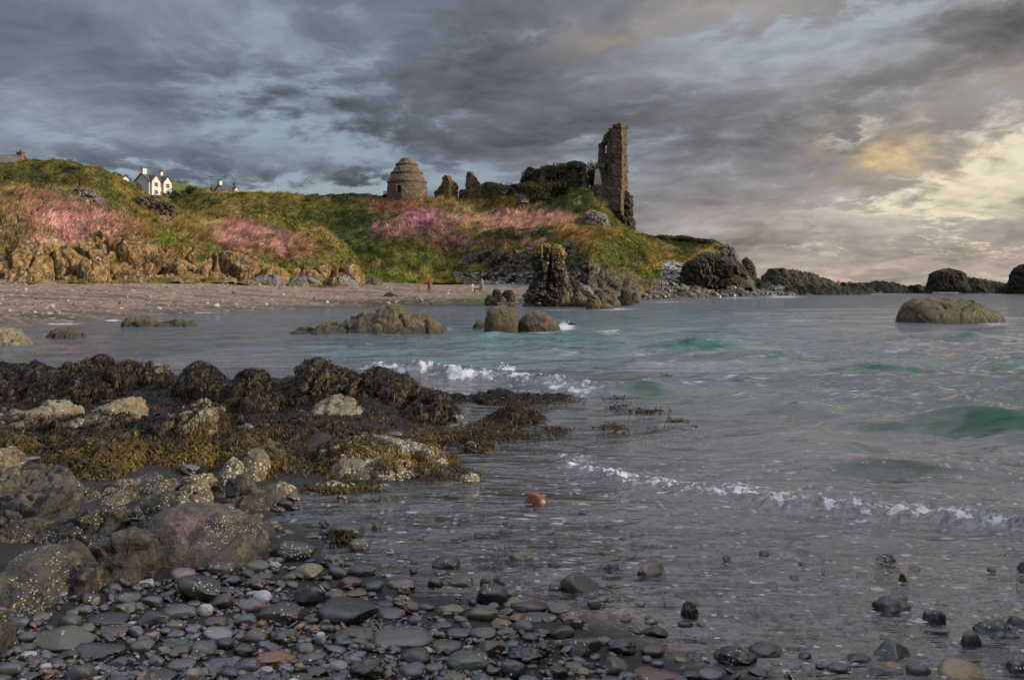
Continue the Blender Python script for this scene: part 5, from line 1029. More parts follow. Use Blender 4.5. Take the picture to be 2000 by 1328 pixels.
# ---- people on the beach ----
def person(px, py, d, hpx, label, joints, rad, cols, hair, rz=0, held=None):
    """one continuous skinned body; joints in units of the standing height"""
    H = hpx / F * d; o = P(px, py, d); t = empty('person', o, label, 'person', 'people on the far beach', rz)
    names = list(joints); idx = {n: i for i, n in enumerate(names)}
    E = [(a, b) for a, b in [('hip', 'waist'), ('waist', 'chest'), ('chest', 'neck'), ('neck', 'head'), ('head', 'crown'), ('chest', 'shL'), ('shL', 'elL'), ('elL', 'haL'), ('haL', 'fiL'), ('chest', 'shR'), ('shR', 'elR'), ('elR', 'haR'), ('haR', 'fiR'), ('hip', 'knL'), ('knL', 'anL'), ('anL', 'toL'), ('hip', 'knR'), ('knR', 'anR'), ('anR', 'toR')]]
    me = bpy.data.meshes.new('tmp'); me.from_pydata([tuple(np.array(joints[n]) * H) for n in names], [(idx[a], idx[b]) for a, b in E], [])
    ob = bpy.data.objects.new('tmp', me); COL.objects.link(ob); md = ob.modifiers.new('s', 'SKIN'); sv = me.skin_vertices[0].data
    for n in names: r_ = rad.get(n, rad.get(n[:2], .03)) * H; sv[idx[n]].radius = (r_, r_)
    sv[0].use_root = True; ob.modifiers.new('u', 'SUBSURF').levels = 1
    dg = bpy.context.evaluated_depsgraph_get(); ev = ob.evaluated_get(dg); m2 = bpy.data.meshes.new_from_object(ev); bpy.data.objects.remove(ob); bpy.data.meshes.remove(me)
    v = np.array([q.co[:] for q in m2.vertices]) / H; fc = [tuple(p.vertices) for p in m2.polygons]
    J = np.array([joints[n] for n in names]); zone = {'hip': 1, 'kn': 1, 'an': 1, 'to': 3, 'wa': 0, 'ch': 0, 'sh': 0, 'el': 0, 'ne': 2, 'he': 2, 'cr': 2, 'ha': 2, 'fi': 2}
    zi = np.array([zone.get(n, zone.get(n[:2], 0)) for n in names]); cen = np.array([v[list(f)].mean(0) for f in fc])
    near = np.argmin(((cen[:, None] - J[None]) ** 2).sum(-1), 1)
    body = bpy.data.meshes.new('body'); body.from_pydata([tuple(q * H) for q in v], [], fc)
    for c in cols: body.materials.append(cloth('clothing', c))
    body.polygons.foreach_set('material_index', zi[near].astype(np.int32)); body.polygons.foreach_set('use_smooth', [True] * len(fc)); body.update(); bpy.data.meshes.remove(m2)
    link('body', body, t)
    hv, hf = ico(2); hd = np.array(joints['head']); cr = np.array(joints['crown']); c = hd + (cr - hd) * .35
    keep = [f for f in hf if hv[f].mean(0) @ ((cr - hd) / np.linalg.norm(cr - hd)) > -.15]
    link('hair', new_mesh('hair', (c + hv * [.052, .056, .060]) * H, np.array(keep), cloth('hair_colour', hair)), t)
    return t
STAND = dict(hip=(0, 0, .50), waist=(0, 0, .60), chest=(0, .01, .74), neck=(0, 0, .83), head=(0, -.01, .90), crown=(0, -.01, .955), shL=(-.10, 0, .80), elL=(-.13, 0, .63), haL=(-.12, -.06, .49), fiL=(-.12, -.07, .43), shR=(.10, 0, .80), elR=(.13, 0, .63), haR=(.12, -.06, .49), fiR=(.12, -.07, .43),
             knL=(-.06, -.02, .27), anL=(-.065, .02, .04), toL=(-.07, -.09, .02), knR=(.06, .03, .27), anR=(.065, .06, .04), toR=(.07, -.05, .02))
RAD = dict(hip=.088, waist=.078, chest=.088, neck=.034, head=.056, crown=.040, sh=.045, el=.032, ha=.022, fi=.014, kn=.045, an=.028, to=.026)
BEND = dict(STAND); BEND.update(waist=(0, -.03, .59), chest=(.08, -.08, .68), neck=(.15, -.12, .72), head=(.20, -.14, .74), crown=(.245, -.15, .76), shL=(.10, -.16, .70), elL=(.15, -.18, .55), haL=(.17, -.20, .42), fiL=(.17, -.20, .36), shR=(.13, -.02, .70), elR=(.18, -.04, .54), haR=(.19, -.06, .41), fiR=(.19, -.07, .35))
RB = dict(RAD); RB.update(chest=.10, waist=.09)
person(838, 570.5, beach_d(838, 570.5), 27, 'person in a bright pink jacket and dark trousers bending forward on the far beach', BEND, RB, [(.52, .02, .15), (.035, .04, .035), (.4, .22, .15), (.03, .03, .03)], (.06, .04, .03))
CH = dict(STAND); CH.update(haL=(-.16, -.12, .52), fiL=(-.17, -.15, .48))
RC = dict(RAD); RC.update(head=.072, crown=.055, neck=.04)
person(819, 571, beach_d(819, 571), 17, 'small child in orange and brown beside the person in pink', CH, RC, [(.32, .12, .04), (.20, .08, .06), (.4, .22, .15), (.1, .03, .02)], (.30, .22, .12))
person(923, 569, beach_d(923, 569), 16, 'small child in white clothes on the far beach beside a dark dog', CH, RC, [(.70, .66, .64), (.62, .55, .54), (.45, .26, .2), (.3, .2, .2)], (.4, .3, .2))
person(941, 570, beach_d(941, 570), 26, 'person in a beige top standing with their back turned beside the white-clad child', STAND, RAD, [(.42, .30, .19), (.13, .11, .09), (.4, .22, .15), (.05, .04, .03)], (.42, .34, .2), rz=2.6)
SIT = dict(STAND); SIT.update(hip=(0, 0, .12), waist=(0, -.02, .23), chest=(0, -.05, .37), neck=(0, -.06, .46), head=(0, -.07, .53), crown=(0, -.07, .585), shL=(-.10, -.05, .43), elL=(-.14, -.10, .28), haL=(-.08, -.20, .22), fiL=(-.05, -.24, .21), shR=(.10, -.05, .43), elR=(.14, -.10, .28), haR=(.08, -.20, .22), fiR=(.05, -.24, .21), knL=(-.07, -.24, .24), anL=(-.07, -.30, .03), toL=(-.08, -.38, .01), knR=(.07, -.24, .24), anR=(.07, -.30, .03), toR=(.08, -.38, .01))
person(1637, 559, 160, 20, 'person in a red jacket sitting on the dark skerries at the right', SIT, RB, [(.55, .015, .02), (.05, .03, .03), (.4, .22, .15), (.03, .03, .03)], (.05, .04, .03))
# dog: trunk, neck, head, four jointed legs and a tail in one skinned body
def dog(px, py, d, hpx, label):
    H = hpx / F * d; t = empty('dog', P(px, py, d), label, 'dog')
    J = [(.0, 0, .62), (.35, 0, .60), (.62, 0, .66), (.80, 0, .82), (.92, 0, .95), (1.12, 0, .90), (-.30, 0, .64), (-.52, 0, .66), (-.78, 0, .78), (.60, .10, .40), (.58, .10, .2), (.62, .10, .03), (.60, -.10, .40), (.58, -.10, .2), (.62, -.10, .03), (-.42, .11, .40), (-.58, .11, .22), (-.50, .11, .03), (-.42, -.11, .40), (-.58, -.11, .22), (-.50, -.11, .03), (.88, .08, 1.02), (.88, -.08, 1.02)]
    E = [(0, 1), (1, 2), (2, 3), (3, 4), (4, 5), (0, 6), (6, 7), (7, 8), (2, 9), (9, 10), (10, 11), (2, 12), (12, 13), (13, 14), (7, 15), (15, 16), (16, 17), (7, 18), (18, 19), (19, 20), (4, 21), (4, 22)]
    Rr = [.16, .20, .17, .11, .11, .055, .15, .13, .03, .08, .05, .05, .08, .05, .05, .10, .05, .05, .10, .05, .05, .035, .035]
    me = bpy.data.meshes.new('tmp'); me.from_pydata([tuple(np.array(j) * H) for j in J], E, []); ob = bpy.data.objects.new('tmp', me); COL.objects.link(ob); ob.modifiers.new('s', 'SKIN'); sv = me.skin_vertices[0].data
    for k, r_ in enumerate(Rr): sv[k].radius = (r_ * H, r_ * H)
    sv[0].use_root = True; ob.modifiers.new('u', 'SUBSURF').levels = 1
    m2 = bpy.data.meshes.new_from_object(ob.evaluated_get(bpy.context.evaluated_depsgraph_get())); bpy.data.objects.remove(ob); bpy.data.meshes.remove(me); m2.materials.clear(); m2.materials.append(cloth('dark_fur', (.025, .022, .02))); m2.name = 'body'
    m2.polygons.foreach_set('use_smooth', [True] * len(m2.polygons)); link('body', m2, t); t.rotation_euler = (0, 0, .5)
dog(931, 570, beach_d(931, 570) - .4, 9, 'dark dog standing between the white-clad child and the person in beige')
# ================= near shore: bed, bedrock, weedy reef, beach stones =================
def g0(px, py): d = dist(py); return ((px - 1000) / F * d, d)
LAND = [g0(*q) for q in [(1700, 1420), (1560, 1340), (1400, 1322), (1300, 1292), (1200, 1240), (1060, 1205), (960, 1185), (860, 1160), (760, 1120), (700, 1090), (640, 1060), (560, 1010), (530, 975), (560, 958), (640, 955), (740, 948), (860, 942), (905, 936), (895, 915), (830, 880), (780, 858), (800, 846), (880, 826), (905, 806), (880, 780), (850, 766), (800, 752), (700, 748), (600, 748), (500, 752), (440, 752), (330, 748), (200, 742), (0, 742), (-300, 745), (-900, 760)]] + [(-9, 2.0), (-3, 1.0), (1.2, 1.0)]
LAND = [(max(-14, x), y) for x, y in LAND]
def land_sd(x, y):
    """signed distance to the waterline, positive on land"""
    x = np.asarray(x, float); y = np.asarray(y, float); best = np.full(x.shape, 1e9); n = len(LAND)
    for i in range(n):
        ax, ay = LAND[i]; bx, by = LAND[(i + 1) % n]; dx, dy = bx - ax, by - ay
        t_ = np.clip(((x - ax) * dx + (y - ay) * dy) / (dx * dx + dy * dy + 1e-12), 0, 1)
        best = np.minimum(best, (x - ax - t_ * dx) ** 2 + (y - ay - t_ * dy) ** 2)
    return np.sqrt(best) * np.where(inpoly(x, y, LAND), 1, -1)
def ground_z(x, y):
    s = land_sd(x, y); x = np.asarray(x, float); y = np.asarray(y, float)
    near = sstep(7.4, 6.2, y)
    zl = near * np.minimum(0.115 * s, 0.30 + 0.03 * s) + (1 - near) * np.minimum(0.16 * s, 0.16)
    zw = 0.055 * s * sstep(-6, 0, s + 6) + 0.0; zw = np.maximum(0.075 * s, -0.9 + 0.02 * s)
    p = np.stack([x, y, 0 * x], -1)
    z = np.where(s > 0, zl, zw) + 0.018 * fbm(p * 2.5, 3, 5) + 0.02 * fbm(p * 0.7, 2, 6)
    return z + (1 - near) * sstep(0, .6, s) * 0.16 * np.abs(fbm(p * 0.9, 3, 7)) 
ny, nx = 420, 420
yy = 1.0 + (34 - 1.0) * np.linspace(0, 1, ny) ** 1.9; uu = np.linspace(-1, 1, nx)
GX = uu[None] * (yy[:, None] * 0.95 + 1.0); GY = np.repeat(yy[:, None], nx, 1); GZ = ground_z(GX, GY)
sdg = land_sd(GX, GY); _gp = np.stack([GX, GY, 0 * GX], -1); _lm = sstep(-30, -110, 1000 + GX / GY * F) * sstep(2.5, 3.6, GY) * sstep(8.5, 7.0, GY) * sstep(0, .5, sdg)
GZ = GZ + _lm * (.16 + .20 * facets(_gp * [1.6, 2.4, 1], 88, .9, .5) + .10 * fbm(_gp * 2.2, 4, 89) + .03 * facets(_gp * 6, 90, .9, .5)); GZ = np.where(GY > 24, GZ - (GY - 24) * .05, GZ)
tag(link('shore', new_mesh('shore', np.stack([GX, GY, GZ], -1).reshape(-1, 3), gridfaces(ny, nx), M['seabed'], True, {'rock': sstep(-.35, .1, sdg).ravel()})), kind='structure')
def gz_fast(x, y):
    """bilinear look-up in the shore grid"""
    y = np.clip(y, 1.0, 33.9); fy = ((y - 1.0) / 33.0) ** (1 / 1.9) * (ny - 1); j = np.clip(fy.astype(int), 0, ny - 2); t_ = fy - j
    fx = np.clip((x / (y * .95 + 1.0) + 1) / 2, 0, 1) * (nx - 1); i = np.clip(fx.astype(int), 0, nx - 2); u = fx - i
    return (GZ[j, i] * (1 - u) + GZ[j, i + 1] * u) * (1 - t_) + (GZ[j + 1, i] * (1 - u) + GZ[j + 1, i + 1] * u) * t_
def gz1(x, y): return float(gz_fast(np.array([x]), np.array([y]))[0])
def ground_d(px, py):
    d = dist(py)
    for _ in range(6): d = (EYE - gz1((px - 1000) / F * d, d)) * F / (py - HOR)
    return d

# ---- barnacled bedrock, lower left ----
def bed(ol, bpy, depth, label, seed, amp=.05, freq=3.0, sharp=.7, mat='bedrock', pink=None, name='bedrock', cat='rock', group='barnacled bedrock at the lower left', fine=.35, lean=0, res=1.5):
    cx = (ol[0][0] + ol[-1][0]) / 2; d = ground_d(cx, bpy); z = gz1((cx - 1000) / F * d, d)
    return ridge_rock(name, ol, bpy, depth, M[mat], label, cat, group, d, z, seed, amp * (1.5 if mat == 'bedrock' and amp > .026 else 1.15), freq, sharp, res, pink, fine, .12, lean, mat in ('bedrock', 'reef', 'reef_dark'))
bed([(280, 1090), (290, 1030), (310, 1002), (345, 988), (390, 984), (430, 990), (465, 1008), (490, 1035), (515, 1062), (522, 1090)], 1122, .75, 'large dome of bedrock with a pinkish patch and white barnacles', 201, .025, 2.2, .5, pink=(375, 1045, 55, 50, 1.0), fine=.2)
bed([(186, 1130), (192, 1092), (212, 1068), (250, 1052), (285, 1044), (300, 1070), (316, 1130)], 1150, .6, 'grey bedrock slab between the pinkish dome and the smooth rounded one', 202, .045, 2.6)
bed([(18, 1170), (28, 1108), (50, 1074), (85, 1062), (120, 1066), (146, 1092), (160, 1128), (160, 1170)], 1192, .6, 'smooth rounded bedrock boulder left of the grey slab', 203, .02, 2.0, .5, fine=.2)
bed([(-60, 1180), (-40, 1138), (0, 1124), (35, 1128), (70, 1150), (100, 1172), (118, 1186)], 1204, .4, 'low cracked olive-brown bedrock in the corner below the smooth boulder', 204, .03, 2.6, .5)
bed([(152, 1160), (160, 1108), (176, 1090), (196, 1100), (204, 1160)], 1176, .3, 'narrow dark bedrock wedged right of the smooth boulder', 205, .03, 3)
bed([(-80, 960), (-40, 930), (20, 922), (80, 920), (118, 926), (134, 948), (140, 968)], 985, .7, 'flat pale-crusted bedrock slab highest at the left edge', 206, .05, 2.4)
bed([(-60, 1040), (-20, 985), (40, 968), (90, 965), (122, 954), (138, 968), (140, 1010), (136, 1040)], 1062, .7, 'ridged bedrock with a bright barnacled right edge', 207, .06, 2.6)
bed([(60, 1050), (84, 1022), (120, 1010), (160, 998), (200, 992), (240, 990), (262, 996), (268, 1050)], 1075, .6, 'long jagged bedrock ridge below the bright-edged one', 208, .07, 2.8)
bed([(200, 1030), (235, 1005), (270, 985), (310, 966), (334, 963), (342, 980), (346, 1030)], 1052, .5, 'bedrock ridge with a pointed tip above the pinkish dome', 209, .06, 2.8)
bed([(134, 975), (150, 956), (190, 944), (225, 936), (262, 938), (285, 975)], 990, .6, 'low brownish bedrock behind the ridges', 210, .05, 2.8)
bed([(262, 968), (275, 944), (310, 936), (338, 932), (346, 944), (352, 968)], 986, .5, 'flat bedrock block with a pale tip', 211, .04, 2.6)
bed([(346, 975), (352, 950), (375, 938), (400, 936), (420, 945), (428, 975)], 990, .45, 'barnacle-crusted bedrock left of the dark pyramid rock', 212, .05, 3, mat='reef_barn')
bed([(436, 982), (446, 948), (462, 930), (474, 922), (488, 930), (508, 950), (528, 972), (538, 990)], 1000, .45, 'dark green pyramid-shaped rock at the pool edge', 213, .045, 3, .6)
bed([(505, 968), (520, 950), (545, 944), (566, 952), (578, 968)], 980, .35, 'barnacled rock lying right of the dark pyramid', 214, .04, 3, mat='reef_barn')
bed([(436, 1050), (448, 1018), (480, 1008), (505, 1012), (526, 1036), (530, 1052)], 1062, .4, 'low barnacled bedrock right of the pinkish dome', 215, .04, 3)
bed([(-30, 1290), (-24, 1210), (-8, 1198), (8, 1200), (14, 1225), (17, 1290)], 1300, .25, 'upright barnacled rock at the lower left edge', 216, .02, 3, .45)

# ---- weedy reef ----
def reefrock(ol, bpy, depth, label, seed, mat='reef', amp=.07, freq=1.9, sharp=.6, weed=1.0, zb=None):
    if mat == 'reef' and weed >= .8: mat = 'reef_dark'
    if mat != 'reef_barn': ol = [(a, min(b + 9, bpy - 4)) for a, b in ol]; amp *= 1.25
    o = bed(ol, bpy, depth, label, seed, amp, freq, sharp, mat, None, 'reef_rock', 'rock', 'weedy reef rocks', fine=.45); o['weed'] = weed; WEEDY.append((ROCKS[-1], weed)); return o
WEEDY = []
reefrock([(-120, 760), (-60, 725), (0, 722), (60, 720), (130, 712), (200, 709), (260, 711), (290, 720), (320, 735), (335, 765)], 800, 3.0, 'long weed-covered back ridge of the reef at the left', 221, amp=.10, weed=.9)
reefrock([(278, 745), (288, 716), (302, 708), (318, 712), (326, 745)], 765, .7, 'rounded knob with a bare tan top on the back ridge', 222, weed=.55)
reefrock([(355, 765), (364, 722), (376, 706), (392, 701), (408, 708), (422, 730), (440, 750), (450, 765)], 785, 1.1, 'dark weed-draped hump left of the gap in the reef', 223, weed=1.2, amp=.04)
reefrock([(440, 780), (448, 740), (462, 726), (485, 721), (510, 726), (530, 742), (548, 762), (560, 780)], 800, 1.1, 'black rounded weed-covered boulder in the middle of the reef', 224, weed=1.3, amp=.04)
reefrock([(545, 770), (575, 738), (592, 722), (600, 702), (625, 697), (650, 706), (690, 722), (715, 740), (735, 770)], 800, 1.8, 'highest weedy rock of the reef, right of the middle', 225, weed=.85, amp=.09)
reefrock([(700, 775), (712, 728), (722, 712), (745, 710), (770, 716), (795, 724), (808, 745), (815, 775)], 795, 1.3, 'weedy rock at the right end of the reef nearest the white surf', 226, weed=.95, amp=.06)
reefrock([(605, 800), (625, 772), (655, 766), (690, 774), (720, 790), (740, 815)], 830, 1.0, 'bare tan slab among weed in the middle of the reef', 227, weed=.12, amp=.04)
reefrock([(780, 815), (800, 785), (830, 768), (858, 766), (880, 785), (895, 815)], 830, 1.2, 'olive weedy mound at the right shoulder of the reef', 228, weed=.8)
reefrock([(140, 815), (160, 792), (200, 782), (235, 770), (262, 768), (272, 790), (276, 815)], 832, 1.0, 'bare pale slab with a raised right corner at the left of the reef', 229, weed=.08, amp=.05)
reefrock([(-60, 825), (-20, 795), (30, 788), (80, 786), (120, 782), (145, 786), (152, 825)], 842, 1.2, 'bare pale slab at the left edge of the reef', 230, weed=.12, amp=.05)
reefrock([(320, 840), (335, 795), (360, 780), (390, 778), (415, 795), (428, 840)], 855, 1.0, 'steep weedy rock with a pale crest in the middle left of the reef', 231, weed=.75)
reefrock([(-60, 870), (0, 838), (80, 832), (160, 830), (220, 828), (270, 832), (340, 838), (420, 850), (440, 872)], 890, 1.6, 'long dark weed-hung step across the reef', 232, weed=1.1, amp=.09)
reefrock([(60, 925), (90, 885), (130, 866), (180, 858), (230, 862), (270, 878), (292, 905), (296, 930)], 945, 1.3, 'mound of olive weed with a barnacled right side, at the left front of the reef', 233, weed=1.0, amp=.05)
reefrock([(270, 930), (300, 890), (350, 868), (400, 862), (450, 866), (500, 872), (560, 880), (580, 930)], 945, 1.4, 'broad mound of golden weed at the centre front of the reef', 234, weed=1.1, amp=.06)
reefrock([(420, 860), (460, 828), (520, 818), (580, 822), (640, 832), (700, 842), (740, 862)], 885, 1.6, 'low weedy shelf in the centre of the reef', 235, weed=1.1, amp=.07)
reefrock([(608, 925), (618, 885), (640, 866), (672, 856), (705, 852), (740, 858), (780, 868), (820, 882), (860, 895), (884, 905), (892, 932)], 945, 1.3, 'big front boulder of the reef, white with barnacles under golden weed', 236, 'reef_barn', amp=.05, weed=.55)
reefrock([(476, 935), (480, 895), (492, 880), (508, 878), (522, 892), (526, 935)], 948, .35, 'upright barnacled pillar rock in the front of the reef', 237, 'reef_barn', amp=.02, weed=0)
reefrock([(428, 945), (438, 912), (452, 896), (468, 900), (478, 945)], 955, .4, 'barnacled rock leaning left of the upright pillar', 238, 'reef_barn', amp=.03, weed=0)
reefrock([(-60, 915), (-20, 880), (10, 872), (30, 878), (42, 915)], 930, .5, 'barnacled grey boulder at the left edge below the reef', 239, 'reef_barn', amp=.04, weed=0)
reefrock([(600, 958), (640, 944), (690, 946), (730, 952), (770, 960)], 966, .4, 'thin wet ledge in the pool before the big front boulder', 240, 'reef_barn', amp=.02, weed=.3)
reefrock([(840, 800), (870, 772), (920, 765), (980, 762), (1030, 764), (1070, 768), (1110, 772), (1140, 778)], 800, 1.3, 'low weedy spit reaching right into the surf', 241, weed=1.2, amp=.05)
reefrock([(930, 838), (950, 812), (985, 798), (1010, 792), (1045, 800), (1064, 815), (1068, 830)], 842, .7, 'small weedy rock with a pale tip in the channel', 242, weed=.8, amp=.05)
reefrock([(888, 942), (900, 928), (918, 922), (936, 928), (944, 938)], 946, .25, 'small black barnacled stone off the tip of the big front boulder', 243, 'reef_barn', amp=.03, weed=0)

# ---- seaweed: ribbons draped over the reef ----
def weed_ribbons(name, P0, N0, C0, length, width, rng, flat=0.25):
    n = len(P0); down = np.array([0, 0, -1.0]) - N0 * (N0 @ np.array([0, 0, -1.0]))[:, None]; down /= np.linalg.norm(down, axis=1, keepdims=True) + 1e-6
    rnd = rng.normal(0, 1, (n, 3)); rnd -= N0 * (rnd * N0).sum(1, keepdims=True); steep = sstep(.9, .5, N0[:, 2]); t_ = down * (0.35 + 1.1 * steep)[:, None] + rnd * (0.62 - .42 * steep)[:, None] + np.array([0.0, -0.15, 0]); t_ /= np.linalg.norm(t_, axis=1, keepdims=True)
    sd = np.cross(N0, t_); L = length * (.45 + 1.1 * rng.random(n) ** 1.6) * (1 + 1.1 * steep); W = width * (.45 + 1.0 * rng.random(n)) * (1 - .35 * steep); segs = 4; rows = []
    lift = (.006 + .028 * rng.random(n))
    cur = rng.normal(0, .5, n)
    for k in range(segs + 1):
        a = k / segs; c = P0 + t_ * (L * a)[:, None] + N0 * (lift * np.sin(math.pi * min(a * 1.1, 1)) + .006)[:, None] + sd * (cur * L * a * a * .5)[:, None] + np.array([0, 0, -1]) * (L * a * a * .25)[:, None]
        w = W * [.35, .9, 1.0, 1.15, .5][k]; tw = rng.normal(0, .35, n)[:, None]
        s2 = sd * np.cos(tw) + N0 * np.sin(tw); rows += [c - s2 * w[:, None], c + s2 * w[:, None]]
    V = np.stack(rows, 1).reshape(-1, 3); q = np.array([[2 * k, 2 * k + 1, 2 * k + 3, 2 * k + 2] for k in range(segs)]); f = (np.arange(n)[:, None, None] * (2 * segs + 2) + q[None]).reshape(-1, 4)
    return new_mesh(name, V, f, M['kelp'], True, {'Col': np.repeat(C0[:, None], 2 * segs + 2, 1).reshape(-1, 3)})
def weed_colour(px, py, p, rng):
    dark = np.array([.010, .0065, .003]); ol = np.array([.052, .036, .005]); gold = np.array([.105, .068, .010]); rust = np.array([.075, .024, .008])
    f = sstep(800, 900, py + 40 * fbm(p * 1.4, 3, 61)); c = lerp(dark, ol, (f * .8 + .25 * sstep(0, .5, fbm(p * 1.1, 3, 62)))[:, None])
    g_ = np.exp(-((px - 790) / 70) ** 2 - ((py - 885) / 26) ** 2) + np.exp(-((px - 380) / 90) ** 2 - ((py - 895) / 30) ** 2) + .7 * np.exp(-((px - 200) / 80) ** 2 - ((py - 880) / 25) ** 2) + .6 * np.exp(-((px - 930) / 60) ** 2 - ((py - 860) / 20) ** 2)
    c = lerp(c, gold, np.clip(g_ * (.45 + .5 * rng.random(len(px))), 0, .9)[:, None]); r_ = (rng.random(len(px)) < .05 + .12 * np.exp(-((px - 470) / 80) ** 2 - ((py - 868) / 16) ** 2)) * .8
    c = lerp(c, rust, r_[:, None]); return c * (.55 + .9 * rng.random(len(px)))[:, None] * (.55 + .9 * sstep(-.35, .4, fbm(p * 3.1, 3, 69)))[:, None]
def sample(V, fc, n, rng):
    a, b, c, d_ = (V[fc[:, k]] for k in range(4)); nn = np.cross(c - a, d_ - b); ar = np.linalg.norm(nn, axis=1); nn = nn / (ar[:, None] + 1e-12); nn *= np.sign(nn[:, 2:3] + 1e-6)
    k = rng.choice(len(ar), n, p=ar / ar.sum()); s = rng.random((n, 1)); u = rng.random((n, 1))
    return (a[k] * (1 - s) + b[k] * s) * (1 - u) + (d_[k] * (1 - s) + c[k] * s) * u, nn[k]
rng = np.random.default_rng(5); PP, NN = [], []
for (o, V, fc), wd in WEEDY:
    if wd <= 0: continue
    ext = V.max(0) - V.min(0); n = int(6500 * ext[0] * max(ext[1], .4) * (.45 + ext[2])) + 400
    p, nn = sample(V, fc, n, rng); m_ = fbm(p * 2.1, 4, 65, .6) * 1.7 + (wd - .55) * 1.5 + .35 * sstep(.9, .4, nn[:, 2]) > rng.normal(0, .10, n) - .10; m_ &= p[:, 2] > -.03
    PP.append(p[m_]); NN.append(nn[m_])
# weed on the bed between the rocks
m = (GY > 7.0) & (GY < 15.5) & (sdg > -.12) & (GX > -9); k = rng.choice(m.sum(), 60000); bx_, by_ = GX[m][k] + rng.normal(0, .04, 60000), GY[m][k] + rng.normal(0, .04, 60000); p = np.stack([bx_, by_, gz_fast(bx_, by_)], -1); keep = fbm(p * .9, 3, 66) > -.22; PP.append(p[keep]); NN.append(np.tile([0, -.15, 1.0], (keep.sum(), 1)))
PP = np.concatenate(PP); NN = np.concatenate(NN); qx, qy = proj(PP); vis = (qx > -400) & (qx < 1300)
PP, NN, qx, qy = PP[vis], NN[vis], qx[vis], qy[vis]
o = link('seaweed', weed_ribbons('seaweed', PP, NN, weed_colour(qx, qy, PP, rng), .060, .0052, rng)); tag(o, kind='stuff')
# floating and half-sunk weed in the shallows
PP = []
for (cx, cy, rx, ry, n) in [(915, 855, 90, 13, 900), (850, 862, 30, 8, 200), (935, 872, 26, 9, 330), (1000, 855, 60, 8, 330), (1085, 845, 30, 7, 160), (1198, 842, 27, 9, 420), (1286, 846, 22, 6, 200), (1262, 805, 40, 5, 90), (1320, 826, 20, 5, 60), (1350, 842, 30, 4, 60), (1210, 780, 40, 4, 60), (1205, 798, 16, 4, 40), (1020, 780, 90, 9, 500), (640, 958, 60, 5, 120), (880, 900, 14, 8, 120), (668, 1050, 24, 10, 160), (1030, 788, 40, 14, 260), (860, 800, 40, 10, 200), (1300, 734, 14, 2, 20), (960, 835, 60, 10, 400)]:
    n = int(n * 3.5); x = cx + rng.normal(0, .5, n) * rx; y = cy + rng.normal(0, .5, n) * ry; d_ = dist(y); PP.append(np.stack([(x - 1000) / F * d_, d_, rng.normal(.004, .012, n)], -1))
PP = np.concatenate(PP); qx, qy = proj(PP); NN = np.tile([0, -.3, 1.0], (len(PP), 1)) + rng.normal(0, .5, (len(PP), 3)); NN /= np.linalg.norm(NN, axis=1, keepdims=True)
o = link('floating_seaweed', weed_ribbons('floating_seaweed', PP, NN, weed_colour(qx, np.maximum(qy, 880), PP, rng) * .8, .045, .0055, rng)); tag(o, kind='stuff')
# ================= beach stones =================
CL = dict(grey=(.105, .10, .098), blue=(.085, .095, .125), dkblue=(.030, .037, .056), black=(.011, .010, .011), brown=(.105, .068, .045), dkbrown=(.042, .026, .019), purple=(.075, .055, .062), lav=(.19, .175, .215), white=(.44, .41, .40), mint=(.36, .42, .37),
          olive=(.125, .115, .05), green=(.075, .095, .055), dkgreen=(.018, .029, .013), teal=(.075, .11, .09), ochre=(.26, .155, .045), orange=(.26, .105, .03), rust=(.15, .045, .022), tan=(.19, .145, .085), pink=(.22, .145, .13), lime=(.21, .21, .075), red=(.155, .030, .011), gg=(.10, .10, .08))
def stone_mesh(kind, seed, sub=4):
    """rounded (r), flat-sided (a), slab (s) or lumpy (l) stone of unit size"""
    v, f = ico(sub); v = v.copy(); rg = np.random.default_rng(seed)
    if kind in 'as':
        for k in range(9 if kind == 'a' else 7):
            n = rg.normal(0, 1, 3); n /= np.linalg.norm(n); o = .52 + .25 * rg.random(); dd = v @ n; ov = np.clip(dd - o, 0, None); v = v - ov[:, None] * n * .93
        v += (v / np.linalg.norm(v, axis=1, keepdims=True)) * (.035 * fbm(v * 2.2 + seed, 4, seed))[:, None]
    elif kind == 'l': v *= (1 + .30 * fbm(v * 1.5 + seed, 3, seed) + .10 * facets(v * 2.2 + seed, seed, .8, .4))[:, None]
    else:
        v *= (1 + .16 * fbm(v * .9 + seed, 2, seed) + .012 * fbm(v * 5, 2, seed))[:, None]; pw = 1 + .35 * rg.random(); v = np.sign(v) * np.abs(v) ** (1 / pw)
        for k in range(rg.integers(1, 6)):
            n = rg.normal(0, 1, 3); n /= np.linalg.norm(n); o = .62 + .28 * rg.random(); ov = np.clip(v @ n - o, 0, None); v = v - ov[:, None] * n * .75
        v *= (1 + .03 * fbm(v * 3 + seed, 3, seed + 2))[:, None]
    lo, hi = v.min(0), v.max(0); v = (v - (lo + hi) / 2) / (hi - lo) * 2
    return v, f
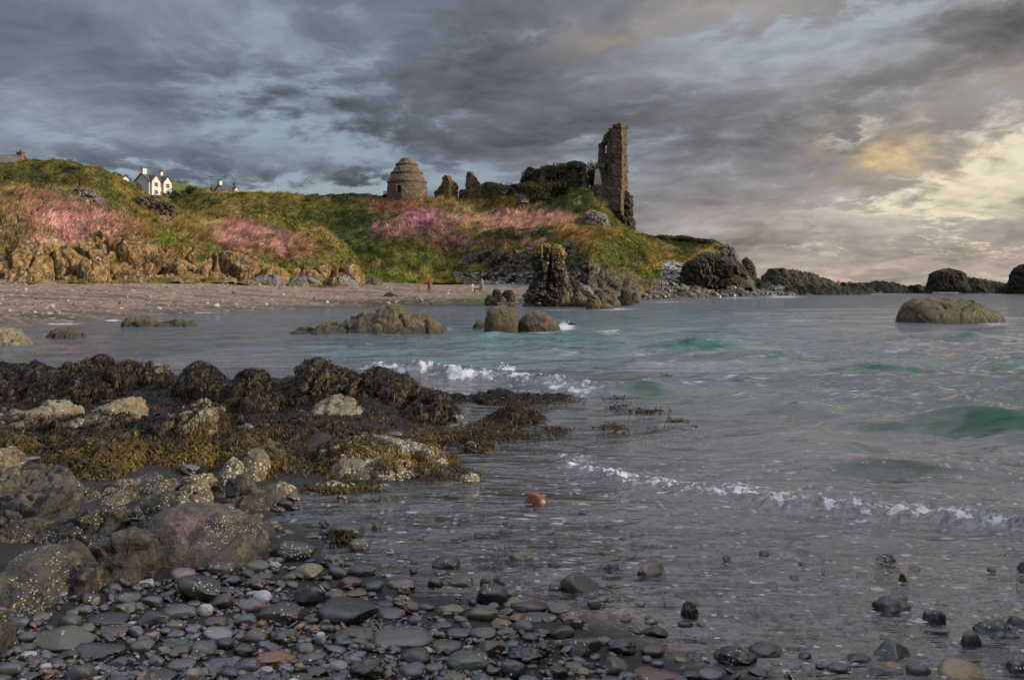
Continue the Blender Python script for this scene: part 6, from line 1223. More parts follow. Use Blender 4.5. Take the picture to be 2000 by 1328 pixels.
def put_stone(px, py, w, h, kind, col, barn, label, seed, tilt=0.0, name=None, cat=None, group=None, me=None, depthk=.8, vary=True):
    rg = np.random.default_rng(seed)
    def gd(q):
        d = dist(q)
        for _ in range(6): d = (EYE - max(gz1((px - 1000) / F * d, d), -.015)) * F / (q - HOR)
        return d
    d = gd(py + h * .5)
    for _ in range(3):
        W = w / F * d; D = W * depthk; ang = (EYE - .1) / d; hp = h / F * d
        Hh = math.sqrt(max(hp * hp - (.75 * D * ang) ** 2, (.42 * hp) ** 2)); d2 = d + D * .32
        x = (px - 1000) / F * d2; z = EYE - (py - HOR) / F * d2; d = gd(py + h * .42)
    sub_ = max(0.0, min(.25, -gz1(x, d2))); z -= sub_ * .5; Hh += sub_
    if me is None:
        v, f = stone_mesh(kind, seed, 4)
        if tilt: c, s = math.cos(R(tilt)), math.sin(R(tilt)); v = v @ np.array([[c, 0, -s], [0, 1, 0], [s, 0, c]]).T; v = v / np.abs(v).max(0); 
        me = new_mesh(name or 'stone', v * np.array([W, D, Hh]) / 2, f, M['stone'])
        o = link(name or 'stone', me, None, (x, d2, z))
    else:
        o = link(name or 'pebble', me, None, (x, d2, z)); o.scale = (W / 2, D / 2, Hh / 2); o.rotation_euler = (rg.normal(0, .12), rg.normal(0, .15), rg.normal(0, .25))
    cc = np.array(CL[col]); cc = lerp(cc, np.full(3, cc.mean()) * [.94, .99, 1.08], (.25 if col in ('orange', 'ochre', 'rust', 'lime') else .34) * vary) * (1 + (.04 * rg.normal(0, 1, 3) + .18 * rg.normal()) * vary) * (.46 if vary else .75); o.color = (*np.clip(cc, .008, .9), barn)
    tag(o, label, cat or 'stone', group); return o
HERO = """287 1139 32 18 a mint 0 pale mint-white wedge stone at the foot of the barnacled bedrock
223 1149 34 20 r brown 0 round brown cobble touching the grey bedrock slab
250 1166 52 22 r grey 0 flat grey oval cobble below the round brown one at the bedrock foot
390 1150 86 56 a dkgreen .3 dark green angular boulder with barnacles below the pinkish dome
245 1189 40 26 a grey 0 angular grey stone standing above the barnacled flat dark stone
353 1195 70 30 r grey .02 large smooth grey oval cobble next to a whitish one
401 1191 31 27 r white 0 whitish rounded pebble at the right end of the large grey oval
302 1209 62 38 a dkblue 0 dark blue angular stone below the large grey oval
212 1211 80 30 r dkgreen .42 long dark stone sprinkled with white barnacles at lower left
220 1234 64 24 r brown .1 long stone half rust and half grey under the barnacle-sprinkled one
265 1234 30 29 r lav 0 pale lavender oval pebble right of the half rust stone
256 1253 20 15 r lav 0 small pale lavender round pebble just under the larger lavender oval
125 1249 112 50 a olive .06 broad olive-brown angular rock sloping left at lower left
190 1268 112 42 a dkbrown .16 dark brown slab lying against the broad olive rock
277 1262 46 27 r gg .03 round greenish grey cobble right of the dark brown slab
353 1271 40 24 r brown 0 brown-grey oval cobble under the slim barnacled stone
305 1293 34 28 r green .08 speckled greenish cobble near the bottom, right of the dark slab
355 1298 54 24 r grey 0 grey oval cobble near the bottom above the dark mauve one
311 1318 74 26 r dkbrown .04 large dark mauve cobble at the bottom edge, lower left
376 1318 32 26 r pink 0 pinkish brown cobble at the bottom edge right of the dark mauve one
55 1243 42 22 r grey 0 grey oval cobble left of the broad olive rock
51 1263 38 18 r green 0 dark greenish oval under the grey one left of the broad olive rock
55 1280 32 16 r white 0 pale grey long pebble near the lower left corner
90 1284 26 20 r blue 0 blue-grey oval pebble below the broad olive rock
114 1315 12 11 r ochre 0 tiny bright yellow pebble near the lower left corner
232 1316 44 14 r lav 0 thin pale blue cobble at the bottom edge, left
345 1239 32 15 r blue 0 blue lavender oval pebble below the dark blue angular stone
289 1242 18 14 r orange 0 small orange pebble beside the pale lavender oval
353 1253 72 17 s gg .65 slim stone crusted pale with barnacles at lower left
164 1190 36 20 r blue 0 blue-grey cobble right under the smooth rounded bedrock
374 1231 28 18 r lav .1 rough lavender pebble right of the blue lavender oval
432 1111 62 34 r purple .12 dark purple-brown barnacled cobble at the edge of the pinkish dome
498 1106 54 24 r gg 0 smooth grey-green oval cobble right of the purple barnacled one
536 1104 28 16 l mint .1 small mint-white double stone right of the grey-green oval
602 1117 58 36 a lime .12 bright yellow-green block at the water's edge
650 1097 52 32 l brown .12 brown cone-shaped stone behind the yellow-green block
706 1114 56 24 r dkbrown .42 barnacled long dark stone in the shallows right of the yellow-green block
684 1138 48 24 r orange 0 smooth orange-brown oval cobble right below the yellow-green block
501 1140 44 28 l purple 0 mauve-grey squarish cobble below the smooth grey-green oval
513 1126 40 14 r green 0 flat green-grey pebble between the grey-green oval and the mauve cobble
569 1142 28 14 r teal 0 small teal oval pebble below the yellow-green block
784 1140 54 22 r brown .1 brown oval cobble with few barnacles at the water's edge
789 1155 26 24 l rust .04 rusty orange upright stone under the brown oval at the water's edge
692 1157 56 18 s rust .25 flat red-brown stone with white barnacles below the orange-brown oval
605 1163 62 44 a dkblue .16 dark blue angular rock with a barnacled edge in the middle of the shingle
549 1200 98 46 a dkbrown .2 big dark stone peppered with barnacles beside the wide black slab
676 1196 124 54 s black .02 wide angular black slab in the middle of the shingle
761 1198 66 24 r grey 0 flat grey cobble at the right of the wide black slab
804 1188 32 26 r rust 0 wet red-brown cobble above the flat grey one
786 1175 44 30 l tan 0 tan-grey cone-shaped stone behind the wet red-brown cobble
480 1212 46 30 r grey .02 dark grey cobble left of the big peppered stone
421 1216 46 24 r brown .02 dark brownish cobble under the whitish rounded pebble
553 1244 58 34 l brown .02 brown-grey blocky cobble below the big peppered stone
690 1244 100 42 l green .02 olive-green knobbly boulder under the wide black slab
786 1243 124 42 r gg .06 long speckled grey-green cobble, the longest of the shingle
536 1287 82 36 l orange .04 bright orange-brown lumpy stone near the bottom edge
559 1305 32 22 l lav 0 lavender-grey cracked pebble right below the orange-brown lumpy stone
585 1303 22 19 r ochre 0 yellow ochre round pebble right of the lavender cracked one
518 1308 32 14 r white 0 whitish oval pebble under the orange-brown lumpy stone
625 1247 20 26 r white 0 upright white oval pebble left of the olive-green boulder
598 1250 24 13 r pink 0 pinkish white pebble left of the upright white oval
717 1307 70 42 l dkbrown .14 dark blocky stone with a barnacled front at the bottom edge
812 1283 64 40 r dkbrown .2 dark brown rounded stone ringed with barnacles below the longest cobble
432 1295 64 20 r blue 0 long blue-grey cobble left of the orange-brown lumpy stone
584 1324 52 18 r olive 0 tan olive cobble cut by the bottom edge
618 1311 42 22 a black 0 blue-black angular stone at the bottom edge
759 1288 26 20 l lav 0 lavender knobbly pebble left of the barnacle-ringed stone
693 1262 26 15 r pink .4 pinkish speckled pebble under the olive-green boulder
722 1265 24 20 r green 0 greenish round pebble right of the pinkish speckled one
694 1277 44 14 l lav 0 long lavender stone below the pinkish speckled pebble
616 1228 40 16 l ochre 0 ochre and olive flat stone above the upright white oval
871 1100 56 30 r black .03 glossy black rounded stone alone in the shallows
901 1136 50 26 r olive 0 olive oval stone in the shallows below the glossy black one
850 1137 30 22 r dkbrown 0 dark brown cobble in the shallows left of the olive oval
948 1136 22 22 r brown 0 small upright brown stone in the shallows right of the olive oval
988 1134 58 24 r dkbrown 0 long wet brown stone beside the small upright one
962 1162 62 40 r black .14 dark domed stone with a cluster of barnacles in the shallows
996 1158 36 20 r green 0 greenish stone tucked behind the dark domed one
1003 1178 46 20 a ochre 0 ochre wedge stone right of the dark domed one
1034 1182 76 28 s black .06 flat black slab with a broken right edge in the shallows
962 1185 32 18 r teal 0 teal-grey cobble in front of the dark domed stone
942 1198 64 32 r olive .05 large smooth olive cobble at the water's edge
882 1193 58 28 l lime .1 mossy yellow-green stone left of the large smooth olive cobble
1133 1139 82 48 a dkbrown .03 biggest dark brown angular rock standing in the shallows
1085 1151 32 16 r dkbrown 0 low brown stone at the left of the biggest dark rock
1196 1109 44 20 l dkgreen .05 mossy green stone in the shallows right of the biggest dark rock
1271 1112 70 32 s brown .08 layered brown slab tilted in the shallows
1014 1085 56 24 r olive .32 ochre-olive barnacled stone awash in the shallows
974 1070 36 20 l tan .5 pale barnacled stone awash left of the ochre-olive one
930 1086 22 10 r black 0 small black wet stone left of the ochre-olive barnacled one
972 1098 26 14 l black .15 small black barnacled stone below the ochre-olive one
1160 1180 28 24 r teal 0 round dark teal stone below the biggest dark rock
1152 1161 38 14 r purple 0 flat purple-grey stone above the round teal one
1094 1191 52 24 r brown .02 pinkish brown flat stone left of the barnacle fan
1118 1211 54 36 l tan .75 fan-shaped stone covered in pale barnacles at the water's edge
1054 1205 70 16 r brown 0 long low brown stone left of the barnacle fan
898 1238 52 20 r green .02 flat olive-grey cobble right of the longest cobble
943 1238 56 26 r gg .25 grey stone crusted with barnacles below the large smooth olive cobble
989 1238 46 24 l green .2 stone with a bright green tuft of weed right of the crusted grey one
914 1290 86 40 r green .03 big smooth brown-green oval cobble near the bottom, middle
960 1266 56 34 s purple .05 dark purple sloping slab above the big brown-green oval
871 1263 62 26 r purple 0 flat purple-brown cobble left of the white pebble pair
1003 1307 52 42 r dkblue 0 dark slate-blue rounded stone at the bottom edge
1138 1262 84 44 s purple .02 large triangular purple slab near the waterline
1025 1280 72 40 l dkbrown .02 large dark brown rough cobble left of the triangular purple slab
1090 1257 20 17 r ochre 0 small ochre-orange pebble against the triangular purple slab
1061 1269 36 34 l dkgreen .2 dark barnacled stone left of the small ochre pebble
1213 1263 60 34 l black 0 ring-shaped dark wet boulder at the right end of the shingle
1274 1271 46 26 r dkbrown .02 round flat-topped dark stone right of the ring-shaped boulder
1279 1234 54 22 a black .08 dark wedge stone in the water above the flat-topped one
1198 1300 60 34 a purple .02 purple-brown block near the bottom right of the shingle
1284 1317 92 26 s rust 0 dark red slab at the bottom edge right of the shingle
1096 1295 18 13 r ochre 0 tiny ochre pebble left of the purple-brown block
1139 1313 30 20 l ochre .02 ochre-olive cobble at the bottom edge below the triangular purple slab
1120 1300 40 16 r gg 0 slim green-grey pebble above the ochre-olive bottom cobble
1114 1316 18 10 r pink 0 small pinkish white pebble at the bottom edge
886 1322 56 20 l lime 0 lime-grey cobble cut by the bottom edge
860 1240 22 15 r lav .2 round blue speckled pebble at the end of the longest cobble
914 1265 20 13 l white 0 small white pebble between the purple slabs
1087 1312 44 24 r dkbrown .02 wet brown cobble at the bottom edge left of the ochre-olive one
1347 1191 34 40 l dkgreen .25 upright narrow dark stone standing in the shallows
1338 1219 30 14 r black 0 small black stone below the upright narrow one
1535 1221 38 13 r dkbrown 0 low lone brown stone awash between shingle and right-hand rocks
1437 1279 86 44 l black .06 black double-humped rock in the water near the bottom
1496 1268 70 30 r black .02 long black rock right of the double-humped one
1387 1317 52 24 r blue 0 rounded slate-grey stone at the bottom edge below the double-humped rock
1349 1319 36 20 r black 0 black stone at the bottom edge left of the slate-grey one
1732 1091 54 25 l black .3 black stone topped with barnacles far out in the shallows
1762 1131 22 24 a black .1 small pointed black stone below the barnacle-topped one
1740 1184 84 40 l dkgreen .04 mossy dark log-shaped rock in the shallows at right
1825 1206 64 38 l black .35 barnacled lower end lying right of the mossy log-shaped rock
1737 1272 88 46 a black .08 angular black rock with a pointed top at lower right
1672 1287 62 26 r black 0 lens-shaped black stone left of the pointed black rock
1636 1304 50 24 r dkblue .05 speckled blue-black stone left below the lens-shaped one
1743 1302 38 18 r orange .02 small orange-brown stone under the pointed black rock
1794 1309 46 30 r dkblue .02 shiny blue-black rounded stone right of the small orange one
1872 1310 92 46 r ochre .03 big ochre-brown smooth boulder at the bottom edge, right
1895 1250 42 40 r black 0 round black stone against the green barnacled boulder
1951 1233 104 48 l dkgreen .3 large green barnacled boulder near the right edge
1985 1216 44 28 r black 0 black stone behind the green barnacled boulder
1979 1264 46 18 r dkbrown 0 dark flat stone in front of the green barnacled boulder
1985 1304 52 36 r black .04 black cobble in the lower right corner
1711 1315 62 22 s black 0 flat black slab at the bottom edge under the pointed black rock
1681 1320 40 16 r brown 0 brownish wet stone at the bottom edge left of the flat black slab
1996 1105 24 20 r black 0 black stone just cut by the right edge
1479 1311 42 20 a purple .02 purple-grey stone at the bottom edge below the long black rock
737 1027 24 18 a gg .3 small pointed barnacled stone in the pool
742 1012 18 9 l gg .3 tiny barnacled stone behind the pointed one in the pool
678 1035 70 30 r purple .05 long dark red-purple stone lying in the pool
700 1065 46 26 r olive .18 olive-yellow stone at the pool edge below the dark red-purple one
635 1040 24 14 r black .1 small black stone left of the dark red-purple one
988 1023 28 11 l black .25 small flat barnacled stone alone in the open shallows
1046 1052 32 9 r lime 0 flat green weed-coated stone awash in the shallows
1079 1050 20 8 l tan .1 small tan stone right of the flat green one
575 1076 86 42 r dkgreen .5 long barnacled boulder sloping beside the pinkish dome
560 986 28 17 r black .05 black oval stone in the pool by the dark pyramid rock
445 993 30 20 r brown 0 brown egg-shaped cobble under the dark pyramid rock
460 1000 22 14 r gg 0 small grey stone left of the pool below the dark pyramid rock"""
g_stone = 'beach stones at the front shore'
_occ = []
for k, ln in enumerate(HERO.split('\n')):
    a = ln.split(' ', 7); px, py, w, h = map(float, a[:4]); nm = {'r': 'cobble', 'a': 'stone', 's': 'slab', 'l': 'stone'}[a[4]]
    put_stone(px, py, w, h, a[4], a[5], float(a[6]), a[7], 1000 + k * 7, name=nm, cat='stone', group=g_stone, tilt=(-6 if a[4] == 'r' and w > 60 else 0)); _occ.append((px, py, w, h))
put_stone(1043, 975, 56, 32, 'a', 'red', 0, 'bright red-orange rounded brick-like stone alone in the shallows', 4242, name='stone', cat='stone', vary=False); _occ.append((1043, 976, 52, 30))
put_stone(920, 871, 30, 22, 'r', 'dkbrown', 0, 'dark dome-shaped stone with weed in the channel right of the big front boulder', 4243, name='stone', cat='stone')
put_stone(770, 851, 34, 18, 'r', 'purple', 0, 'rounded purple-grey stone on the weed near the channel', 4244, name='stone', cat='stone')
put_stone(895, 818, 24, 18, 'a', 'teal', 0, 'greenish block standing in the narrow channel', 4245, name='stone', cat='stone')
put_stone(62, 895, 36, 8, 's', 'tan', 0, 'thin bleached stick-like stone on the weed at the left', 4246, name='stone', cat='stone')
for q, (a, b) in enumerate([(712, 800), (742, 804), (760, 806), (585, 806)]): put_stone(a, b, 18, 12, 'r', ['grey', 'gg', 'tan', 'brown'][q], 0, ['small grey stone on weed right of the bare tan slab', 'second small greenish stone right of the bare tan slab', 'small tan stone furthest right of the bare tan slab', 'small brown stone at the left foot of the bare tan slab'][q], 4250 + q, name='stone', cat='stone')
put_stone(480, 838, 40, 24, 'l', 'blue', .3, 'blue-grey barnacled stone among weed in the centre of the reef', 4260, name='stone', cat='stone')
put_stone(512, 842, 34, 16, 'l', 'grey', .3, 'grey speckled stone right of the blue-grey barnacled one on the reef', 4261, name='stone', cat='stone')
put_stone(372, 918, 40, 26, 'l', 'gg', .5, 'pale barnacled stone sunk in golden weed at the centre front', 4262, name='stone', cat='stone')

# ---- the rest of the shingle: countable pebbles, then the small stuff ----
SHING = [(-420, 1215), (20, 1205), (130, 1196), (180, 1165), (330, 1135), (430, 1090), (520, 1066), (560, 1050), (600, 1085), (660, 1085), (760, 1150), (860, 1180), (1000, 1205), (1130, 1225), (1180, 1250), (1300, 1300), (1420, 1345), (1500, 1480), (-420, 1480)]
rng = np.random.default_rng(9)
def free(px, py, w, h, occ, k=.80):
    A = occ if isinstance(occ, np.ndarray) else np.array(occ); return not (((px - A[:, 0]) / ((w + A[:, 2]) * .5)) ** 2 + ((py - A[:, 1]) / ((h + A[:, 3]) * .5)) ** 2 < k * k).any()
lib = [new_mesh('pebble', *stone_mesh('rrrral'[k % 6], 7000 + k, 3), M['stone']) for k in range(26)]
PAL = [('grey', 24, 'grey'), ('blue', 20, 'blue-grey'), ('purple', 13, 'mauve'), ('dkbrown', 11, 'dark brown'), ('gg', 12, 'greenish grey'), ('brown', 9, 'brown'), ('lav', 8, 'pale lavender'), ('dkblue', 7, 'slate-blue'), ('pink', 5, 'pinkish'), ('ochre', 3, 'ochre'), ('orange', 3, 'orange-brown'), ('white', 3, 'whitish')]
pw = np.array([p[1] for p in PAL], float); pw /= pw.sum(); cnt = 0; tries = 0
budget = 300 - len(HERO.split('\n')) - 13
sizes = sorted([22 + 36 * rng.random() ** 2.0 for _ in range(budget)], reverse=True)
for w in sizes:
    for _ in range(300):
        px = rng.uniform(-20, 1360); py = rng.uniform(1060, 1335)
        if inpoly(np.array([px]), np.array([py]), SHING)[0] and free(px, py, w, w * .5, _occ): break
    else: continue
    c = rng.choice(len(PAL), p=pw); h = w * rng.uniform(.42, .66); b = .12 if rng.random() < .12 else 0.0
    zone = 'at lower left below the bedrock' if px < 420 else ('in the middle of the shingle' if px < 860 else 'at the right end of the shingle')
    big = 'small' if w < 29 else 'middling'
    put_stone(px, py, w, h, 'r', PAL[c][0], b, f'{big} rounded {PAL[c][2]} pebble packed among the cobbles {zone}', 9000 + cnt, name='pebble', cat='pebble', group=f'{big} {PAL[c][2]} pebbles {zone}', me=lib[cnt % 26]); _occ.append((px, py, w, h)); cnt += 1
def shingle(name, n, smin, smax, poly, occ, seed, sub=2, lift=.0, k=.6, zoff=0.0, span=(-420, 1500, 1040, 1480), cols=PAL):
    rg = np.random.default_rng(seed); bv = [stone_mesh('rrrra'[q % 5], 500 + q, sub) for q in range(10)]; Vs, Fs, Cs = [], [], []; off = 0; A = np.array(occ)
    w_ = np.array([p[1] for p in cols], float); w_ /= w_.sum(); m = 0; t_ = 0
    cand = rg.uniform([span[0], span[2]], [span[1], span[3]], (n * 12, 2)); cand = cand[inpoly(cand[:, 0], cand[:, 1], poly)]
    while m < n and t_ < len(cand):
        px, py = cand[t_]; t_ += 1
        w = smin + (smax - smin) * rg.random() ** 2; h = w * .5
        if not free(px, py, w, h, A, k): continue
        d = dist(py, 0.0 if 's_' in name or 'sunken' in name or 'awash' in name else .12); x = (px - 1000) / F * d; y = d; W = w / F * d
        v, f = bv[rg.integers(10)]; a = rg.uniform(0, 6.28); c, s = math.cos(a), math.sin(a); tl = rg.normal(0, .3)
        q = v * np.array([W, W * rg.uniform(.6, .95), W * rg.uniform(.35, .6)]) / 2; q = q @ np.array([[c, -s, 0], [s, c, 0], [0, 0, 1]]).T; q[:, 2] += q[:, 0] * tl
        Vs.append(q + [x, y, W * rg.uniform(.05, .3) + zoff]); Fs.append(f + off); off += len(v); ci = rg.choice(len(cols), p=w_); ck = np.array(CL[cols[ci][0]]); Cs.append(np.repeat(((ck * .7 + ck.mean() * .3) * (.22 + .42 * rg.random()))[None], len(v), 0)); m += 1
    V = np.concatenate(Vs); base = np.concatenate([np.repeat(q[:, :2].mean(0)[None], len(q), 0) for q in Vs]); gzv = gz_fast(base[:, 0], base[:, 1]); V[:, 2] += np.maximum(gzv, -.03) if name == 'awash_stones' else gzv
    return tag(link(name, new_mesh(name, V, np.concatenate(Fs), M['shingle'], True, {'Col': np.concatenate(Cs)})), kind='stuff')
shingle('shingle', 6500, 8, 25, SHING, _occ, 21, 2, k=.52)
shingle('fine_shingle', 5200, 4, 10, SHING, [(5000, 5000, 1, 1)], 22, 1, zoff=-.004)
# stones lying under the shallow water and round the bedrock
UND = [(430, 1000), (560, 970), (900, 960), (1300, 1010), (2000, 1080), (2400, 1200), (2400, 1480), (1450, 1480), (1200, 1250), (860, 1170), (620, 1080), (520, 1060)]
shingle('sunken_stones', 1500, 8, 34, UND, _occ, 23, 2, k=.7, zoff=-.012, span=(430, 2400, 960, 1480), cols=[('brown', 4, ''), ('tan', 6, ''), ('grey', 3, ''), ('dkbrown', 4, ''), ('ochre', 2, ''), ('olive', 2, ''), ('black', 2, '')])
shingle('awash_stones', 260, 8, 30, UND, _occ, 24, 3, k=.9, zoff=.0, span=(430, 2400, 985, 1480), cols=[('black', 5, ''), ('dkbrown', 4, ''), ('dkblue', 3, ''), ('olive', 1, ''), ('dkgreen', 1, '')])
# ================= the sea =================
def build_sea():
    rows = list(np.arange(1480, 566, -1.15)) + [565.2, 564.4, 563.6, 562.9, 562.2, 561.6, 561.0, 560.5, 560.0, 559.6, 559.3, 559.0, 558.75, 558.55, 558.4, 558.3]
    d = EYE * F / (np.array(rows) - HOR); nc = 1150; u = np.linspace(-0.95, 0.95, nc)
    X = d[:, None] * u[None]; Y = np.repeat(d[:, None], nc, 1); Z = np.zeros_like(X)
    gap = np.gradient(d)[:, None]; p = np.stack([X, Y, 0 * X], -1)
    sd = -land_sd(X, Y); sd = np.where(Y < 40, sd, 20)
    farsd = (edge_d(1000 + u * F)[None] - Y); sea = np.minimum(np.clip(sd, -1, 30), np.clip(farsd, -2, 60))
    calm_left = sstep(1.0, -6.0, X) * sstep(14, 18, Y)                      # the sheltered bay on the left
    open_ = sstep(0.2, 7.0, sea) * (1 - .65 * calm_left)
    # swell and chop: each wavelength only where the mesh can carry it
    rot = lambda a: X * math.sin(R(a)) + Y * math.cos(R(a))
    wob = 1.2 * fbm(p * .12, 3, 301)
    for (L, A, a, ph) in [(7.5, .055, -10, 0.3), (4.6, .036, 6, 2.1), (2.7, .020, -22, 4.0), (1.7, .012, 14, 1.0)]:
        k = 2 * math.pi / L; w = np.sin(rot(a) * k + wob * 1.6 + ph + 1.3 * noise(p * .35 + ph, 302)); w = 1 - 2 * (1 - (w * .5 + .5)) ** 1.0; s_ = (w * .5 + .5) ** 1.7
        Z += A * s_ * open_ * sstep(L * .35, L * .12, gap) * (.4 + 1.1 * sstep(-.3, .4, noise(p * .16 + L, 303)))
    for (f, A, sx) in [(.55, .11, .45), (1.2, .095, .45), (2.6, .052, .5), (5.5, .024, .55), (11, .008, .6)]:
        n_ = noise(p * [f * sx, f, 1] + f * 3, 310); Z += A * ((.32 - 1.5 * np.abs(n_)) if f in (1.2, 2.6) else n_) * (.12 + .88 * open_) * sstep(.5 / f, .2 / f, gap) * (.7 + .6 * sstep(2, 12, Y))
    grn = np.zeros_like(X); foam = np.zeros_like(X); teal = np.zeros_like(X)
    # single waves: (px, py, half length px, height m, face width m, greenness)
    for k, (px, py, hl, h, fw, g, ang) in enumerate([(1370, 684, 100, .17, .55, 1.0, -4), (1705, 732, 95, .15, .5, 1.0, -3), (1262, 768, 62, .15, .42, 1.0, -4), (1850, 838, 230, .16, .40, 1.0, -4), (1740, 928, 220, .10, .34, .85, -6), (1885, 662, 80, .18, .7, .8, -3), (965, 668, 60, .12, .6, .7, -3),
                                                 (1090, 815, 60, .05, .3, .35, -8), (1500, 800, 110, .06, .4, .35, -5), (1570, 622, 90, .18, .9, .35, 0), (1240, 655, 160, .14, .7, .2, -6), (1260, 872, 70, .05, .2, .0, -10), (1500, 710, 130, .10, .5, .2, -6), (700, 690, 160, .07, .5, .25, 0), (1640, 880, 200, .05, .3, .2, -5), (1950, 720, 90, .14, .5, .3, -3), (1480, 640, 80, .13, .8, .25, 0)]):
        dc = dist(py); xc = (px - 1000) / F * dc; ca, sa = math.cos(R(ang)), math.sin(R(ang)); dx, dy = X - xc, Y - dc
        al = dx * ca + dy * sa; ac = dy * ca - dx * sa; hw = hl / F * dc; ac = ac - .10 * fw * noise(p * .8 + k, 320) * 2 + .25 * (al / hw) ** 2 * fw * .6
        env = np.exp(-(al / (hw * .72)) ** 2 * .9); prof = np.where(ac < 0, np.exp(-(ac / (fw * .55)) ** 2), np.exp(-(ac / (fw * 1.7)) ** 2))
        Z += 1.25 * h * env * prof * (1 + .5 * noise(p * [.9, .5, 1] + 3 * k, 323)); face = np.exp(-((ac + fw * .42) / (fw * .55)) ** 2) * env ; grn = np.maximum(grn, g * face * .92 * sstep(-.45, .35, fbm(p * [.9, 2.6, 1] + k, 3, 321) + .2)); foam = np.maximum(foam, .34 * g * env * np.exp(-((ac - .02) / (.10 * fw)) ** 2) * sstep(-.1, .3, fbm(p * [1.4, 3, 1] + k, 3, 322)))
    sl = np.gradient(Z, axis=0) / np.gradient(d)[:, None]; fr_ = sstep(.04, .22, sl); grn = np.clip(grn * (.10 + .80 * fr_) + .40 * sstep(.16, .40, sl) * sstep(2, 7, sea) * sstep(45, 25, Y), 0, 1)
    PX = 1000 + u[None] * F + 0 * Y; PY = HOR + EYE * F / Y
    teal = np.clip(.75 * np.exp(-((PX - 900) / 320) ** 2 - ((PY - 680) / 34) ** 2) + .5 * np.exp(-((PX - 1250) / 300) ** 2 - ((PY - 640) / 40) ** 2) + .35 * np.exp(-((PX - 1400) / 400) ** 2 - ((PY - 800) / 60) ** 2), 0, 1) * (.5 + 1.0 * sstep(-.4, .4, fbm(p * [.15, .3, 1], 3, 330)))
    # breaking surf behind the weedy spit, and the small breaker running in at the right
    def line(pts):
        W = np.array([((a - 1000) / F * dist(b), dist(b), s, h) for a, b, s, h in pts]); best = np.full(X.shape, 1e9); S = np.zeros_like(X); Hh = np.zeros_like(X)
        for i in range(len(W) - 1):
            a, b = W[i], W[i + 1]; e = b[:2] - a[:2]; t_ = np.clip(((X - a[0]) * e[0] + (Y - a[1]) * e[1]) / (e @ e), 0, 1); q = (X - a[0] - t_ * e[0]) ** 2 + (Y - a[1] - t_ * e[1]) ** 2; m_ = q < best
            best = np.where(m_, q, best); side = (Y - (a[1] + t_ * e[1])); S = np.where(m_, np.where(side < 0, -1, 1) * np.sqrt(q), S); Hh = np.where(m_, a[3] + (b[3] - a[3]) * t_, Hh)
        return S, Hh
    S, Hh = line([(700, 716, 0, .0), (745, 720, 0, .16), (830, 728, 0, .24), (900, 734, 0, .22), (1000, 744, 0, .19), (1100, 756, 0, .18), (1180, 768, 0, .14), (1240, 776, 0, .02)])
    env = sstep(0, .12, Hh); S2 = S + .16 * fbm(p * 1.3, 3, 340)
    body = np.where(S2 < 0, np.exp(-(S2 / .34) ** 2), np.exp(-(S2 / .55) ** 2)); Z += Hh * .62 * body * (1 + .5 * fbm(p * [1.2, 2.2, 1], 5, 341, .6)); foam = np.maximum(foam, env * np.where(S2 < 0, np.exp(-(S2 / .75) ** 2), np.exp(-(S2 / .75) ** 2)) * (.38 + .8 * fbm(p * [2.5, 1.2, 1], 4, 344, .6)))
    k_ = (env * body) > .05; Z[k_] += ((env * body)[k_] * .03 * facets(p[k_] * 9, 342, .8, .2))
    foam = np.maximum(foam, .42 * env * np.exp(-((S + .9) / .8) ** 2) * sstep(-.1, .4, fbm(p * 1.4, 3, 343) + .1))
    S, Hh = line([(1050, 876, 0, .0), (1090, 892, 0, .03), (1160, 922, 0, .05), (1240, 944, 0, .065), (1330, 958, 0, .07), (1450, 976, 0, .085), (1600, 996, 0, .10), (1750, 1012, 0, .11), (1900, 1024, 0, .11), (2100, 1040, 0, .11), (2300, 1060, 0, .1)])
    env = sstep(0, .05, Hh); S2 = S + .09 * fbm(p * 2.2, 3, 350)
    body = np.where(S2 < 0, np.exp(-(S2 / .10) ** 2), np.exp(-(S2 / .42) ** 2)); Z += Hh * .48 * body * (1 + .7 * fbm(p * [4, 9, 1], 4, 351, .6)); k_ = (env * np.exp(-((S2 - .03) / .2) ** 2)) > .03; Z[k_] += (env * .016 * np.exp(-((S2 - .03) / .2) ** 2))[k_] * facets(p[k_] * 24, 352, .8, .2)
    lump = sstep(-.3, .35, fbm(p * [5, 9, 1], 4, 353, .65) + .12); foam = np.maximum(foam, env * (.78 * lump * np.where(S2 < 0, np.exp(-(S2 / .12) ** 2), np.exp(-((S2 - .02) / .20) ** 2)) + .22 * np.where(S2 > 0, np.exp(-((S2 - .4) / .5) ** 2), 0) * sstep(.0, .5, fbm(p * 3, 3, 354) + .1)))
    # white water round the rocks in the bay
    for (px, py, rx, ry, s) in [(770, 648, 70, 9, .8), (700, 652, 60, 5, .5), (860, 645, 50, 6, .6), (1100, 640, 30, 8, .9), (1060, 650, 50, 4, .55), (1190, 652, 40, 6, .7), (1200, 604, 70, 5, .6), (1090, 606, 80, 4, .5), (1940, 636, 50, 5, .6), (1850, 640, 110, 4, .35), (330, 611, 130, 2.2, .8), (120, 633, 60, 2.5, .7), (220, 626, 22, 2, .9), (1530, 580, 60, 4, .6), (1440, 582, 80, 3, .5), (1700, 574, 120, 3, .5), (1900, 572, 120, 3, .5), (1300, 590, 90, 3, .5), (600, 650, 40, 5, .4), (900, 770, 40, 8, .5), (860, 760, 50, 10, .5), (1180, 640, 60, 10, .35), (1560, 628, 60, 5, .5), (1420, 668, 70, 3, .4), (1330, 662, 20, 2, .5), (430, 735, 20, 8, .5), (560, 742, 30, 6, .3)]:
        foam = np.maximum(foam, s * np.exp(-((PX - px) / rx) ** 2 - ((PY - py) / ry) ** 2))
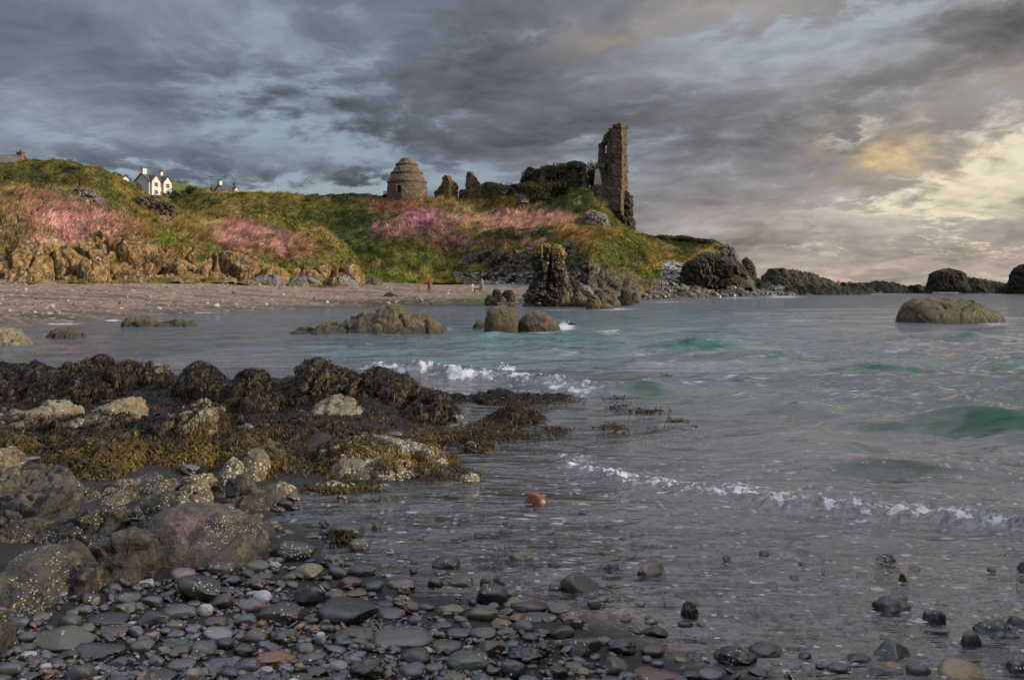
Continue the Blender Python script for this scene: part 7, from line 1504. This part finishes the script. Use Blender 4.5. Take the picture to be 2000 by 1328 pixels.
    foam = np.maximum(foam, .30 * sstep(.25, .5, fbm(p * [.25, .5, 1], 4, 360)) * sstep(15, 25, Y) * sstep(.5, 4, sea) * (1 - calm_left))
    fleck = sstep(9.5, 6.5, Y) * .9 + .0 * Y; calm = np.clip(.30 + .55 * sstep(6, 18, Y), 0, .8) * (1 - .25 * calm_left)
    bedz = gz_fast(X, Y); dep = np.where(Y < 30, np.clip(-bedz, 0, 3), 1.2); dep = np.clip(dep + .5 * sstep(9, 20, Y), 0, 3) 
    dep = np.where(Y > 14, np.maximum(dep, .6), dep)
    Z *= sstep(-.1, .9, sea) * .92 + .08
    keep = (sd > -.9) | (Y > 16); V = np.stack([X, Y, Z], -1).reshape(-1, 3); fc = gridfaces(len(d), nc); kk = keep.ravel(); fc = fc[kk[fc].any(1)]
    used = np.unique(fc); mp = np.full(len(V), -1); mp[used] = np.arange(len(used)); at = {n: a.ravel()[used] for n, a in dict(depth=dep, green=grn, foam=foam, teal=teal, fleck=fleck, calm=calm).items()}
    tag(link('sea', new_mesh('sea', V[used], mp[fc], M['water'], True, at)), kind='structure')
build_sea()
# spray thrown up where waves meet the rocks: droplets and shreds of white water
def spray(name, spots, seed):
    rg = np.random.default_rng(seed); v0, f0 = ico(1); Vs, Fs, off = [], [], 0
    for (px, py, w, h, n) in spots:
        d0 = dist(py)
        for _ in range(n):
            x = px + rg.normal(0, .4) * w; up = abs(rg.normal(0, .5)) * h * (1 - .3 * abs(x - px) / w); dd = d0 - .15 - .3 * rg.random(); c = P(x, py - max(0, up), dd); r = .003 + .010 * rg.random() ** 3
            Vs.append(v0 * [r * 1.2, r, r * (1 + rg.random())] + c); Fs.append(f0 + off); off += len(v0)
    return tag(link(name, new_mesh(name, np.concatenate(Vs), np.concatenate(Fs), M['spray'], True)), kind='stuff')
M['spray'] = mat_plain('white_spray', (.7, .72, .74), .6, .05)
spray('spray', [(1102, 642, 12, 14, 240), (745, 642, 60, 18, 700), (990, 724, 20, 12, 160), (1020, 738, 80, 8, 300), (840, 720, 60, 10, 240)], 3)
# ================= added unseen bank, right of and behind the viewer, shading the near shore =================
def build_shade_bank():
    n, m = 90, 40; s = np.linspace(0, 1, n); t_ = np.linspace(-1, 1, m)
    a, b = np.array([13.0, -20.0]), np.array([25.0, 5.5]); ax = a + (b - a) * s[:, None]; side = np.array([b[1] - a[1], -(b[0] - a[0])]); side /= np.linalg.norm(side)
    XY = ax[:, None] + side * (t_ * 7.0)[None, :, None]; h = 8.6 * (1 - np.abs(2 * s - 1) ** 5)[:, None] * np.clip(1 - np.abs(t_) ** 2, 0, 1)[None] - 1.2
    v = np.concatenate([XY, h[..., None]], -1); v[..., 2] += .7 * fbm(v * .4, 4, 401); c = paint(*(np.zeros(v.shape[:2]),) * 2, v, (GREEN, OLIVE, OCHRE), [], 74)
    tag(link('shade_bank', new_mesh('shade_bank', v.reshape(-1, 3), gridfaces(n, m), M['hill'], True, {'Col': c.reshape(-1, 3), 'rock': sstep(2.0, .6, v[..., 2]).ravel()})), kind='structure')
build_shade_bank()
# ================= labels of the setting; every labelled object is a thing of its own =================
SETTING = dict(headland=('long headland with a brown rock face and grassy top at the left', 'headland'), castle_hill=('green and pink flowered hill under the ruined castle', 'hill'), point_slope=('low green slope running out to the dark headland rocks', 'slope'),
  pasture=('bright green pasture behind the white house', 'pasture'), beach=('wide brown shingle beach between bay and cliffs', 'beach'), shore=('stony shore and shallow bed in front of the viewer', 'shore'), sea=('grey-green choppy sea filling the bay', 'sea'), shade_bank=('added grassy bank out of view, shading the near shore', 'bank'),
  headland_grass=('dry golden and pink grass on the left headland', 'grass'), hill_grass=('grass and pink flowers on the castle hill', 'grass'), point_grass=('grass on the low slope towards the point', 'grass'), scree=('grey stones heaped at the foot of the point slope', 'stones'), fallen_rocks=('dark fallen rocks at the foot of the castle hill', 'rocks'),
  pale_stones=('pale stones at the top of the far beach', 'stones'), weedy_stones=('weedy dark stones along the far right shore', 'stones'), beach_stones=('small stones strewn over the far beach', 'stones'), seaweed=('brown and golden seaweed draped over the reef', 'seaweed'), floating_seaweed=('brown seaweed floating beside the reef', 'seaweed'),
  shingle=('small pebbles filling the gaps of the front shingle', 'pebbles'), fine_shingle=('fine gravel under the front shingle', 'gravel'), sunken_stones=('stones lying under the shallow water in front', 'stones'), awash_stones=('small dark stones awash in the front shallows', 'stones'), spray=('white spray where waves meet the rocks', 'spray'))
for o in list(COL.objects):
    if o.parent is None and o.name in SETTING: o['label'], o['category'] = SETTING[o.name]
    elif o.parent is None and 'category' in o and 'kind' not in o: o['kind'] = 'thing'
    if 'weed' in o: del o['weed']
